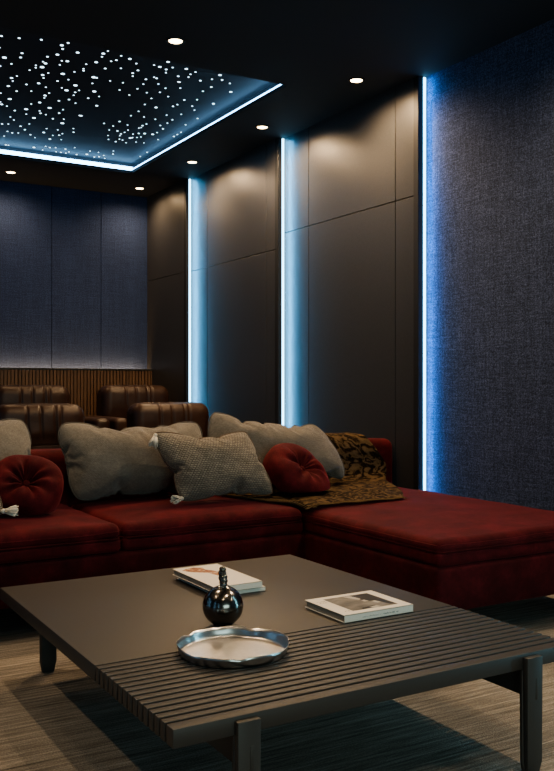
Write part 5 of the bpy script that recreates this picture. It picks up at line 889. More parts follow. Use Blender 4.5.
16 15 13 10 11 7 -2 7 8 6 21 5 6 -2 -12 -4 -36 -22 -37 -38 -154 23 36 36 33 30 26 18 13 13 10 10 7 -2 6 9 5 23 7 5 -10 1 -12 -26 -36 -28 -37 -169 35 31 33 34 35 20 25 14 12 9 9 7
-2 7 8 5 25 7 5 -3 -9 -24 -9 -29 -35 -37 -175 37 36 33 32 25 31 21 14 13 9 9 7 -3 6 9 5 27 6 2 1 -17 -10 -19 -29 -34 -37 -174 36 36 34 31 30 26 19 17 13 10 8 7 -3 7 8 6 27 0 0 7 -9
-16 -27 -25 -34 -35 -175 37 36 34 31 29 22 24 17 14 9 9 7 -3 7 8 6 27 3 7 -3 -13 -21 -18 -31 -29 -35 -175 37 36 34 30 29 24 20 20 14 10 8 8 -3 7 8 6 27 10 6 -12 -14 -18 -25 -22 -33
-35 -174 38 35 35 28 28 28 21 17 14 10 10 7 -2 6 9 6 26 9 8 -24 -21 -8 -17 -33 -28 -32 -170 37 37 32 32 27 25 21 16 15 11 9 8 -1 7 8 6 25 5 5 -5 -23 -32 -12 -29 -36 -33 -156 37 36
34 31 27 24 21 16 15 11 10 9 -1 7 7 6 23 0 5 -1 -9 -30 -34 -28 -19 -34 -163 37 35 34 28 29 22 22 18 13 12 10 10 -1 8 9 5 20 2 -4 3 -7 -14 -28 -28 -29 -35 -172 36 35 35 31 24 26 19
17 13 12 10 11 0 6 7 15 12 1 1 -2 -8 -15 -20 -27 -33 -34 -172 37 35 32 33 26 22 18 17 13 12 10 11 4 8 7 6 12 2 1 -3 -7 -18 -15 -25 -29 -33 -176 37 36 33 30 25 22 17 16 13 12 10 11
8 7 8 6 7 1 1 -3 -5 -15 -17 -24 -27 -33 -176 37 36 32 29 21 25 17 15 12 13 10 10 8 6 8 6 4 3 1 -3 -4 -12 -17 -23 -25 -33 -175 34 33 32 25 32 20 15 14 13 13 10 10 8 7 6 4 5 1 2 -2
-3 -9 -17 -24 -32 -25 -173 29 34 27 35 28 17 14 16 13 13 10 10 7 6 6 5 3 2 0 -1 -2 -4 -25 -21 -29 -34 -166 34 27 35 33 18 21 14 17 14 13 11 10 8 5 5 3 4 0 1 -2 -2 -6 -11 -31 -27
-23 -171 27 34 33 25 21 17 18 17 13 15 11 9 6 6 4 3 2 1 0 -2 -2 -6 -8 -16 -26 -27 -181 33 31 28 23 21 18 18 16 15 14 13 8 8 4 4 3 1 -1 -1 -1 -2 -5 -7 -14 -19 -26 -186 32 29 26 22
21 18 18 16 15 12 9 -1 13 11 4 5 -4 2 0 -2 -1 -4 -6 -11 -16 -23 -188 29 28 25 20 19 18 17 15 12 8 1 13 0 17 7 -1 7 1 -1 0 -1 -2 -4 -9 -14 -18 -190 28 23 24 18 17 17 16 9 6 2 15 8 0
19 4 5 -2 11 2 -1 0 0 -1 -6 -11 -15 -190 22 26 16 14 17 16 13 3 3 1 16 11 9 9 -3 9 6 7 6 1 1 2 1 1 -7 -13 -191 24 13 14 14 14 11 10 -4 4 4 16 11 8 8 -4 8 8 8 6 10 2 3 3 3 3 -8 -187
9 11 12 11 7 11 9 0 -8 12 11 12 8 8 1 2 6 9 12 7 6 4 5 5 7 7 964 25 27 28 30 29 29 27 23 19 13 9 12 19 29 22 27 28 28 29 28 29 28 29 28 28 26 25 22 -711 27 29 30 30 31 31 30 14 30
27 28 -2 10 27 27 28 29 29 29 30 29 30 28 29 28 28 27 14 -735 28 26 31 31 32 32 32 29 15 25 28 28 -3 28 27 28 29 29 30 29 30 29 30 29 29 28 20 14 -748 28 26 29 32 32 32 33 32 28 25
24 14 15 28 28 28 29 29 30 29 30 29 29 30 28 24 18 14 -756 26 27 28 31 33 32 32 32 32 27 23 20 21 28 28 28 29 29 29 29 29 30 29 29 25 23 17 12 -759 25 26 29 30 32 32 32 32 32 26 31
31 18 28 28 28 28 29 28 29 29 29 29 28 24 21 15 10 -758 23 26 28 31 31 32 32 31 32 30 32 30 30 22 29 28 28 28 28 29 29 29 28 27 23 19 13 7 -753 21 25 28 30 32 32 32 32 32 31 32 31
30 28 28 27 28 28 29 29 29 29 27 26 20 18 10 5 -745 25 16 28 30 32 32 33 32 32 32 32 31 31 28 28 29 28 28 30 30 28 29 27 24 19 14 7 3 -732 17 20 27 29 32 32 33 32 33 32 32 31 31 29
29 28 28 31 28 31 29 29 26 23 16 11 4 0 -714 12 18 26 28 31 33 33 33 33 32 32 32 30 30 29 28 30 29 31 31 29 29 24 21 13 8 1 -2 -684 4 11 23 27 30 33 33 34 33 32 32 32 30 30 29 30
29 31 30 32 30 28 23 18 10 3 -1 -5 -675 21 4 21 25 28 33 34 33 34 32 33 31 31 30 29 29 31 30 32 31 31 27 22 14 4 -1 -1 -8 -656 12 16 20 24 24 32 34 34 33 33 32 32 31 30 30 30 30 32
32 30 32 25 17 -7 -3 4 -3 -11 -598 -2 17 20 28 21 17 35 34 33 33 32 32 31 30 30 31 30 32 32 33 26 22 7 4 -2 -23 -3 15 -612 29 19 18 3 22 29 33 34 34 33 32 32 31 30 30 31 30 33 33
32 10 23 -6 7 8 17 -5 -15 -610 4 20 19 22 28 35 32 31 34 33 32 32 31 30 30 31 31 33 32 32 17 3 22 16 12 7 0 -8 -666 21 20 23 33 28 25 33 34 33 34 32 32 30 31 30 31 31 33 32 31 26
17 16 10 8 6 -1 -6 -675 20 21 26 24 30 31 33 35 33 33 32 32 31 30 30 32 31 33 32 27 18 28 18 14 7 5 0 -14 -667 12 21 25 27 30 35 32 33 33 34 32 32 30 31 30 31 32 32 32 21 31 22 18
17 8 5 -1 -8 -686 19 20 26 28 33 31 33 34 34 33 32 32 31 30 30 31 32 33 32 28 25 14 19 24 9 5 -3 -5 -693 25 16 26 30 30 32 34 34 34 33 33 31 31 31 30 31 31 32 32 31 27 23 18 14 8 7
-5 -6 -696 22 23 24 29 32 33 34 33 34 33 33 32 30 31 30 31 31 32 30 33 24 31 1 5 6 13 -17 4 -677 21 22 26 29 33 33 32 34 34 34 32 32 31 30 30 31 31 32 31 32 29 27 11 5 0 -11 18 -30
-658 18 22 27 31 31 32 35 34 33 34 32 32 31 30 30 30 31 32 32 31 31 27 16 -4 4 15 8 -24 -675 11 23 28 29 32 33 34 34 33 34 32 32 31 30 29 31 31 32 31 30 31 22 29 11 8 5 -9 2 -705
18 23 27 29 32 33 34 34 34 33 32 32 30 30 30 30 31 31 31 32 30 27 15 24 11 6 1 -9 -701 10 23 25 29 32 33 34 34 34 33 32 31 31 30 30 30 30 31 31 31 30 29 22 20 13 8 0 -20 -700 17 27
20 28 31 34 33 34 34 32 33 31 31 30 29 30 30 31 30 31 30 29 24 22 14 10 -4 -8 -708 19 16 26 28 30 32 34 34 33 33 33 31 31 29 30 29 30 30 30 31 29 30 26 24 14 9 -14 3 -694 29 1 23
31 26 25 34 34 33 33 32 32 31 29 30 28 30 30 29 30 30 29 27 25 7 20 3 -16 -679 -4 28 23 12 25 35 34 33 34 32 33 31 31 30 28 30 28 29 30 29 29 30 28 26 15 3 16 -35 -692 8 23 24 24
34 34 34 34 33 33 32 32 31 29 29 28 29 29 28 29 29 29 28 27 20 12 9 -19 -727 17 23 25 30 34 34 33 34 33 32 32 32 31 30 27 29 26 29 29 28 29 29 28 26 24 4 14 -4 -745 20 23 28 32 33
34 33 34 32 33 32 31 29 25 30 30 28 28 28 28 28 28 29 26 23 18 -4 12 -756 23 25 29 32 33 34 33 32 33 31 32 31 24 23 29 31 32 26 28 28 28 29 29 27 22 21 12 3 -763 29 22 32 31 32 33
33 32 32 32 30 30 11 30 30 30 27 30 29 29 29 28 29 28 26 19 16 6 -765 27 28 29 32 32 33 31 31 31 31 30 29 7 30 26 23 30 31 31 30 30 28 29 29 29 22 16 9 -761 27 27 31 31 31 32 29 30
31 30 29 29 8 22 30 15 30 31 31 31 26 32 30 29 29 29 17 11 -752 27 28 29 30 30 29 25 31 31 29 27 26 27 3 29 30 14 26 28 30 30 30 30 30 30 29 27 10 -731 23 25 27 28 28 29 28 28 26
20 16 26 19 29 29 28 20 20 26 17 28 30 30 30 29 27 26 23 -707 27 30 29 30 29 29 26 7 30 30 -1 14 26 28 29 30 30 30 30 30 30 30 31 29 29 28 -702 26 23 30 27 29 30 28 21 20 22 22 6
30 27 29 31 30 32 30 31 32 31 32 31 31 27 -714 17 23 27 29 25 28 29 24 21 20 20 20 29 30 30 31 31 32 32 31 33 33 32 33 30 28 -723 15 21 22 26 26 25 27 22 30 30 20 19 30 30 31 31 32
31 33 33 33 33 34 32 31 29 -728 13 17 22 23 25 25 25 25 25 26 25 30 31 30 31 31 32 32 33 34 33 34 34 33 32 27 -728 11 15 20 22 23 24 24 23 25 30 30 31 31 30 31 32 32 32 34 33 35 34
34 33 31 25 -725 9 13 19 21 24 24 25 25 28 27 30 31 30 31 30 32 33 32 34 34 35 34 35 32 30 20 -715 6 11 17 21 24 23 27 25 28 28 31 30 30 30 31 32 32 33 34 35 35 35 34 31 29 23 -711
2 12 13 19 24 25 27 27 28 28 30 30 30 30 31 32 32 33 34 35 35 36 33 30 27 17 -694 5 -1 14 18 25 26 26 28 28 29 30 30 30 30 30 32 32 33 34 35 36 33 27 36 25 18 -685 -3 3 12 17 24 26
28 28 29 30 29 30 30 30 31 31 31 33 35 35 35 27 37 26 24 17 -658 -15 1 9 14 23 28 28 29 29 30 29 30 30 31 29 31 31 33 35 35 32 36 33 7 22 27 -657 0 2 21 11 6 27 30 28 30 30 30 30
31 29 31 31 28 34 34 35 36 36 26 23 10 8 -621 13 -2 -15 13 23 16 30 30 30 31 30 30 31 30 30 32 25 34 34 36 34 37 9 30 -8 8 -575 -23 0 3 11 19 22 28 32 30 31 30 30 31 30 30 32 24 33
35 34 36 36 27 3 22 14 -627 -11 20 13 10 5 28 22 31 31 31 30 30 31 30 31 31 23 33 35 36 35 28 37 26 17 13 -662 -1 9 14 14 26 15 26 31 30 32 30 31 30 31 30 32 21 34 35 35 33 36 33
25 20 15 -663 -7 8 14 17 18 23 28 29 31 31 30 31 31 30 30 32 20 34 36 35 35 34 27 29 20 20 -675 0 9 13 18 20 27 24 29 30 31 31 30 31 30 31 32 19 34 34 36 34 31 34 23 27 19 -679 6 5
11 21 20 25 28 26 31 31 30 31 30 31 30 32 20 33 34 34 34 33 28 33 22 19 -676 0 12 9 22 22 21 26 30 30 30 31 30 31 30 30 33 20 33 34 26 30 37 34 16 29 24 -666 1 2 18 14 23 24 27 30
29 31 31 30 30 30 31 32 22 34 34 35 28 18 37 24 3 21 -645 1 8 14 19 22 26 26 30 29 31 30 30 31 30 31 31 25 34 34 35 35 22 17 24 28 20 -667 4 10 13 22 20 27 26 28 31 30 30 30 31 29
31 32 27 33 35 35 35 34 24 24 25 18 -684 10 11 7 18 25 23 28 30 30 30 30 30 31 30 30 29 31 34 35 35 35 33 31 25 19 19 -682 -2 10 17 12 24 27 29 29 31 29 31 29 30 30 31 31 31 34 34
35 35 31 34 27 24 21 -697 1 7 14 18 25 27 29 30 30 30 30 29 30 30 31 31 33 33 35 34 36 32 33 28 26 20 -698 0 2 16 19 28 24 30 30 30 30 30 30 29 30 31 31 33 34 34 35 35 34 32 29 27
19 -687 10 -13 14 25 12 28 30 30 31 29 30 30 29 30 31 32 33 33 34 35 35 34 32 28 15 29 -662 -22 4 22 2 20 29 31 29 30 30 30 29 30 30 31 31 33 33 34 35 35 35 25 29 19 12 -667 -3 22
-2 8 29 27 31 28 29 29 30 29 30 30 31 32 33 33 33 35 34 35 33 17 22 25 -696 18 -2 7 23 28 28 29 28 29 29 29 30 30 30 31 32 32 33 33 34 35 34 34 30 22 21 -716 5 13 19 24 27 28 28 29
28 28 29 30 30 30 31 31 33 32 33 34 34 34 33 32 27 21 -717 -1 16 21 25 27 28 27 29 28 29 30 29 28 29 31 31 31 33 33 33 34 33 34 31 29 24 -730 14 14 22 26 27 28 27 29 29 30 29 28 29
24 31 30 31 33 32 33 33 34 33 31 30 25 -730 13 22 20 28 28 28 28 30 29 26 25 30 29 21 31 31 30 30 33 32 33 33 33 32 29 26 -726 19 16 27 29 27 28 29 29 28 26 22 28 29 30 17 28 31 32
32 32 33 32 33 32 30 26 -715 10 28 28 28 29 29 29 17 30 29 20 29 29 29 11 29 30 31 31 31 32 32 32 32 31 25 -712 27 27 28 28 30 29 28 22 14 27 27 28 29 29 18 20 27 27 28 32 31 32 31
30 29 29''',
 'p3': '''
3361 -14 -12 -9 -7 -4 -2 -1 2 5 18 18 -26 -25 -19 -17 -15 -4 -19 -14 -11 -10 -8 -7 -6 -3 -2 2 5 210 -19 -14 -11 -9 -7 -4 -2 -2 1 22 0 -1 -27 -19 -17 -15 -12 -5 -16 -11 -9 -6 -6 -6
-3 -2 2 9 214 -18 -15 -10 -12 -6 -12 -4 -5 -5 8 19 -18 -1 -26 -20 -12 -8 -15 -9 -7 -7 -6 -5 -4 -3 0 3 8 216 -17 -15 -11 -13 -7 -11 -11 -7 -6 -6 17 -17 -4 -4 -26 -10 -10 -9 -4 -10
-6 -5 -5 -3 -1 1 2 6 219 -17 -14 -14 -11 -11 -8 -11 -10 -5 -11 -8 0 10 -21 -9 -17 -8 -7 -6 -6 -4 -5 -4 -3 0 1 1 5 220 -16 -14 -13 -13 -10 -11 -9 -11 -10 -8 -7 -6 7 -19 -12 -8 -4 -8
-6 -5 -5 -5 -3 -2 -1 1 1 3 221 -15 -14 -13 -11 -13 -10 -10 -10 -9 -10 -5 -12 -8 -8 -7 -6 -6 -5 -5 -5 -5 -4 -3 -2 -1 0 0 3 222 -15 -14 -12 -12 -11 -11 -10 -10 -9 -9 -9 -9 -7 -8 -6
-6 -7 -5 -6 -5 -5 -4 -3 -2 -1 -1 0 2 222 -15 -12 -13 -11 -11 -11 -9 -10 -9 -9 -9 -8 -8 -7 -7 -7 -6 -6 -6 -5 -5 -4 -3 -2 -1 -1 -2 2 223 -15 -12 -12 -11 -11 -10 -10 -9 -9 -9 -8 -9 -7
-8 -6 -7 -6 -7 -6 -6 -4 -4 -3 -3 -1 -2 -1 0 223 -14 -12 -12 -11 -10 -10 -9 -10 -8 -9 -8 -8 -8 -7 -7 -7 -7 -6 -7 -6 -4 -4 -3 -3 -2 -1 -3 0 223 -13 -12 -11 -11 -10 -10 -9 -9 -9 -8 -8
-8 -8 -7 -7 -7 -7 -7 -7 -6 -4 -4 -3 -3 -2 -3 -2 -1 220 -9 -12 -11 -10 -10 -10 -9 -9 -8 -9 -8 -7 -8 -7 -7 -8 -7 -7 -7 -5 -4 -6 -2 -3 -2 -3 -4 -5 223 -7 -12 -11 -10 -10 -9 -9 -9 -8
-8 -8 -8 -7 -8 -7 -7 -7 -7 -7 -5 -7 -3 -6 0 -12 -10 5 1 223 -7 -12 -10 -9 -10 -9 -9 -9 -8 -8 -8 -7 -8 -7 -7 -7 -8 -7 -7 -5 -7 -3 -8 1 -11 -10 -8 3 233 -10 -9 -9 -10 -10 -9 -9 -8 -8
-8 -8 -7 -7 -8 -7 -7 -7 -7 -7 -8 -6 -7 -3 -11 -1 -8 -10 -6 243 -11 -8 -9 -10 -9 -10 -8 -9 -7 -8 -8 -7 -7 -8 -7 -7 -7 -7 -7 -7 -7 -7 -4 -12 -3 -4 -9 -7 241 -10 -8 -9 -10 -9 -9 -9 -8
-8 -8 -7 -7 -8 -7 -7 -7 -7 -7 -7 -7 -8 -7 -7 -9 -8 1 -10 -14 246 -8 -12 -6 -8 -9 -9 -9 -8 -8 -7 -8 -7 -7 -7 -7 -7 -7 -8 -7 -6 -8 -7 -8 -8 -8 -9 -7 -8 243 -6 -13 -7 -5 -9 -9 -9 -8
-8 -7 -7 -7 -7 -7 -7 -7 -8 -7 -7 -8 -6 -8 -10 -6 -7 -8 -9 -7 226 9 -14 -5 -7 -7 -9 -9 -8 -7 -7 -7 -7 -7 -7 -7 -8 -7 -7 -7 -9 -5 -8 -11 -5 -7 -8 -8 -7 222 4 -7 -8 -9 -3 -8 -8 -8 -7
-8 -6 -7 -7 -7 -7 -7 -8 -7 -7 -8 -10 -9 -7 -5 -6 -8 -10 -14 228 -6 0 -7 -9 0 -8 -8 -7 -7 -6 -7 -7 -7 -7 -7 -7 -7 -7 -8 -8 -9 -9 -8 -12 -2 -6 -14 -9 226 -8 -6 -5 -5 -4 -2 -8 -4 -7
-7 -7 -7 -7 -6 -7 -7 -8 -7 -8 -8 -9 -9 -9 -10 -10 -12 -2 -8 224 -9 -5 -5 -4 -5 -4 -4 -5 -6 -7 -6 -7 -7 -7 -7 -7 -7 -8 -7 -9 -8 -11 -11 -7 -13 -12 -6 0 222 -10 -4 -5 -4 -4 -4 -4 -5
-6 -6 -7 -6 -7 -7 -6 -8 -7 -8 -8 -8 -9 -10 -12 -12 -12 -11 -8 -3 226 -7 -4 -4 -4 -4 -4 -4 -5 -5 -7 -6 -6 -7 -6 -7 -8 -7 -8 -8 -9 -9 -10 -11 -12 -13 -12 -12 -10 232 -3 -3 -4 -3 -4
-4 -4 -5 -5 -6 -6 -6 -6 -7 -7 -7 -8 -8 -8 -9 -9 -10 -11 -12 -13 -13 -12 -12 230 0 -3 -4 -3 -3 -3 -4 -5 -5 -6 -6 -6 -6 -7 -7 -7 -8 -8 -8 -9 -9 -10 -11 -12 -12 -14 -13 -12 227 0 -2
-2 -3 -3 -3 -4 -5 -4 -6 -5 -6 -6 -7 -7 -7 -9 -7 -9 -9 -9 -10 -11 -11 -13 -14 -13 -13 224 0 0 -2 -2 -2 -4 -3 -5 -5 -5 -5 -6 -6 -6 -8 -7 -8 -9 -8 -9 -9 -10 -11 -11 -13 -14 -14 -13
221 0 0 1 -2 -2 -3 -4 -5 -5 -6 -4 -4 -7 -6 -7 -8 -10 -6 -9 -9 -10 -9 -11 -11 -13 -14 -14 -14 218 1 1 0 0 -3 -3 -4 -6 -7 -2 -6 -7 -16 0 -3 -6 -6 -12 -5 -9 -10 -10 -10 -10 -13 -14
-15 -15 214 3 2 1 -1 -3 -3 -11 -1 -5 -4 -7 -8 -13 -16 3 -9 -11 10 -7 -9 -9 -10 -11 -11 -10 -14 -15 -16 209 4 2 2 -2 -3 -5 -12 -2 -2 -4 -8 -9 -12 -19 -4 -19 0 2 9 -6 -9 -9 -10 -11
-11 -11 -15 -17 204 6 3 -1 -2 -3 -6 -9 -11 3 -3 -8 -8 -13 -15 -18 -7 -18 9 9 -1 -5 -8 -9 -10 -10 -12 -12 -18 198 5 3 0 -1 -4 -4 -6 -7 -8 -13 -23 8 -6 -7 -9 -9 -17 -19 15 5 -5 -5 -6
-8 -10 -11 -13 -16 -740 -12 -10 -10 -6 -6 -4 -2 0 5 11 12 -27 -25 -18 -15 -15 -12 -8 -8 -6 -6 -7 -6 -4 0 2 203 -13 -10 -9 -12 -7 -5 -5 -3 0 18 -7 -8 -26 -19 -9 -16 -10 -8 -7 -6 -6
-5 -4 -2 -1 2 206 -14 -11 -8 -12 -11 -8 -7 -5 -4 6 12 -19 -16 -25 -10 -9 -7 -7 -6 -5 -5 -5 -3 -2 0 1 207 -13 -12 -9 -11 -10 -10 -9 -7 -6 -5 3 3 -26 -15 -8 -7 -7 -6 -5 -4 -6 -4 -3
-2 -1 0 208 -12 -12 -12 -9 -10 -10 -10 -9 -8 -6 5 -16 -16 -7 -6 -6 -4 -6 -5 -6 -4 -4 -4 -1 -2 0 208 -12 -11 -12 -10 -10 -9 -9 -10 -9 -9 -8 -7 -7 -6 -7 -5 -6 -5 -6 -5 -5 -4 -3 -2 -2
-2 209 -11 -11 -11 -11 -9 -10 -9 -9 -9 -8 -8 -7 -7 -7 -6 -5 -6 -6 -6 -5 -5 -4 -3 -3 -2 -2 209 -11 -11 -11 -10 -10 -9 -9 -9 -8 -8 -8 -7 -7 -7 -7 -6 -5 -6 -6 -5 -6 -4 -3 -3 -2 -3 209
-11 -10 -11 -10 -9 -9 -9 -8 -9 -8 -7 -8 -7 -7 -6 -6 -6 -6 -6 -6 -5 -4 -4 -3 -2 -3 208 -10 -11 -10 -9 -10 -9 -8 -9 -8 -7 -8 -7 -7 -7 -7 -6 -7 -6 -5 -7 -5 -4 -3 -3 -3 -4 208 -10 -10
-10 -9 -10 -8 -9 -8 -8 -7 -8 -7 -7 -7 -7 -6 -7 -6 -6 -6 -6 -3 -4 -3 -3 -5 206 -8 -10 -9 -9 -10 -8 -8 -8 -8 -7 -8 -7 -7 -7 -7 -6 -8 -6 -6 -6 -5 -5 -3 -3 -5 -5 206 -10 -7 -8 -9 -10
-8 -8 -8 -7 -8 -7 -7 -7 -7 -7 -7 -7 -7 -6 -6 -5 -5 -10 -3 -15 2 211 -10 -4 -8 -9 -8 -9 -7 -8 -7 -7 -7 -7 -7 -7 -7 -7 -8 -7 -6 -5 -5 -6 -10 -10 -9 -13 225 -9 -8 -8 -7 -6 -8 -7 -8 -7
-7 -7 -7 -7 -7 -7 -7 -7 -7 -7 -8 -9 -1 -7 -12 -8 -14 225 -10 -7 -8 -6 -7 -8 -7 -7 -7 -7 -7 -7 -7 -7 -7 -7 -7 -7 -8 -7 -9 -6 -11 -3 -12 -11 225 -10 -9 -7 -6 -7 -6 -7 -7 -7 -7 -7 -7
-7 -7 -7 -7 -7 -7 -8 -7 -9 -9 -10 -6 -12 -6 215 -2 -10 -6 -5 -7 -6 -7 -7 -7 -7 -7 -7 -6 -7 -7 -7 -7 -8 -7 -8 -8 -9 -10 -10 -10 -6 212 0 -8 -6 -6 -6 -6 -7 -7 -6 -7 -7 -7 -7 -7 -6 -7
-8 -8 -10 -4 -9 -8 -10 -10 -10 -10 212 -4 -1 -6 -6 -6 -6 -6 -7 -7 -7 -6 -7 -7 -7 -7 -7 -7 -8 -10 -8 -5 -8 -10 -10 -9 -11 210 -3 -4 -3 -6 -6 -6 -6 -6 -7 -7 -6 -7 -7 -7 -7 -7 -7 -8
-10 -10 -7 -6 -9 -10 -10 -10 206 -4 1 -6 -5 -6 -5 -6 -5 -6 -7 -6 -7 -7 -7 -7 -7 -7 -9 -8 -11 -11 -3 -12 -13 -13 -1 203 -1 -4 -1 -6 -6 -5 -4 -5 -6 -6 -7 -7 -7 -6 -8 -7 -8 -8 -9 -10
-11 -13 -13 -11 -9 0 205 -4 -4 1 -5 -5 -4 -4 -5 -6 -6 -7 -7 -6 -7 -7 -8 -8 -8 -9 -10 -12 -12 -13 -13 -13 -11 221 -5 -3 -3 -2 -4 -2 -5 -5 -6 -6 -7 -6 -7 -7 -7 -7 -8 -8 -10 -10 -11
-12 -13 -14 -13 -12 220 -4 -3 -2 -2 -4 -3 -5 -5 -5 -6 -6 -7 -6 -7 -7 -8 -8 -8 -9 -11 -10 -12 -13 -14 -13 -13 219 -4 -2 -3 -2 -3 -3 -5 -5 -5 -6 -6 -6 -7 -6 -8 -7 -8 -9 -9 -10 -11
-11 -13 -14 -14 -12 212 1 -2 -2 -2 -3 -4 -4 -5 -5 -5 -6 -6 -7 -7 -7 -7 -9 -8 -10 -9 -11 -12 -12 -14 -14 -14 212 0 -1 -1 -2 -3 -4 -4 -4 -5 -5 -6 -6 -7 -7 -7 -8 -8 -9 -9 -10 -10 -12
-12 -14 -14 -16 211 0 0 -1 -2 -3 -4 -4 -4 -4 -5 -5 -6 -7 -7 -7 -8 -8 -8 -11 -9 -11 -11 -13 -13 -15 -15 208 1 0 -1 -2 -3 -3 -4 -4 -5 -10 -2 -3 -6 -7 -8 -7 -8 -9 -9 -11 -10 -12 -12
-14 -14 -16 205 2 1 -2 -2 -3 -3 -4 -5 -5 -10 -9 3 -5 -5 -6 -8 -10 -8 -8 -10 -12 -10 -13 -12 -16 -15 201 3 -2 -1 -2 -2 -7 -1 -5 -5 -11 -5 -6 -19 6 0 -5 -7 -9 -10 -14 -3 -11 -12 -13
-15 -16 197 3 -2 -2 -1 -8 -5 0 -4 -5 -7 -9 -15 -20 6 4 -7 0 -7 -9 -12 -15 0 -11 -12 -13 -17 193 0 0 -2 -6 -8 0 -2 -4 -6 -11 -11 -22 -6 -10 13 1 -4 -5 -12 -20 0 -6 -8 -9 -12 -15
7354 8 8 8 8 9 8 8 9 8 8 7 4 4 6 7 7 9 5 7 7 8 8 7 8 7 7 7 6 -206 -23 6 6 7 9 9 9 8 7 8 9 8 -1 6 7 7 8 9 6 8 9 9 10 8 8 9 10 32 -210 -23 -5 6 2 9 1 7 6 6 9 8 9 9 -3 5 8 10 6 9 10
11 11 11 11 11 13 20 33 -212 -18 -16 2 -2 7 2 -2 5 5 5 8 9 9 8 -4 10 9 10 14 8 12 12 13 14 14 20 23 34 -213 -21 -8 -15 1 -2 5 -1 0 6 0 2 11 18 -2 8 2 11 12 12 13 14 14 14 16 20 23
23 36 -213 -22 -14 -6 -13 1 -3 3 -3 0 2 4 4 16 0 7 9 16 10 13 15 14 14 17 19 21 24 26 37 -212 -24 -13 -13 -5 -10 0 -3 0 0 -1 8 -6 7 6 11 13 13 14 15 14 16 16 18 20 23 26 27 38 -211
-22 -20 -12 -8 -7 -5 -1 -1 -1 1 -2 2 8 8 10 12 12 15 13 15 15 17 18 23 27 27 26 39 -210 -27 -17 -14 -9 -6 -5 -3 0 -1 -1 1 2 7 7 11 9 13 12 14 14 17 17 21 26 23 28 29 39 -208 -31
-13 -17 -10 -6 -5 -2 -3 0 0 2 2 6 7 9 10 13 10 15 12 17 18 24 23 28 26 30 40 -205 -35 -16 -14 -10 -6 -5 -3 -2 -1 1 2 2 6 6 8 9 10 13 12 13 17 20 22 27 26 29 30 40 -202 -38 -16 -11
-13 -7 -5 -2 -3 1 0 3 2 5 5 9 7 10 10 12 14 17 21 23 26 28 30 30 40 -198 -39 -18 -14 -11 -7 -5 -3 -1 0 0 2 3 5 6 7 7 9 10 10 16 21 26 17 23 29 30 31 38 -192 -39 -13 -21 -13 -6 -6
-2 -2 0 1 3 2 5 5 7 6 9 9 11 20 26 20 26 16 26 28 30 40 -188 -37 -21 -17 -13 -8 -5 -3 -2 1 1 3 3 5 4 7 6 8 9 11 23 19 28 14 28 27 29 21 40 -181 -30 -27 -19 -13 -9 -7 -3 -2 1 1 4 3
5 5 6 6 8 12 10 15 20 25 27 25 27 29 28 27 -174 -34 -23 -18 -15 -10 -8 -4 -2 2 1 4 4 5 5 6 6 8 9 13 16 20 21 29 26 28 28 30 29 -177 -33 -21 -19 -16 -11 -11 -4 -2 2 2 4 4 6 5 7 5 8
10 17 13 22 23 22 28 29 27 29 35 -178 -35 -11 -23 -20 -9 -16 -6 -3 2 3 5 4 7 4 7 6 8 8 13 19 21 22 25 26 29 29 29 37 -179 -35 -5 -22 -25 -16 -13 -9 -4 3 3 7 4 7 5 8 5 9 7 13 23 19
23 27 22 27 29 30 37 -191 -23 1 -25 -21 -20 -16 -10 -6 4 4 7 5 7 6 7 7 8 8 10 19 26 23 20 28 25 29 30 37 -195 -1 -16 -17 -18 -25 -17 -15 -8 4 5 7 6 7 7 7 8 9 8 11 13 19 22 24 29 29
29 28 33 -186 -20 -11 -16 -18 -7 -15 -16 -19 6 6 8 7 7 7 8 8 9 10 11 11 16 20 28 26 28 29 23 38 -186 -28 -17 -14 -15 -12 -7 -17 -9 6 7 7 7 8 7 8 9 10 10 11 12 14 18 27 27 25 27 24
40 -186 -33 -17 -15 -13 -13 -12 -6 -4 4 7 6 8 7 9 8 10 9 12 10 14 13 21 19 27 26 27 27 33 -185 -36 -16 -14 -13 -11 -9 -6 -1 3 6 5 8 7 9 8 10 12 10 12 13 15 17 21 23 27 27 27 37
-191 -38 -16 -14 -11 -8 -9 -4 2 0 5 6 7 7 8 10 12 9 13 11 13 16 15 20 23 25 27 27 37 -196 -36 -16 -14 -10 -8 -3 -5 1 1 5 5 7 7 9 9 11 12 11 13 14 14 16 19 22 24 26 27 36 -200 -30
-18 -15 -9 -7 -3 -2 1 3 3 6 6 8 8 10 10 12 13 12 14 15 15 18 21 23 26 26 36 -205 -19 -22 -18 -8 -6 -2 -1 2 2 4 5 6 8 7 10 11 14 12 13 13 15 16 17 19 22 24 26 36 -209 -22 -12 -20 -8
-4 -1 0 2 3 5 4 6 7 9 12 7 13 15 12 15 13 15 17 18 20 23 25 36 -212 -24 -15 -12 -5 -3 0 2 3 5 8 0 3 9 9 9 10 17 10 13 14 14 14 15 17 19 21 23 36 -214 -24 -13 -3 -9 1 1 3 7 8 1 5 7
13 6 5 8 9 19 8 13 14 15 13 13 18 19 22 35 -216 -23 -11 -3 -1 3 4 11 3 5 4 7 8 12 13 2 10 9 2 12 12 14 13 14 13 11 18 19 35 -217 -24 0 -3 5 5 7 12 4 3 4 8 9 11 14 7 8 7 7 2 10 13
12 12 12 11 9 17 34 -216 -22 5 6 6 7 8 10 12 -1 4 9 8 11 12 14 2 13 3 2 7 10 11 11 10 9 8 7 33 -215 6 7 7 8 7 8 8 8 8 8 4 8 10 9 7 7 12 15 0 5 8 8 7 8 7 8 7 7 -133 9 9 10 10 10 11
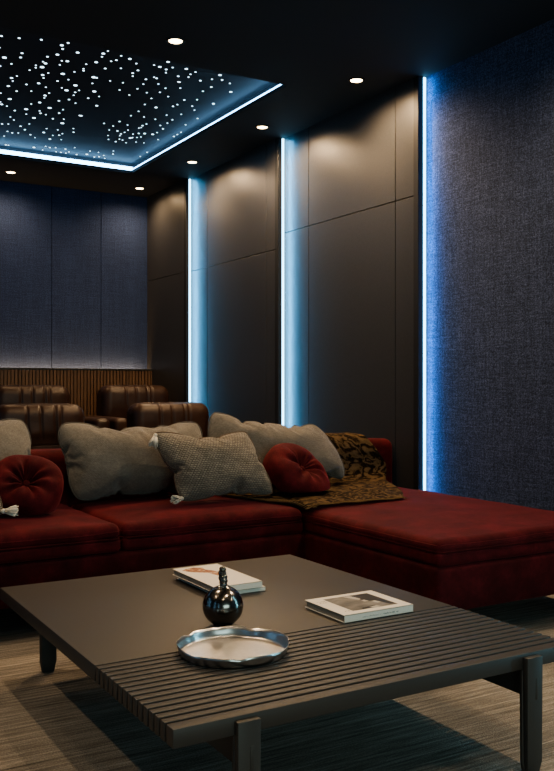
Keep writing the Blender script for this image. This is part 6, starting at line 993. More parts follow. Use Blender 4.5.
10 9 8 6 7 3 5 8 8 9 7 7 6 6 6 9 9 7 5 3 -198 18 11 9 16 12 12 11 11 11 0 10 11 4 7 7 8 7 6 6 5 6 6 6 2 4 -7 -200 22 15 10 17 17 14 13 13 12 7 3 11 9 8 7 7 5 5 4 4 4 5 2 2 -5 -16
-196 24 21 12 17 16 18 15 15 13 13 7 6 8 10 5 5 4 3 2 2 5 3 0 -3 -8 -15 -199 25 22 21 14 19 17 17 16 16 14 4 13 13 5 3 3 -1 3 2 5 2 0 0 -8 -12 -14 -200 26 23 23 19 17 17 16 19 17
18 14 11 3 3 4 1 3 2 2 3 2 0 -5 -11 -10 -18 -199 26 24 23 21 20 17 17 17 17 16 14 10 7 4 4 0 3 2 5 0 3 -2 -8 -8 -14 -20 -198 26 25 24 21 20 19 17 17 16 15 14 10 7 7 4 4 2 2 2 2 2
-2 -7 -13 -16 -21 -197 26 26 24 22 21 18 18 16 17 14 14 10 10 6 6 3 1 4 4 3 -3 -1 -9 -16 -15 -21 -199 27 27 25 22 21 19 18 16 16 14 13 11 10 7 7 5 4 3 1 4 0 -5 -11 -14 -19 -23 -198
27 26 26 24 22 17 19 16 15 14 14 11 11 7 8 6 6 1 4 3 0 -12 -11 -12 -22 -23 -199 28 28 26 24 23 19 18 15 15 14 13 11 11 9 8 5 8 5 4 2 -3 -7 -13 -20 -24 -25 -194 27 27 27 25 24 21 16
16 15 13 13 11 11 10 9 8 5 8 5 -2 -4 -8 -24 -20 -24 -23 -185 27 24 25 26 26 25 16 15 14 13 13 11 11 10 10 8 9 7 5 -5 -8 -10 -22 -28 -20 -27 -175 27 28 25 25 25 22 19 14 14 12 13 11
11 10 11 9 10 6 2 -15 -14 -4 -12 -23 -29 -23 -173 26 28 26 22 23 22 23 14 14 12 12 11 12 10 11 10 9 3 -4 0 -14 -24 -16 -9 -20 -28 -172 26 24 27 27 22 22 19 15 14 12 13 10 12 10 12
10 9 -3 3 -4 -12 -13 -19 -28 -20 -16 -171 22 27 27 26 22 21 19 15 15 12 13 10 11 11 11 10 10 4 -3 -8 -11 -13 -16 -19 -24 -29 -168 29 24 27 22 25 20 19 17 15 12 12 10 11 10 11 10 10
4 -13 0 -9 -14 -15 -18 -20 -23 -181 29 28 26 23 22 21 20 17 16 11 12 9 12 9 11 9 10 6 -8 -17 1 -13 -17 -17 -19 -20 -185 28 26 28 23 22 21 21 20 15 11 11 9 11 9 10 10 8 8 -1 -9 -25
-6 -16 -18 -18 -19 -184 29 27 23 22 22 22 22 21 20 10 9 10 9 10 9 8 8 5 6 -3 -17 -26 -20 -19 -20 -8 -178 25 26 28 24 23 22 20 19 13 12 9 10 9 10 8 9 6 6 4 1 -7 -15 -20 -20 -24 -30
-169 27 27 19 24 25 26 18 16 13 12 10 10 8 9 8 8 6 6 1 4 -8 -6 -15 -18 -18 -25 -189 28 26 25 22 24 23 15 15 12 13 9 11 8 9 8 8 5 6 2 2 -3 -6 -13 -15 -18 -24 -194 27 27 25 24 20 18
17 14 13 12 11 9 9 8 8 7 6 5 3 1 -1 -4 -11 -13 -20 -17 -199 26 27 23 23 18 18 15 16 12 13 10 11 8 8 7 7 6 4 3 3 -2 -2 -8 -11 -16 -22 -200 27 25 23 21 18 17 15 14 13 12 11 10 9 8 7
7 5 5 3 2 0 -2 -6 -9 -16 -25 -196 24 26 22 19 18 16 14 15 13 13 11 10 8 8 6 6 6 5 3 3 0 -1 -5 -6 -19 -16 -202 25 24 20 19 15 15 14 14 14 15 11 10 7 7 7 7 5 5 1 4 0 2 -6 -5 -11 -17
-204 24 19 22 15 15 15 14 13 13 6 14 15 9 8 4 8 5 6 4 -1 5 -2 1 -8 -7 -14 -206 21 22 15 14 15 14 12 12 11 7 6 20 10 11 8 5 2 8 7 4 -3 5 -2 0 -10 -9 -207 21 12 14 14 13 9 15 11 12 4
13 9 3 14 12 9 7 6 5 -1 10 3 2 1 -3 -10 -207 16 7 12 13 6 11 15 12 11 9 7 2 2 14 14 8 12 7 6 3 0 12 5 5 2 -6 -208 8 8 8 6 6 14 12 12 10 5 6 -2 9 7 16 14 8 9 4 0 10 8 8 8 6 6 952 22
23 25 26 26 27 27 27 26 20 20 7 9 18 19 21 25 17 21 22 23 23 23 23 22 22 21 20 -611 25 24 25 25 26 27 27 27 27 16 26 26 -2 17 20 21 22 25 19 23 24 23 24 24 24 23 22 9 -621 25 23 25
26 26 25 28 26 27 26 19 18 26 6 17 22 24 21 24 24 23 24 24 24 23 23 15 9 -623 29 16 26 25 27 26 26 26 27 27 20 19 25 25 6 23 23 23 23 24 24 24 24 23 22 18 14 9 -623 25 23 20 27 25
27 25 27 26 25 26 25 19 15 24 20 24 23 24 23 24 23 23 23 20 14 14 8 -620 24 21 25 21 27 26 26 26 25 27 26 26 21 18 23 23 22 24 23 23 24 23 22 21 19 14 11 7 -616 23 22 21 26 23 27
26 26 26 25 26 23 25 24 24 23 23 22 23 23 23 22 22 20 17 12 10 5 -609 25 16 23 24 25 26 26 26 26 26 25 26 24 25 23 23 24 22 24 23 23 23 21 18 10 11 13 4 -602 20 20 21 25 25 26 26
26 26 26 26 25 25 24 24 24 23 24 23 24 22 23 19 13 17 11 1 8 -593 16 23 20 24 25 26 26 26 26 26 26 25 25 25 24 24 23 25 22 25 22 22 16 18 8 14 3 3 -582 10 21 23 24 26 25 26 26 26
26 26 26 25 24 24 25 24 24 24 24 22 21 18 11 15 7 -2 3 -566 3 21 25 22 26 25 27 26 26 26 25 26 25 25 24 25 24 24 25 24 22 19 17 15 9 -1 7 -5 -542 -8 19 22 24 26 26 26 26 26 26 26
25 25 25 24 25 25 24 25 23 18 12 24 19 4 2 -1 -12 -537 6 23 17 24 25 26 26 26 26 26 26 25 25 25 25 25 24 25 25 19 11 20 12 25 -11 -2 6 -3 -529 13 16 21 23 26 25 26 27 26 26 25 26
25 24 25 25 25 24 25 15 20 8 24 11 2 -4 -21 1 -506 23 7 19 23 25 26 26 26 26 26 25 26 25 24 25 25 24 24 25 23 18 15 10 -11 14 4 -10 -28 -482 14 15 20 23 24 25 26 26 26 26 26 25 25
24 25 25 24 25 23 23 18 19 -3 9 -10 12 -3 -25 -482 10 19 19 21 24 24 26 26 26 26 26 25 25 24 24 25 25 25 20 24 15 17 18 4 -1 -14 -5 5 -490 3 24 15 18 25 21 25 26 26 26 26 25 24 25
24 25 24 26 22 21 17 16 14 12 2 0 -7 -6 -486 -3 25 17 12 22 22 25 26 26 25 26 25 24 24 24 25 25 25 23 13 21 14 7 18 11 0 -4 -6 -514 26 25 12 17 18 22 23 26 26 25 25 25 24 25 24 24
25 24 25 18 11 14 19 4 16 2 -3 -7 -522 36 22 22 19 12 20 21 25 26 25 25 25 24 24 24 24 24 25 24 23 19 15 14 6 5 -2 -8 -16 -511 30 27 22 19 28 21 21 18 26 25 24 25 24 24 24 23 24 25
24 23 22 17 5 -8 10 3 -14 7 -522 24 23 23 24 24 26 21 25 25 25 25 24 24 24 23 24 23 24 24 23 23 20 -5 4 -12 -2 18 1 -523 17 23 23 24 24 24 26 26 26 25 25 24 24 23 23 24 23 23 24 22
24 15 19 -9 0 -4 -14 22 -522 10 22 24 24 25 25 26 27 25 25 25 24 25 23 23 23 23 23 23 22 22 20 17 11 -3 -5 -10 -16 -492 -3 22 23 25 26 25 27 25 26 26 25 24 24 23 23 22 23 22 24 22
20 22 17 14 6 -2 -5 -10 -531 11 22 23 25 25 27 26 26 26 25 25 24 24 23 23 23 21 23 22 22 22 21 18 14 10 1 -1 -6 -554 21 20 23 25 26 26 26 26 25 26 24 25 24 23 23 22 22 21 23 22 21
21 19 16 12 4 0 -5 -564 30 16 20 25 26 26 26 26 26 25 24 25 24 23 23 22 20 22 22 22 21 21 19 18 14 6 2 -3 -573 27 23 18 25 26 26 25 26 25 25 25 24 24 23 21 24 21 19 23 20 22 21 20
18 16 10 4 -2 -582 26 21 23 25 26 26 26 25 25 23 25 25 23 23 23 22 16 24 21 21 21 22 21 18 17 13 7 -1 -588 25 22 25 24 26 25 25 24 23 26 24 23 15 25 25 23 24 14 24 21 22 20 22 22
18 14 10 0 -591 25 22 24 25 25 25 20 25 25 24 24 22 18 15 25 21 22 24 23 21 22 21 21 22 23 16 12 2 -593 23 24 24 24 24 23 18 25 25 24 22 22 19 9 24 14 25 25 25 23 22 22 23 21 22 24
13 5 -591 23 22 23 23 23 22 20 19 25 24 22 22 18 16 10 25 11 24 25 25 24 23 23 23 23 23 22 7 -584 19 20 21 22 22 22 22 21 21 20 8 23 21 22 22 23 14 6 21 26 24 24 24 24 23 22 21 20
-590 23 24 25 26 25 26 26 27 26 25 24 -1 9 18 20 21 22 25 25 25 24 24 24 24 24 24 -590 17 24 26 19 25 25 25 26 26 21 24 24 -4 17 24 20 25 24 26 25 26 25 26 26 25 24 -592 12 21 25
20 20 23 23 25 24 27 24 15 20 5 24 24 25 26 26 27 26 27 27 26 27 21 -590 10 15 24 19 22 19 22 22 24 23 27 26 4 19 25 26 26 26 27 27 27 27 27 28 26 23 -589 8 13 16 23 18 20 20 21 21
22 27 18 17 25 26 26 27 27 27 26 28 27 28 27 25 25 -585 6 11 14 18 20 21 21 18 19 19 22 23 25 26 26 26 27 27 27 27 28 28 27 27 26 23 -580 5 10 14 16 18 20 20 20 19 21 22 24 24 26
26 26 27 27 27 27 28 28 27 28 25 21 -575 5 10 12 16 17 19 20 20 21 21 22 23 25 25 26 26 26 27 28 27 28 28 28 26 25 20 -569 5 9 11 15 17 19 19 21 20 22 22 23 24 25 25 27 26 27 27 28
28 28 27 25 26 20 -561 3 7 10 14 16 19 20 21 20 22 22 24 23 25 25 25 27 27 27 27 29 28 27 25 24 20 -551 2 8 5 13 15 20 19 21 21 22 22 23 23 24 25 26 26 27 27 27 28 27 27 27 20 19
-534 -3 2 8 11 14 19 19 22 21 22 22 23 23 24 25 26 25 26 27 28 28 28 26 23 18 16 -514 2 -7 8 9 11 17 21 21 21 23 22 23 23 23 24 25 26 26 27 28 28 28 12 23 9 21 -508 2 17 8 9 7 9 21
22 22 23 22 23 22 24 24 24 25 26 27 28 27 27 17 6 21 2 -481 4 -4 11 11 12 16 18 23 22 23 22 23 22 24 23 24 25 26 28 22 24 29 26 15 6 15 -485 -7 4 6 17 15 14 14 23 22 23 22 23 23 23
23 24 25 27 26 28 23 16 23 28 19 8 -494 -5 14 5 2 16 16 19 22 21 23 23 23 22 23 24 24 24 27 27 27 24 25 20 10 19 25 -480 -19 -1 7 10 15 18 19 21 21 23 22 23 23 23 23 24 25 26 27 26
25 24 23 21 15 9 -485 4 -13 8 16 12 17 19 20 21 23 22 24 22 24 23 24 24 26 22 28 26 24 23 22 20 18 -511 0 2 10 14 16 17 17 20 21 23 23 23 23 23 23 24 25 25 25 21 28 24 22 22 22 20
-511 0 11 3 15 16 16 16 18 21 23 23 24 22 24 23 24 25 25 26 24 14 27 23 21 22 22 -494 2 -8 16 15 15 15 16 16 16 24 23 23 24 23 23 25 24 26 26 25 20 12 18 18 18 30 -497 14 9 -5 13
13 16 17 19 22 23 24 23 23 23 24 24 25 25 26 26 25 20 18 18 16 5 -491 4 10 20 11 11 7 20 21 22 23 23 23 23 24 23 25 25 25 26 26 24 25 21 19 20 12 -515 2 8 12 17 12 15 21 22 22 23
23 23 23 23 24 24 25 26 26 26 25 25 22 21 20 14 -521 -3 7 13 13 18 19 21 21 23 22 23 23 23 23 24 24 25 26 26 25 26 25 23 22 18 20 -528 -7 7 14 15 20 19 22 21 22 22 23 23 23 23 24
24 25 26 25 26 25 26 24 23 20 16 -545 4 10 15 17 20 20 21 22 22 22 22 23 23 24 23 25 24 26 25 25 26 25 25 24 19 8 -542 12 5 16 18 20 21 21 21 22 22 23 22 23 24 24 24 25 25 25 25 25
26 24 25 15 19 -553 8 11 18 18 21 22 21 21 22 21 22 23 23 23 24 24 25 25 24 25 25 26 24 24 22 17 -561 10 17 15 21 21 21 21 22 22 22 21 21 23 23 24 24 24 24 25 25 25 24 26 22 23 19
-565 14 13 21 21 21 21 23 22 22 23 22 16 23 22 23 24 24 25 24 24 24 25 25 24 21 21 -566 12 22 20 21 22 22 21 22 22 23 20 23 16 20 23 24 24 24 24 22 25 24 25 24 23 20 -566 17 23 21
21 23 22 20 22 22 23 21 20 15 20 21 24 23 24 24 23 21 24 25 24 23 21 -562 21 22 22 23 22 21 21 22 22 22 21 11 22 22 16 22 24 23 23 16 25 25 24 24 23 22''',
}

def cloth_shape(key):
    v = [int(t) for t in CLOTH[key].split()]
    n = len(v) // 3
    cols = []
    for a in range(3):
        acc = 0; col = []
        for t in v[a * n:(a + 1) * n]:
            acc += t; col.append(acc / 2000)
        cols.append(col)
    return [Vector(p) for p in zip(*cols)]

def cloth_pillow(name, key, nu, nv, W, H, mat, label, group, seed=0.0, xf=None):
    """two cloth panels sewn along the rim; returns the thing, its four corners (BL, BR, TR, TL)"""
    P = cloth_shape(key)
    if xf is not None: P = [xf @ p for p in P]
    base = sum(P, Vector()) / len(P); base.z = min(p.z for p in P)
    bm = bmesh.new(); uvl = bm.loops.layers.uv.new('UVMap')
    V = [bm.verts.new(p - base) for p in P]
    k = 0; rim = {}
    for side in (1, -1):
        g = {}
        for i in range(nu + 1):
            for j in range(nv + 1):
                e = i in (0, nu) or j in (0, nv)
                if e and side < 0:
                    g[i, j] = rim[i, j]; continue
                g[i, j] = V[k]; k += 1
                if e: rim[i, j] = g[i, j]
        for i in range(nu):
            for j in range(nv):
                ij = [(i, j), (i + 1, j), (i + 1, j + 1), (i, j + 1)]
                if side < 0: ij.reverse()
                f = bm.faces.new([g[q] for q in ij])
                for lp, q in zip(f.loops, ij):
                    lp[uvl].uv = (q[0] / nu * W + seed, q[1] / nv * H + (0 if side > 0 else 1.37))
    ring = [rim[i, 0].co.copy() for i in range(nu)] + [rim[nu, j].co.copy() for j in range(nv)] + [rim[i, nv].co.copy() for i in range(nu, 0, -1)] + [rim[0, j].co.copy() for j in range(nv, 0, -1)]
    cw = [rim[0, 0].co.copy(), rim[nu, 0].co.copy(), rim[nu, nv].co.copy(), rim[0, nv].co.copy()]
    t = thing(name, label, 'pillow', base, 0, group)
    body = mesh_obj('pillow_cover', bm, mat, t, 180)
    md = body.modifiers.new('smooth', 'SUBSURF'); md.levels = 1; md.render_levels = 2
    bm = bmesh.new(); tube(bm, ring, .0032, 6, closed=True)
    mesh_obj('piping', bm, M['seam'] if mat == M['knit'] else mat, t, 180)
    return t, cw

def tassel(parent, p, d, length=.055):
    """short yarn tassel hanging at p in direction d (parent space)"""
    d = Vector(d).normalized()
    rot = Vector((0, 0, 1)).rotation_difference(d).to_matrix().to_4x4()
    bm = bmesh.new()
    lathe(bm, [(.004, 0), (.009, .004), (.011, .010), (.009, .016), (.0075, .018)], 14)
    rnd = random.Random(3)
    for k in range(26):
        a = 2 * PI * k / 26; r0 = .003 + .005 * rnd.random(); sp = .006 + .010 * rnd.random()
        l = length * (.85 + .25 * rnd.random())
        tube(bm, [(r0 * math.cos(a), r0 * math.sin(a), .014), ((r0 + sp * .7) * math.cos(a), (r0 + sp * .7) * math.sin(a), .014 + l * .45), ((r0 + sp) * math.cos(a + .1), (r0 + sp) * math.sin(a + .1), l)], [.0026, .003, .0022], 5)
    bm.transform(Matrix.Translation(Vector(p)) @ rot)
    return mesh_obj('tassel', bm, M['tassel'], parent, 180)


# large grey linen cushions along the back of the sofa
GP = 'large grey linen cushions along the sofa back'
cloth_pillow('throw_pillow', 'p2', 40, 28, .66, .42, M['linen'], 'large grey linen pillow behind the small tasselled one, second from the left', GP, .3)
cloth_pillow('throw_pillow', 'p4', 40, 28, .66, .42, M['linen'], 'large slumped grey linen pillow at the right, leaning beside the brown throw', GP, .7)
cloth_pillow('throw_pillow', 'p1', 40, 28, .66, .42, M['linen'], 'grey linen pillow cut off by the left edge of the photo', GP, .9)
TP = 'small knitted tasselled pillows'
t, cw = cloth_pillow('tassel_pillow', 'p3', 36, 28, .52, .40, M['knit'], 'small taupe knitted pillow with white corner tassels in the middle of the sofa', TP, .2)
tassel(t, cw[3] + Vector((.004, -.004, 0)), (-.42, -.35, -.85), .062)
tassel(t, cw[0] + Vector((.002, -.002, .008)), (-1, -.40, .02), .062)
t, cw = cloth_pillow('tassel_pillow', 'p3', 36, 28, .52, .40, M['knit'], 'knitted pillow outside the left edge, its white tassel beside the round red cushion', TP, .5,
                     Matrix.Translation((.84, 3.555, .010)) @ Matrix.Rotation(.10, 4, 'Z') @ Matrix.Translation((-2.14, -3.66, 0)))
tassel(t, cw[1] + Vector((-.004, -.002, .010)), (1, -.30, .0), .062)

# round tufted cushions
def round_cushion(centre, nrm, R, T, label, seed, wide=1.0, rest=.464):
    t = thing('round_cushion', label, 'cushion', (centre[0], centre[1], centre[2] - R * .75), 0, 'round red tufted cushions')
    c = Vector((0, 0, R * .75))
    N = Vector(nrm).normalized()
    rot = Vector((0, 0, 1)).rotation_difference(N).to_matrix().to_4x4()
    bm = bmesh.new()
    nA, nP = 144, 44
    rnd = random.Random(int(seed * 10))
    pleats = []
    for sd in (1, -1):
        k = 8; a0 = rnd.random() * 6
        pleats.append([(a0 + 2 * PI * (q + rnd.uniform(-.32, .32)) / k, rnd.uniform(.45, 1.15), rnd.uniform(.10, .19), rnd.uniform(.55, .95)) for q in range(k)])
    def pt(i, a):
        phi = PI * i / nP                                  # 0 = front pole, PI = back pole
        s = math.sin(phi); cz = math.cos(phi)
        r = R * (abs(s) ** .80)
        sg = 1 if cz > 0 else -1
        z = T / 2 * sg * abs(cz) ** .62
        f = r / R
        z -= sg * T * .30 * math.exp(-(f / .30) ** 2)
        cut = 0
        for (pa, dp, wd, ln) in pleats[0 if sg > 0 else 1]:
            d = (a + .22 * f - pa + PI) % (2 * PI) - PI
            w_ = wd * (.7 + .9 * f)
            cut += dp * (math.exp(-(d / w_) ** 2) - .40 * math.exp(-((abs(d) - 2.0 * w_) / (1.1 * w_)) ** 2)) * max(0, min(1, f / .10)) * math.exp(-((f - .28) / (ln * .52)) ** 2)
        z -= sg * T * .095 * cut
        rr = r * (1 - .020 * cut * s) + .010 * noise.noise(Vector((math.cos(a) * 1.5 + seed, math.sin(a) * 1.5, z * 8))) * s
        return Vector((rr * math.cos(a) * wide, rr * math.sin(a), z + .010 * noise.noise(Vector((rr * 7 * math.cos(a), rr * 7 * math.sin(a), seed + sg)))))
    rings = []
    for i in range(nP + 1):
        if i in (0, nP):
            rings.append([bm.verts.new(pt(i, 0))])
        else:
            rings.append([bm.verts.new(pt(i, 2 * PI * k / nA)) for k in range(nA)])
    for A, B in zip(rings, rings[1:]):
        for k in range(nA):
            k2 = (k + 1) % nA
            if len(A) == 1: bm.faces.new((A[0], B[k], B[k2]))
            elif len(B) == 1: bm.faces.new((A[k], A[k2], B[0]))
            else: bm.faces.new((A[k], A[k2], B[k2], B[k]))
    bm.transform(Matrix.Translation(c) @ rot)
    # settle on the seat
    for v in bm.verts:
        zf = rest - (centre[2] - R * .75)
        if v.co.z < zf: v.co.z = zf + (v.co.z - zf) * .12
    mesh_obj('cushion_cover', bm, M['red'], t, 180)
    bm = bmesh.new()
    bmesh.ops.create_uvsphere(bm, u_segments=16, v_segments=10, radius=.015)
    bm.transform(Matrix.Translation(c + N * (T * .5 - T * .27 + .002)) @ rot @ Matrix.Diagonal((1, 1, .55, 1)))
    mesh_obj('button', bm, M['red'], t, 180)
    return t
round_cushion((.985, 3.755, .560), (-.06, -.80, .60), .150, .20, 'round red tufted velvet cushion at the left end of the sofa', .6, 1.06)
round_cushion((2.328, 3.722, .560), (.30, -.66, .69), .178, .168, 'round red tufted velvet cushion squashed on the brown throw', 2.2, 1.04, .486)

# ------------------------------------------------------------------ brown throw
def smooth_path(pts, n):
    """Catmull-Rom through 2D/3D points, resampled"""
    P = [Vector(p) for p in pts]; out = []
    for i in range(len(P) - 1):
        p0 = P[max(i - 1, 0)]; p1 = P[i]; p2 = P[i + 1]; p3 = P[min(i + 2, len(P) - 1)]
        for k in range(n):
            t = k / n
            out.append(.5 * ((2 * p1) + (p2 - p0) * t + (2 * p0 - 5 * p1 + 4 * p2 - p3) * t * t + (3 * p1 - p0 - 3 * p2 + p3) * t ** 3))
    out.append(P[-1]); return out
# (x left, x right, y left, y right, z)
TH = [(2.205, 2.745, 3.405, 3.405, .4465), (2.10, 2.860, 3.60, 3.56, .4525), (2.03, 2.980, 3.80, 3.78, .4550), (2.00, 3.080, 3.98, 3.97, .4555),
      (2.00, 3.185, 4.120, 4.115, .4680), (2.02, 3.205, 4.154, 4.152, .540), (2.05, 3.14, 4.157, 4.157, .628), (2.07, 3.085, 4.195, 4.195, .700),
      (2.09, 3.07, 4.30, 4.30, .708), (2.10, 3.07, 4.415, 4.415, .698), (2.10, 3.04, 4.450, 4.450, .62), (2.10, 3.04, 4.456, 4.456, .48)]
L_ = smooth_path([(a, c_, z) for a, b, c_, d, z in TH], 9)
R_ = smooth_path([(b, d, z) for a, b, c_, d, z in TH], 9)
nt = 60
bm = bmesh.new(); uvl = bm.loops.layers.uv.new('UVMap')
tb = Vector((2.45, 3.75, .43))
rows = []; UVT = {}
arc = 0
for i, (a, b) in enumerate(zip(L_, R_)):
    if i: arc += (a.lerp(b, .5) - L_[i - 1].lerp(R_[i - 1], .5)).length
    row = []
    for k in range(nt + 1):
        u = k / nt
        q = a.lerp(b, u)
        f = i / (len(L_) - 1)
        rip = .5 + .5 * math.sin(u * 23 + 2.2 * math.sin(f * 5) + f * 4) ; rip *= .35 + .65 * noise.noise(Vector((u * 3, f * 5, 2)))
        amp = .010 if f < .35 else .009
        out = Vector((0, 0, 1)) if f < .34 else (Vector((0, -1, .15)) if f < .60 else (Vector((0, 0, 1)) if f < .8 else Vector((0, 1, 0))))
        q = q + out * (amp * max(0, rip) + .004 * max(0, noise.noise(Vector((u * 9, f * 14, 7)))))
        if q.x < 2.19 and f < .36: q.z += .006
        if abs(q.x - 2.197) < .035 and f < .12: q.z -= .014 * (1 - abs(q.x - 2.197) / .035)
        if i == 0: q.y += .008 * noise.noise(Vector((u * 8, 3, 3)))
        v = bm.verts.new(q - tb); UVT[v] = (u * .8, arc); row.append(v)
    rows.append(row)
for A, B in zip(rows, rows[1:]):
    for k in range(nt):
        f = bm.faces.new((A[k], A[k + 1], B[k + 1], B[k]))
        for lp in f.loops: lp[uvl].uv = UVT[lp.vert]
edge = [v.co.copy() for v in rows[0]]
left = [r[0].co.copy() for r in rows[:26]]
throw = thing('throw_blanket', 'brown patterned fringed throw draped over the sofa back and onto the chaise', 'blanket', tb)
o = mesh_obj('cloth', bm, M['throw'], throw, 180)
if o.data.polygons[0].normal.z < 0: o.data.flip_normals()
md = o.modifiers.new('thickness', 'SOLIDIFY'); md.thickness = .005; md.offset = 1
bm = bmesh.new(); rnd = random.Random(5)
pts = [edge[int(k)].lerp(edge[min(int(k) + 1, nt)], k - int(k)) for k in [j * nt / 95 for j in range(96)]]
for p in pts:
    l = .024 + .010 * rnd.random()
    tube(bm, [p + Vector((0, .002, .003)), p + Vector((rnd.uniform(-.004, .004), -l * .5, .003)), p + Vector((rnd.uniform(-.006, .006), -l, .002))], [.0028, .0024, .0014], 5)
for j in range(50):
    k = j * 25 / 50; p = left[int(k)].lerp(left[min(int(k) + 1, 25)], k - int(k)); l = .022 + .008 * rnd.random()
    tube(bm, [p + Vector((.001, 0, .001)), p + Vector((-l * .6, -l * .3, .0)), p + Vector((-l, -l * .5, -.004))], [.0026, .0022, .0014], 5)
mesh_obj('fringe', bm, M['throw'], throw, 180)

# ------------------------------------------------------------------ cinema recliners
RISE = .13
bm = bmesh.new(); box(bm, XL, 3.26, 6.42, YW + .04, -.02, RISE, .01, 2)
struct(mesh_obj('floor.001', bm, M['carpet']))

def make_recliner(label, loc, group):
    t = thing('cinema_recliner', label, 'recliner', loc, 0, group)
    bm = bmesh.new(); rbox(bm, (-.29, -.60, .03), (.29, .20, .30), .03, (4, 6, 2), 3); mesh_obj('base', bm, M['leather'], t, 180)
    def seatf(p):
        q = p.copy(); k = max(0, (p.z - .30) / .16); q.z += k * .02 * (1 - (p.x / .29) ** 2); return q
    bm = bmesh.new(); rbox(bm, (-.29, -.66, .285), (.29, .03, .445), .055, (10, 8, 2), 5, seatf); mesh_obj('seat_cushion', bm, M['leather'], t, 180)
    bm = bmesh.new(); rbox(bm, (-.285, -.69, .07), (.285, -.60, .285), .03, (6, 2, 3), 4); mesh_obj('footrest', bm, M['leather'], t, 180)
    def chan(zt, zb, dep, offs):
        def f(p):
            q = p.copy()
            if p.y < .09:
                fz = min(1, max(0, (p.z - zb) / .05)) * min(1, max(0, (zt - p.z) / .02) + .65)
                for x0 in offs:
                    q.y += dep * math.exp(-((p.x - x0 - .006 * math.sin(p.z * 14)) / .0085) ** 2) * fz
                q.y -= .018 * (1 - (p.x / .3) ** 2) * fz
                q.y += .004 * noise.noise(Vector((p.x * 9, p.z * 12, 2)))
            else:
                q.y += .02 * (1 - (p.x / .3) ** 2)
            q.z += .010 * (1 - (p.x / .3) ** 4) * max(0, (p.z - zb) / (zt - zb)) + .004 * noise.noise(Vector((p.x * 6, 1, 3)))
            return q
        return f
    bm = bmesh.new(); rbox(bm, (-.295, .0, .36), (.295, .21, .605), .035, (10, 3, 4), 4, chan(.605, .36, .0, ())); mesh_obj('backrest', bm, M['leather'], t, 180)
    bm = bmesh.new(); rbox(bm, (-.312, -.025, .545), (.312, .20, .862), .078, (70, 4, 10), 7, chan(.862, .62, .011, (-.105, -.012, .088, .128))); hr = mesh_obj('headrest', bm, M['leather'], t, 180)
    pts = []
    for k in range(25):
        a = PI * k / 24
        pts.append(((-.308 + .616 * k / 24), .088, .872 - .058 * abs(2 * k / 24 - 1) ** 8))
    bm = bmesh.new(); tube(bm, pts, .004, 6); mesh_obj('piping', bm, M['leather'], hr, 180)
    for s in (-1, 1):
        bm = bmesh.new(); a, b = sorted((s * .306, s * .432))
        rbox(bm, (a, -.62, .03), (b, .12, .615), .04, (3, 8, 5), 4); mesh_obj('armrest', bm, M['leather'], t, 180)
    return t
GR = 'brown leather cinema recliners behind the sofa'
rc = make_recliner('front row brown leather recliner nearest the dark side wall', (2.675, 6.02, 0), GR)
dup(rc, (1.70, 6.02, 0), 0, 'front row brown leather recliner at the left edge of the photo', GR)
corner_seat = dup(rc, (2.85, 7.17, RISE), 0, 'back row brown leather recliner in the corner in front of the wooden slats', GR)
dup(rc, (1.955, 7.17, RISE), 0, 'back row brown leather recliner at the left edge of the photo', GR)
for ch in list(corner_seat.children):                      # the corner seat meets the wall without an outer armrest
    if ch.name.startswith('armrest') and max(v.co.x for v in ch.data.vertices) > .3: bpy.data.objects.remove(ch)

# ------------------------------------------------------------------ coffee table
TX, TY, TZ = 1.30, 2.335, .313
table = thing('coffee_table', 'low taupe coffee table with a slatted front half', 'coffee table', (TX, TY, 0))
x0, x1 = -.582, .575
def yy(v): return v - TY
TH_ = .040
bm = bmesh.new(); box(bm, x0, x1, yy(2.086), yy(3.055), TZ - TH_, TZ, .0022, 2); mesh_obj('top_panel', bm, M['table'], table, 40)
bm = bmesh.new()
for k in range(14):
    y = 1.659 + k * .0306
    box(bm, x0, x1, yy(y), yy(y + .0222), TZ - TH_, TZ, .0018, 2)
for xb in (x0 + .10, -.015, x1 - .13):
    box(bm, xb, xb + .03, yy(1.64), yy(2.10), TZ - TH_ + .002, TZ - .018)
box(bm, x0 + .03, x1 - .03, yy(1.64), yy(2.10), TZ - TH_ + .001, TZ - TH_ + .006)  # thin unseen board added to block light through the slat gaps
mesh_obj('slatted_top', bm, M['table'], table, 40)
bm = bmesh.new(); box(bm, x0, x1, yy(1.615), yy(1.651), TZ - TH_, TZ, .0022, 2); mesh_obj('front_rail', bm, M['table'], table, 40)
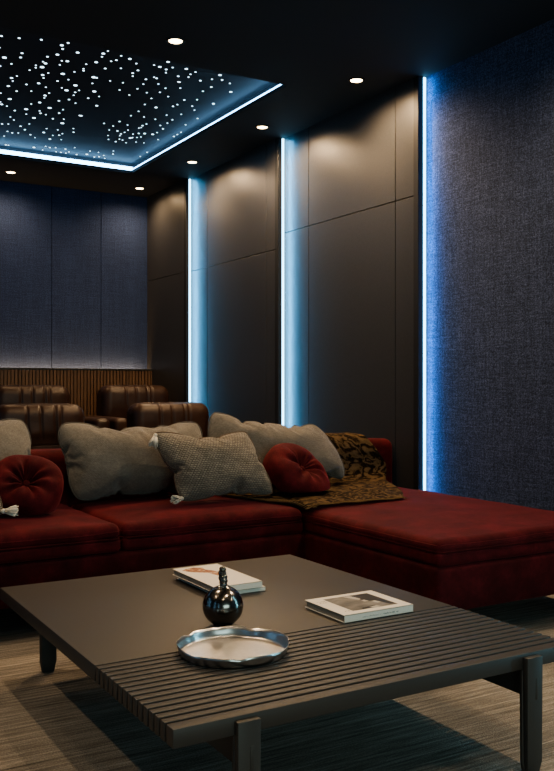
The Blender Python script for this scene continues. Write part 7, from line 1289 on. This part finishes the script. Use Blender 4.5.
for lx in (.883 - TX, 1.717 - TX):
    bm = bmesh.new(); box(bm, lx - .012, lx + .012, yy(1.63), yy(3.04), .200, TZ - TH_, .002, 2); mesh_obj('side_rail', bm, M['table_leg'], table, 40)
    for ly, d in ((1.615, -1), (3.055, 1)):
        bm = bmesh.new()
        # a flat post: full width at the top, softly pared toward the foot, tucked under the top behind
        W = .0275; ya, yb = sorted((yy(ly) + d * .018, yy(ly) - d * .0))
        vs = box(bm, lx - W, lx + W, ya, yb, 0, TZ - .008, 0)
        yc, yd = sorted((yy(ly), yy(ly) - d * .012))
        box(bm, lx - W, lx + W, yc, yd, 0, TZ - TH_, 0)
        bmesh.ops.remove_doubles(bm, verts=bm.verts[:], dist=1e-5)
        bmesh.ops.bisect_plane(bm, geom=bm.verts[:] + bm.edges[:] + bm.faces[:], plane_co=(0, 0, .035), plane_no=(0, 0, 1))
        for v in bm.verts:
            if v.co.z < .001:
                v.co.x = lx + (v.co.x - lx) * .74; v.co.y += -d * .007 if (v.co.y - yy(ly)) * d > .001 else d * .004
        es = [e for e in bm.edges if len(e.link_faces) == 2 and e.calc_face_angle(0) > .5]
        bmesh.ops.bevel(bm, geom=es, offset=.0028, segments=2, profile=.5, affect='EDGES')
        lg = mesh_obj('leg', bm, M['table_leg'], table, 45)
        bm = bmesh.new()
        yf = yy(ly) + d * .0185
        ye, yg = sorted((yf, yf - d * .004))
        box(bm, lx + .001, lx + .011, ye, yg, .195, .252, .002, 2); mesh_obj('tenon', bm, M['table_leg'], lg, 45)

# ------------------------------------------------------------------ things on the table
def book(name, label, cx, cy, z, w, d, h, rotz, group, spine='front'):
    t = thing(name, label, 'book', (cx, cy, z), rotz, group)
    e = .0022
    bm = bmesh.new()
    box(bm, -w / 2, w / 2, -d / 2, d / 2, 0, e, .0006, 1)
    box(bm, -w / 2, w / 2, -d / 2, d / 2, h - e, h, .0006, 1)
    box(bm, -w / 2, w / 2, -d / 2, -d / 2 + e, 0, h, .0006, 1)
    mesh_obj('cover', bm, M['cover'] , t, 40)
    bm = bmesh.new(); box(bm, -w / 2 + .004, w / 2 - .004, -d / 2 + e, d / 2 - .004, e, h - e)
    mesh_obj('pages', bm, M['pages'], t, 40)
    return t
def page_edges():
    t = NT('page_edges'); b = t.bsdf((.36, .32, .27), .9)
    n = t.noise(t.coord('Object', (1, 1, 90)), 14, 2)
    t.l(t.ramp(n, [(.35, (.20, .18, .15)), (.65, (.46, .42, .36))]), b.inputs['Base Color'])
    return t.m
M['pages'] = page_edges()
def flat(bm, pts, z, mi=0):
    f = bm.faces.new([bm.verts.new((x, y, z)) for x, y in pts]); f.material_index = mi
def photo_print():
    t = NT('grey_photo_print'); b = t.bsdf((.2, .19, .17), .4)
    n = t.noise(t.coord('Object', (1, 1.6, 1)), 13, 3, .55)
    t.l(t.ramp(n, [(.35, (.09, .085, .075)), (.55, (.21, .195, .175)), (.7, (.30, .285, .255))]), b.inputs['Base Color'])
    return t.m
def warm_print():
    t = NT('orange_print'); b = t.bsdf((.4, .15, .05), .5)
    n = t.noise(t.coord('Object', (1, 1, 1)), 42, 4, .65)
    t.l(t.ramp(n, [(.36, (.07, .025, .012)), (.46, (.30, .10, .035)), (.55, (.45, .20, .08)), (.66, (.66, .56, .46))]), b.inputs['Base Color'])
    return t.m
M['photo'] = photo_print(); M['warm'] = warm_print()
M['print_black'] = plain('print_black', (.012, .012, .012), .4)
M['print_white'] = plain('print_white', (.55, .52, .47), .4)

bk = book('book', 'white art book with a black and white cover photo, lying alone at the right', 1.592, 2.192, TZ, .254, .214, .0230, 0, None)
H_ = .0231
bm = bmesh.new()
flat(bm, [(-.077, .082), (.092, .082), (.092, -.078), (-.077, -.078)], H_, 0)
flat(bm, [(.004, .080), (.091, .080), (.091, -.074), (.070, -.066), (.062, -.020), (.030, .000), (.020, .036)], H_ + .0002, 1)
flat(bm, [(-.006, .078), (.020, .076), (.030, .030), (.018, .022), (.004, .050)], H_ + .0004, 2)
flat(bm, [(.018, .010), (.032, .016), (.036, -.004), (.020, -.006)], H_ + .0004, 2)
flat(bm, [(.040, -.010), (.056, -.008), (.060, -.034), (.046, -.036)], H_ + .0004, 2)
flat(bm, [(-.030, -.060), (.020, -.055), (.030, -.076), (-.040, -.076)], H_ + .0004, 1)
flat(bm, [(-.010, -.066), (.022, -.060), (.028, -.077), (.0, -.077)], H_ + .0006, 2)
mesh_obj('cover_photo', bm, [M['photo'], M['print_black'], M['print_white']], bk)
def printed_bars(bm, x0, y0, x1, count, seed, hgt, axis='z', z=0):
    """tiny illegible printed lettering, as soft as the photo shows it"""
    rnd = random.Random(seed); x = x0; k = 0
    step = (x1 - x0) / count
    while k < count:
        if rnd.random() > .14:
            w = step * rnd.uniform(.35, .7); hh = hgt * rnd.choice((.6, .65, .7, 1.0))
            if axis == 'z':
                vs = [(x, y0, z), (x + w, y0, z), (x + w, y0, z + hh), (x, y0, z + hh)]
            else:
                vs = [(x, y0, z), (x + w, y0, z), (x + w, y0 + hh, z), (x, y0 + hh, z)]
            bm.faces.new([bm.verts.new(v) for v in vs])
        x += step; k += 1
bm = bmesh.new()
printed_bars(bm, -.062, -.1073, .010, 26, 3, .0042, 'z', .008)
mesh_obj('spine_text', bm, plain('pale_grey_print', (.42, .44, .44), .5), bk)
bm = bmesh.new()
printed_bars(bm, .014, -.1073, .072, 17, 9, .0052, 'z', .008)
mesh_obj('spine_text', bm, M['ink'], bk)
bm = bmesh.new()
printed_bars(bm, -.112, .055, -.082, 6, 4, .010, 'y', H_)
printed_bars(bm, -.112, .040, -.086, 5, 6, .008, 'y', H_)
m_tan = plain('tan_print', (.34, .29, .22), .5)
mesh_obj('cover_text', bm, m_tan, bk)
bm = bmesh.new()
printed_bars(bm, -.100, -.072, -.078, 4, 8, .007, 'y', H_)
mesh_obj('cover_text', bm, m_tan, bk)

b2 = book('book', 'thin pale book at the bottom of the two book stack, half covered', 1.381, 2.712, TZ, .180, .318, .0145, 0, 'stack of two books')
b3 = book('book', 'cream book with an orange picture, on top of the two book stack', 1.364, 2.708, TZ + .0150, .178, .330, .0215, 0, 'stack of two books')
H2 = .0216
bm = bmesh.new()
flat(bm, [(-.074, .118), (-.050, .138), (-.016, .150), (.012, .128), (.006, .098), (.024, .066), (.034, .006), (.022, -.022), (.000, -.012), (-.010, .040), (-.036, .062), (-.058, .086)], H2)
mesh_obj('cover_picture', bm, M['warm'], b3)

# round vase with a twisted double neck
vz = thing('bud_vase', 'round dark gunmetal vase with a narrow twisted neck', 'vase', (1.153, 2.245, TZ))
R0 = .0585
bm = bmesh.new()
prof = [(0, .0015), (.020, .0), (.026, .002)]
for k in range(3, 31):
    a = -PI / 2 + PI * k / 31
    prof.append((R0 * math.cos(a), .0570 + R0 * 0.985 * math.sin(a)))
prof += [(.010, .1135), (0, .1140)]
lathe(bm, prof, 64)
mesh_obj('body', bm, M['gunmetal'], vz, 180)
def neck(a0, top, r, turns, open_, lean):
    bm = bmesh.new(); pts = []; rad = []
    n = 40
    for k in range(n + 1):
        f = k / n; z = .106 + (top - .106) * f
        a = a0 + turns * 2 * PI * f
        pts.append((.0062 * math.cos(a) * (1 - .2 * f) + lean[0] * f, .0062 * math.sin(a) * (1 - .2 * f) + lean[1] * f, z))
        rr = r * (1 + .09 * math.sin(f * 30)) * (1 + .55 * math.exp(-(f / .12) ** 2))
        if not open_ and f > .86: rr *= math.sqrt(max(.02, 1 - ((f - .86) / .14) ** 2))
        if open_ and f > .9: rr *= 1 + .2 * (f - .9) / .1
        rad.append(rr)
    if open_:
        for k in range(4):
            p = pts[n]; pts.append((p[0], p[1], p[2] - .004 * (k + 1))); rad.append(rad[n] * (.72 if k < 3 else .3))
        # one continuous wall: over the lip and down inside
    tube(bm, pts, rad, 16)
    return mesh_obj('neck', bm, M['gunmetal'], vz, 180)
neck(PI + .6, .153, .0100, .55, True, (-.0040, .0))
neck(.4, .170, .0096, .55, False, (.0035, -.001))

# scalloped silver tray
tr = thing('serving_tray', 'round silver tray with a rippled rim, lying on the table slats', 'tray', (1.060, 2.007, TZ))
def dents(a):
    s = 0
    for a0, w, k in ((2.05, .09, 1), (.75, .08, .9), (-.45, .08, .8), (-1.95, .09, 1.0), (3.5, .09, .6), (1.3, .09, .5)):
        d = (a - a0 + PI) % (2 * PI) - PI
        s += k * math.exp(-(d / w) ** 2)
    return s
def trayfn(p):
    a = math.atan2(p.y, p.x); r = math.hypot(p.x, p.y)
    k = max(0, (r - .10) / .045); h = max(0, p.z / .0275)
    f = 1 + k * (.006 * math.cos(3 * a + .6) + .004 * math.cos(5 * a)) - .024 * k * dents(a) * (.4 + .6 * h)
    z = p.z * (1 + .05 * math.cos(4 * a + 1) + .04 * math.sin(7 * a))
    z -= .0045 * dents(a) * h * (1 if h > .4 else 0)
    return Vector((p.x * f, p.y * f, z))
bm = bmesh.new()
lathe(bm, [(0, .0008), (.06, .0008), (.128, .0008), (.1345, .0012), (.1370, .004), (.1392, .011), (.1420, .019), (.1452, .0275), (.1461, .0275), (.1432, .019), (.1404, .010), (.1382, .003), (.135, 0), (.10, 0), (0, 0)], 160, trayfn)
mesh_obj('dish', bm, M['steel'], tr, 180)

# ------------------------------------------------------------------ unseen area lights added for ambient and front fill
area_lamp(XB - .03, .9, 1.4, .06, 2.6, (-1, 0, 0), 18, (.34, .80, .96))  # unseen strip added for teal light on the near floor
for y in (5.4, 3.9, 1.0, -1.2):
    area_lamp(XL + .03, y, 1.4, .06, 2.6, (1, 0, 0), 4.5, (.30, .66, 1.0))  # unseen strips on the left wall, added for blue ambient
area_lamp(.2, YF + .06, 1.35, 3.0, 1.6, (0, 1, 0), 85, (.70, .95, .88))  # broad teal glow of an unseen screen, strengthened as front fill

# ------------------------------------------------------------------ camera, world, colour
cam = bpy.data.cameras.new('camera'); co = bpy.data.objects.new('camera', cam); C.objects.link(co)
co.location = (0, 0, 1.0); co.rotation_euler = (PI / 2, 0, -YAW)
cam.sensor_fit = 'HORIZONTAL'; cam.sensor_width = 36; cam.lens = 880 / 554 * 36
cam.clip_start = .02
scene.camera = co
w = bpy.data.worlds.new('world'); scene.world = w; w.use_nodes = True
w.node_tree.nodes['Background'].inputs[0].default_value = (.01, .015, .02, 1)
w.node_tree.nodes['Background'].inputs[1].default_value = .3
scene.view_settings.view_transform = 'AgX'
scene.view_settings.look = 'AgX - Medium High Contrast'
scene.view_settings.exposure = 0.0
try:
    scene.cycles.use_denoising = True
    scene.cycles.max_bounces = 8
    scene.cycles.sample_clamp_indirect = 4
except Exception:
    pass
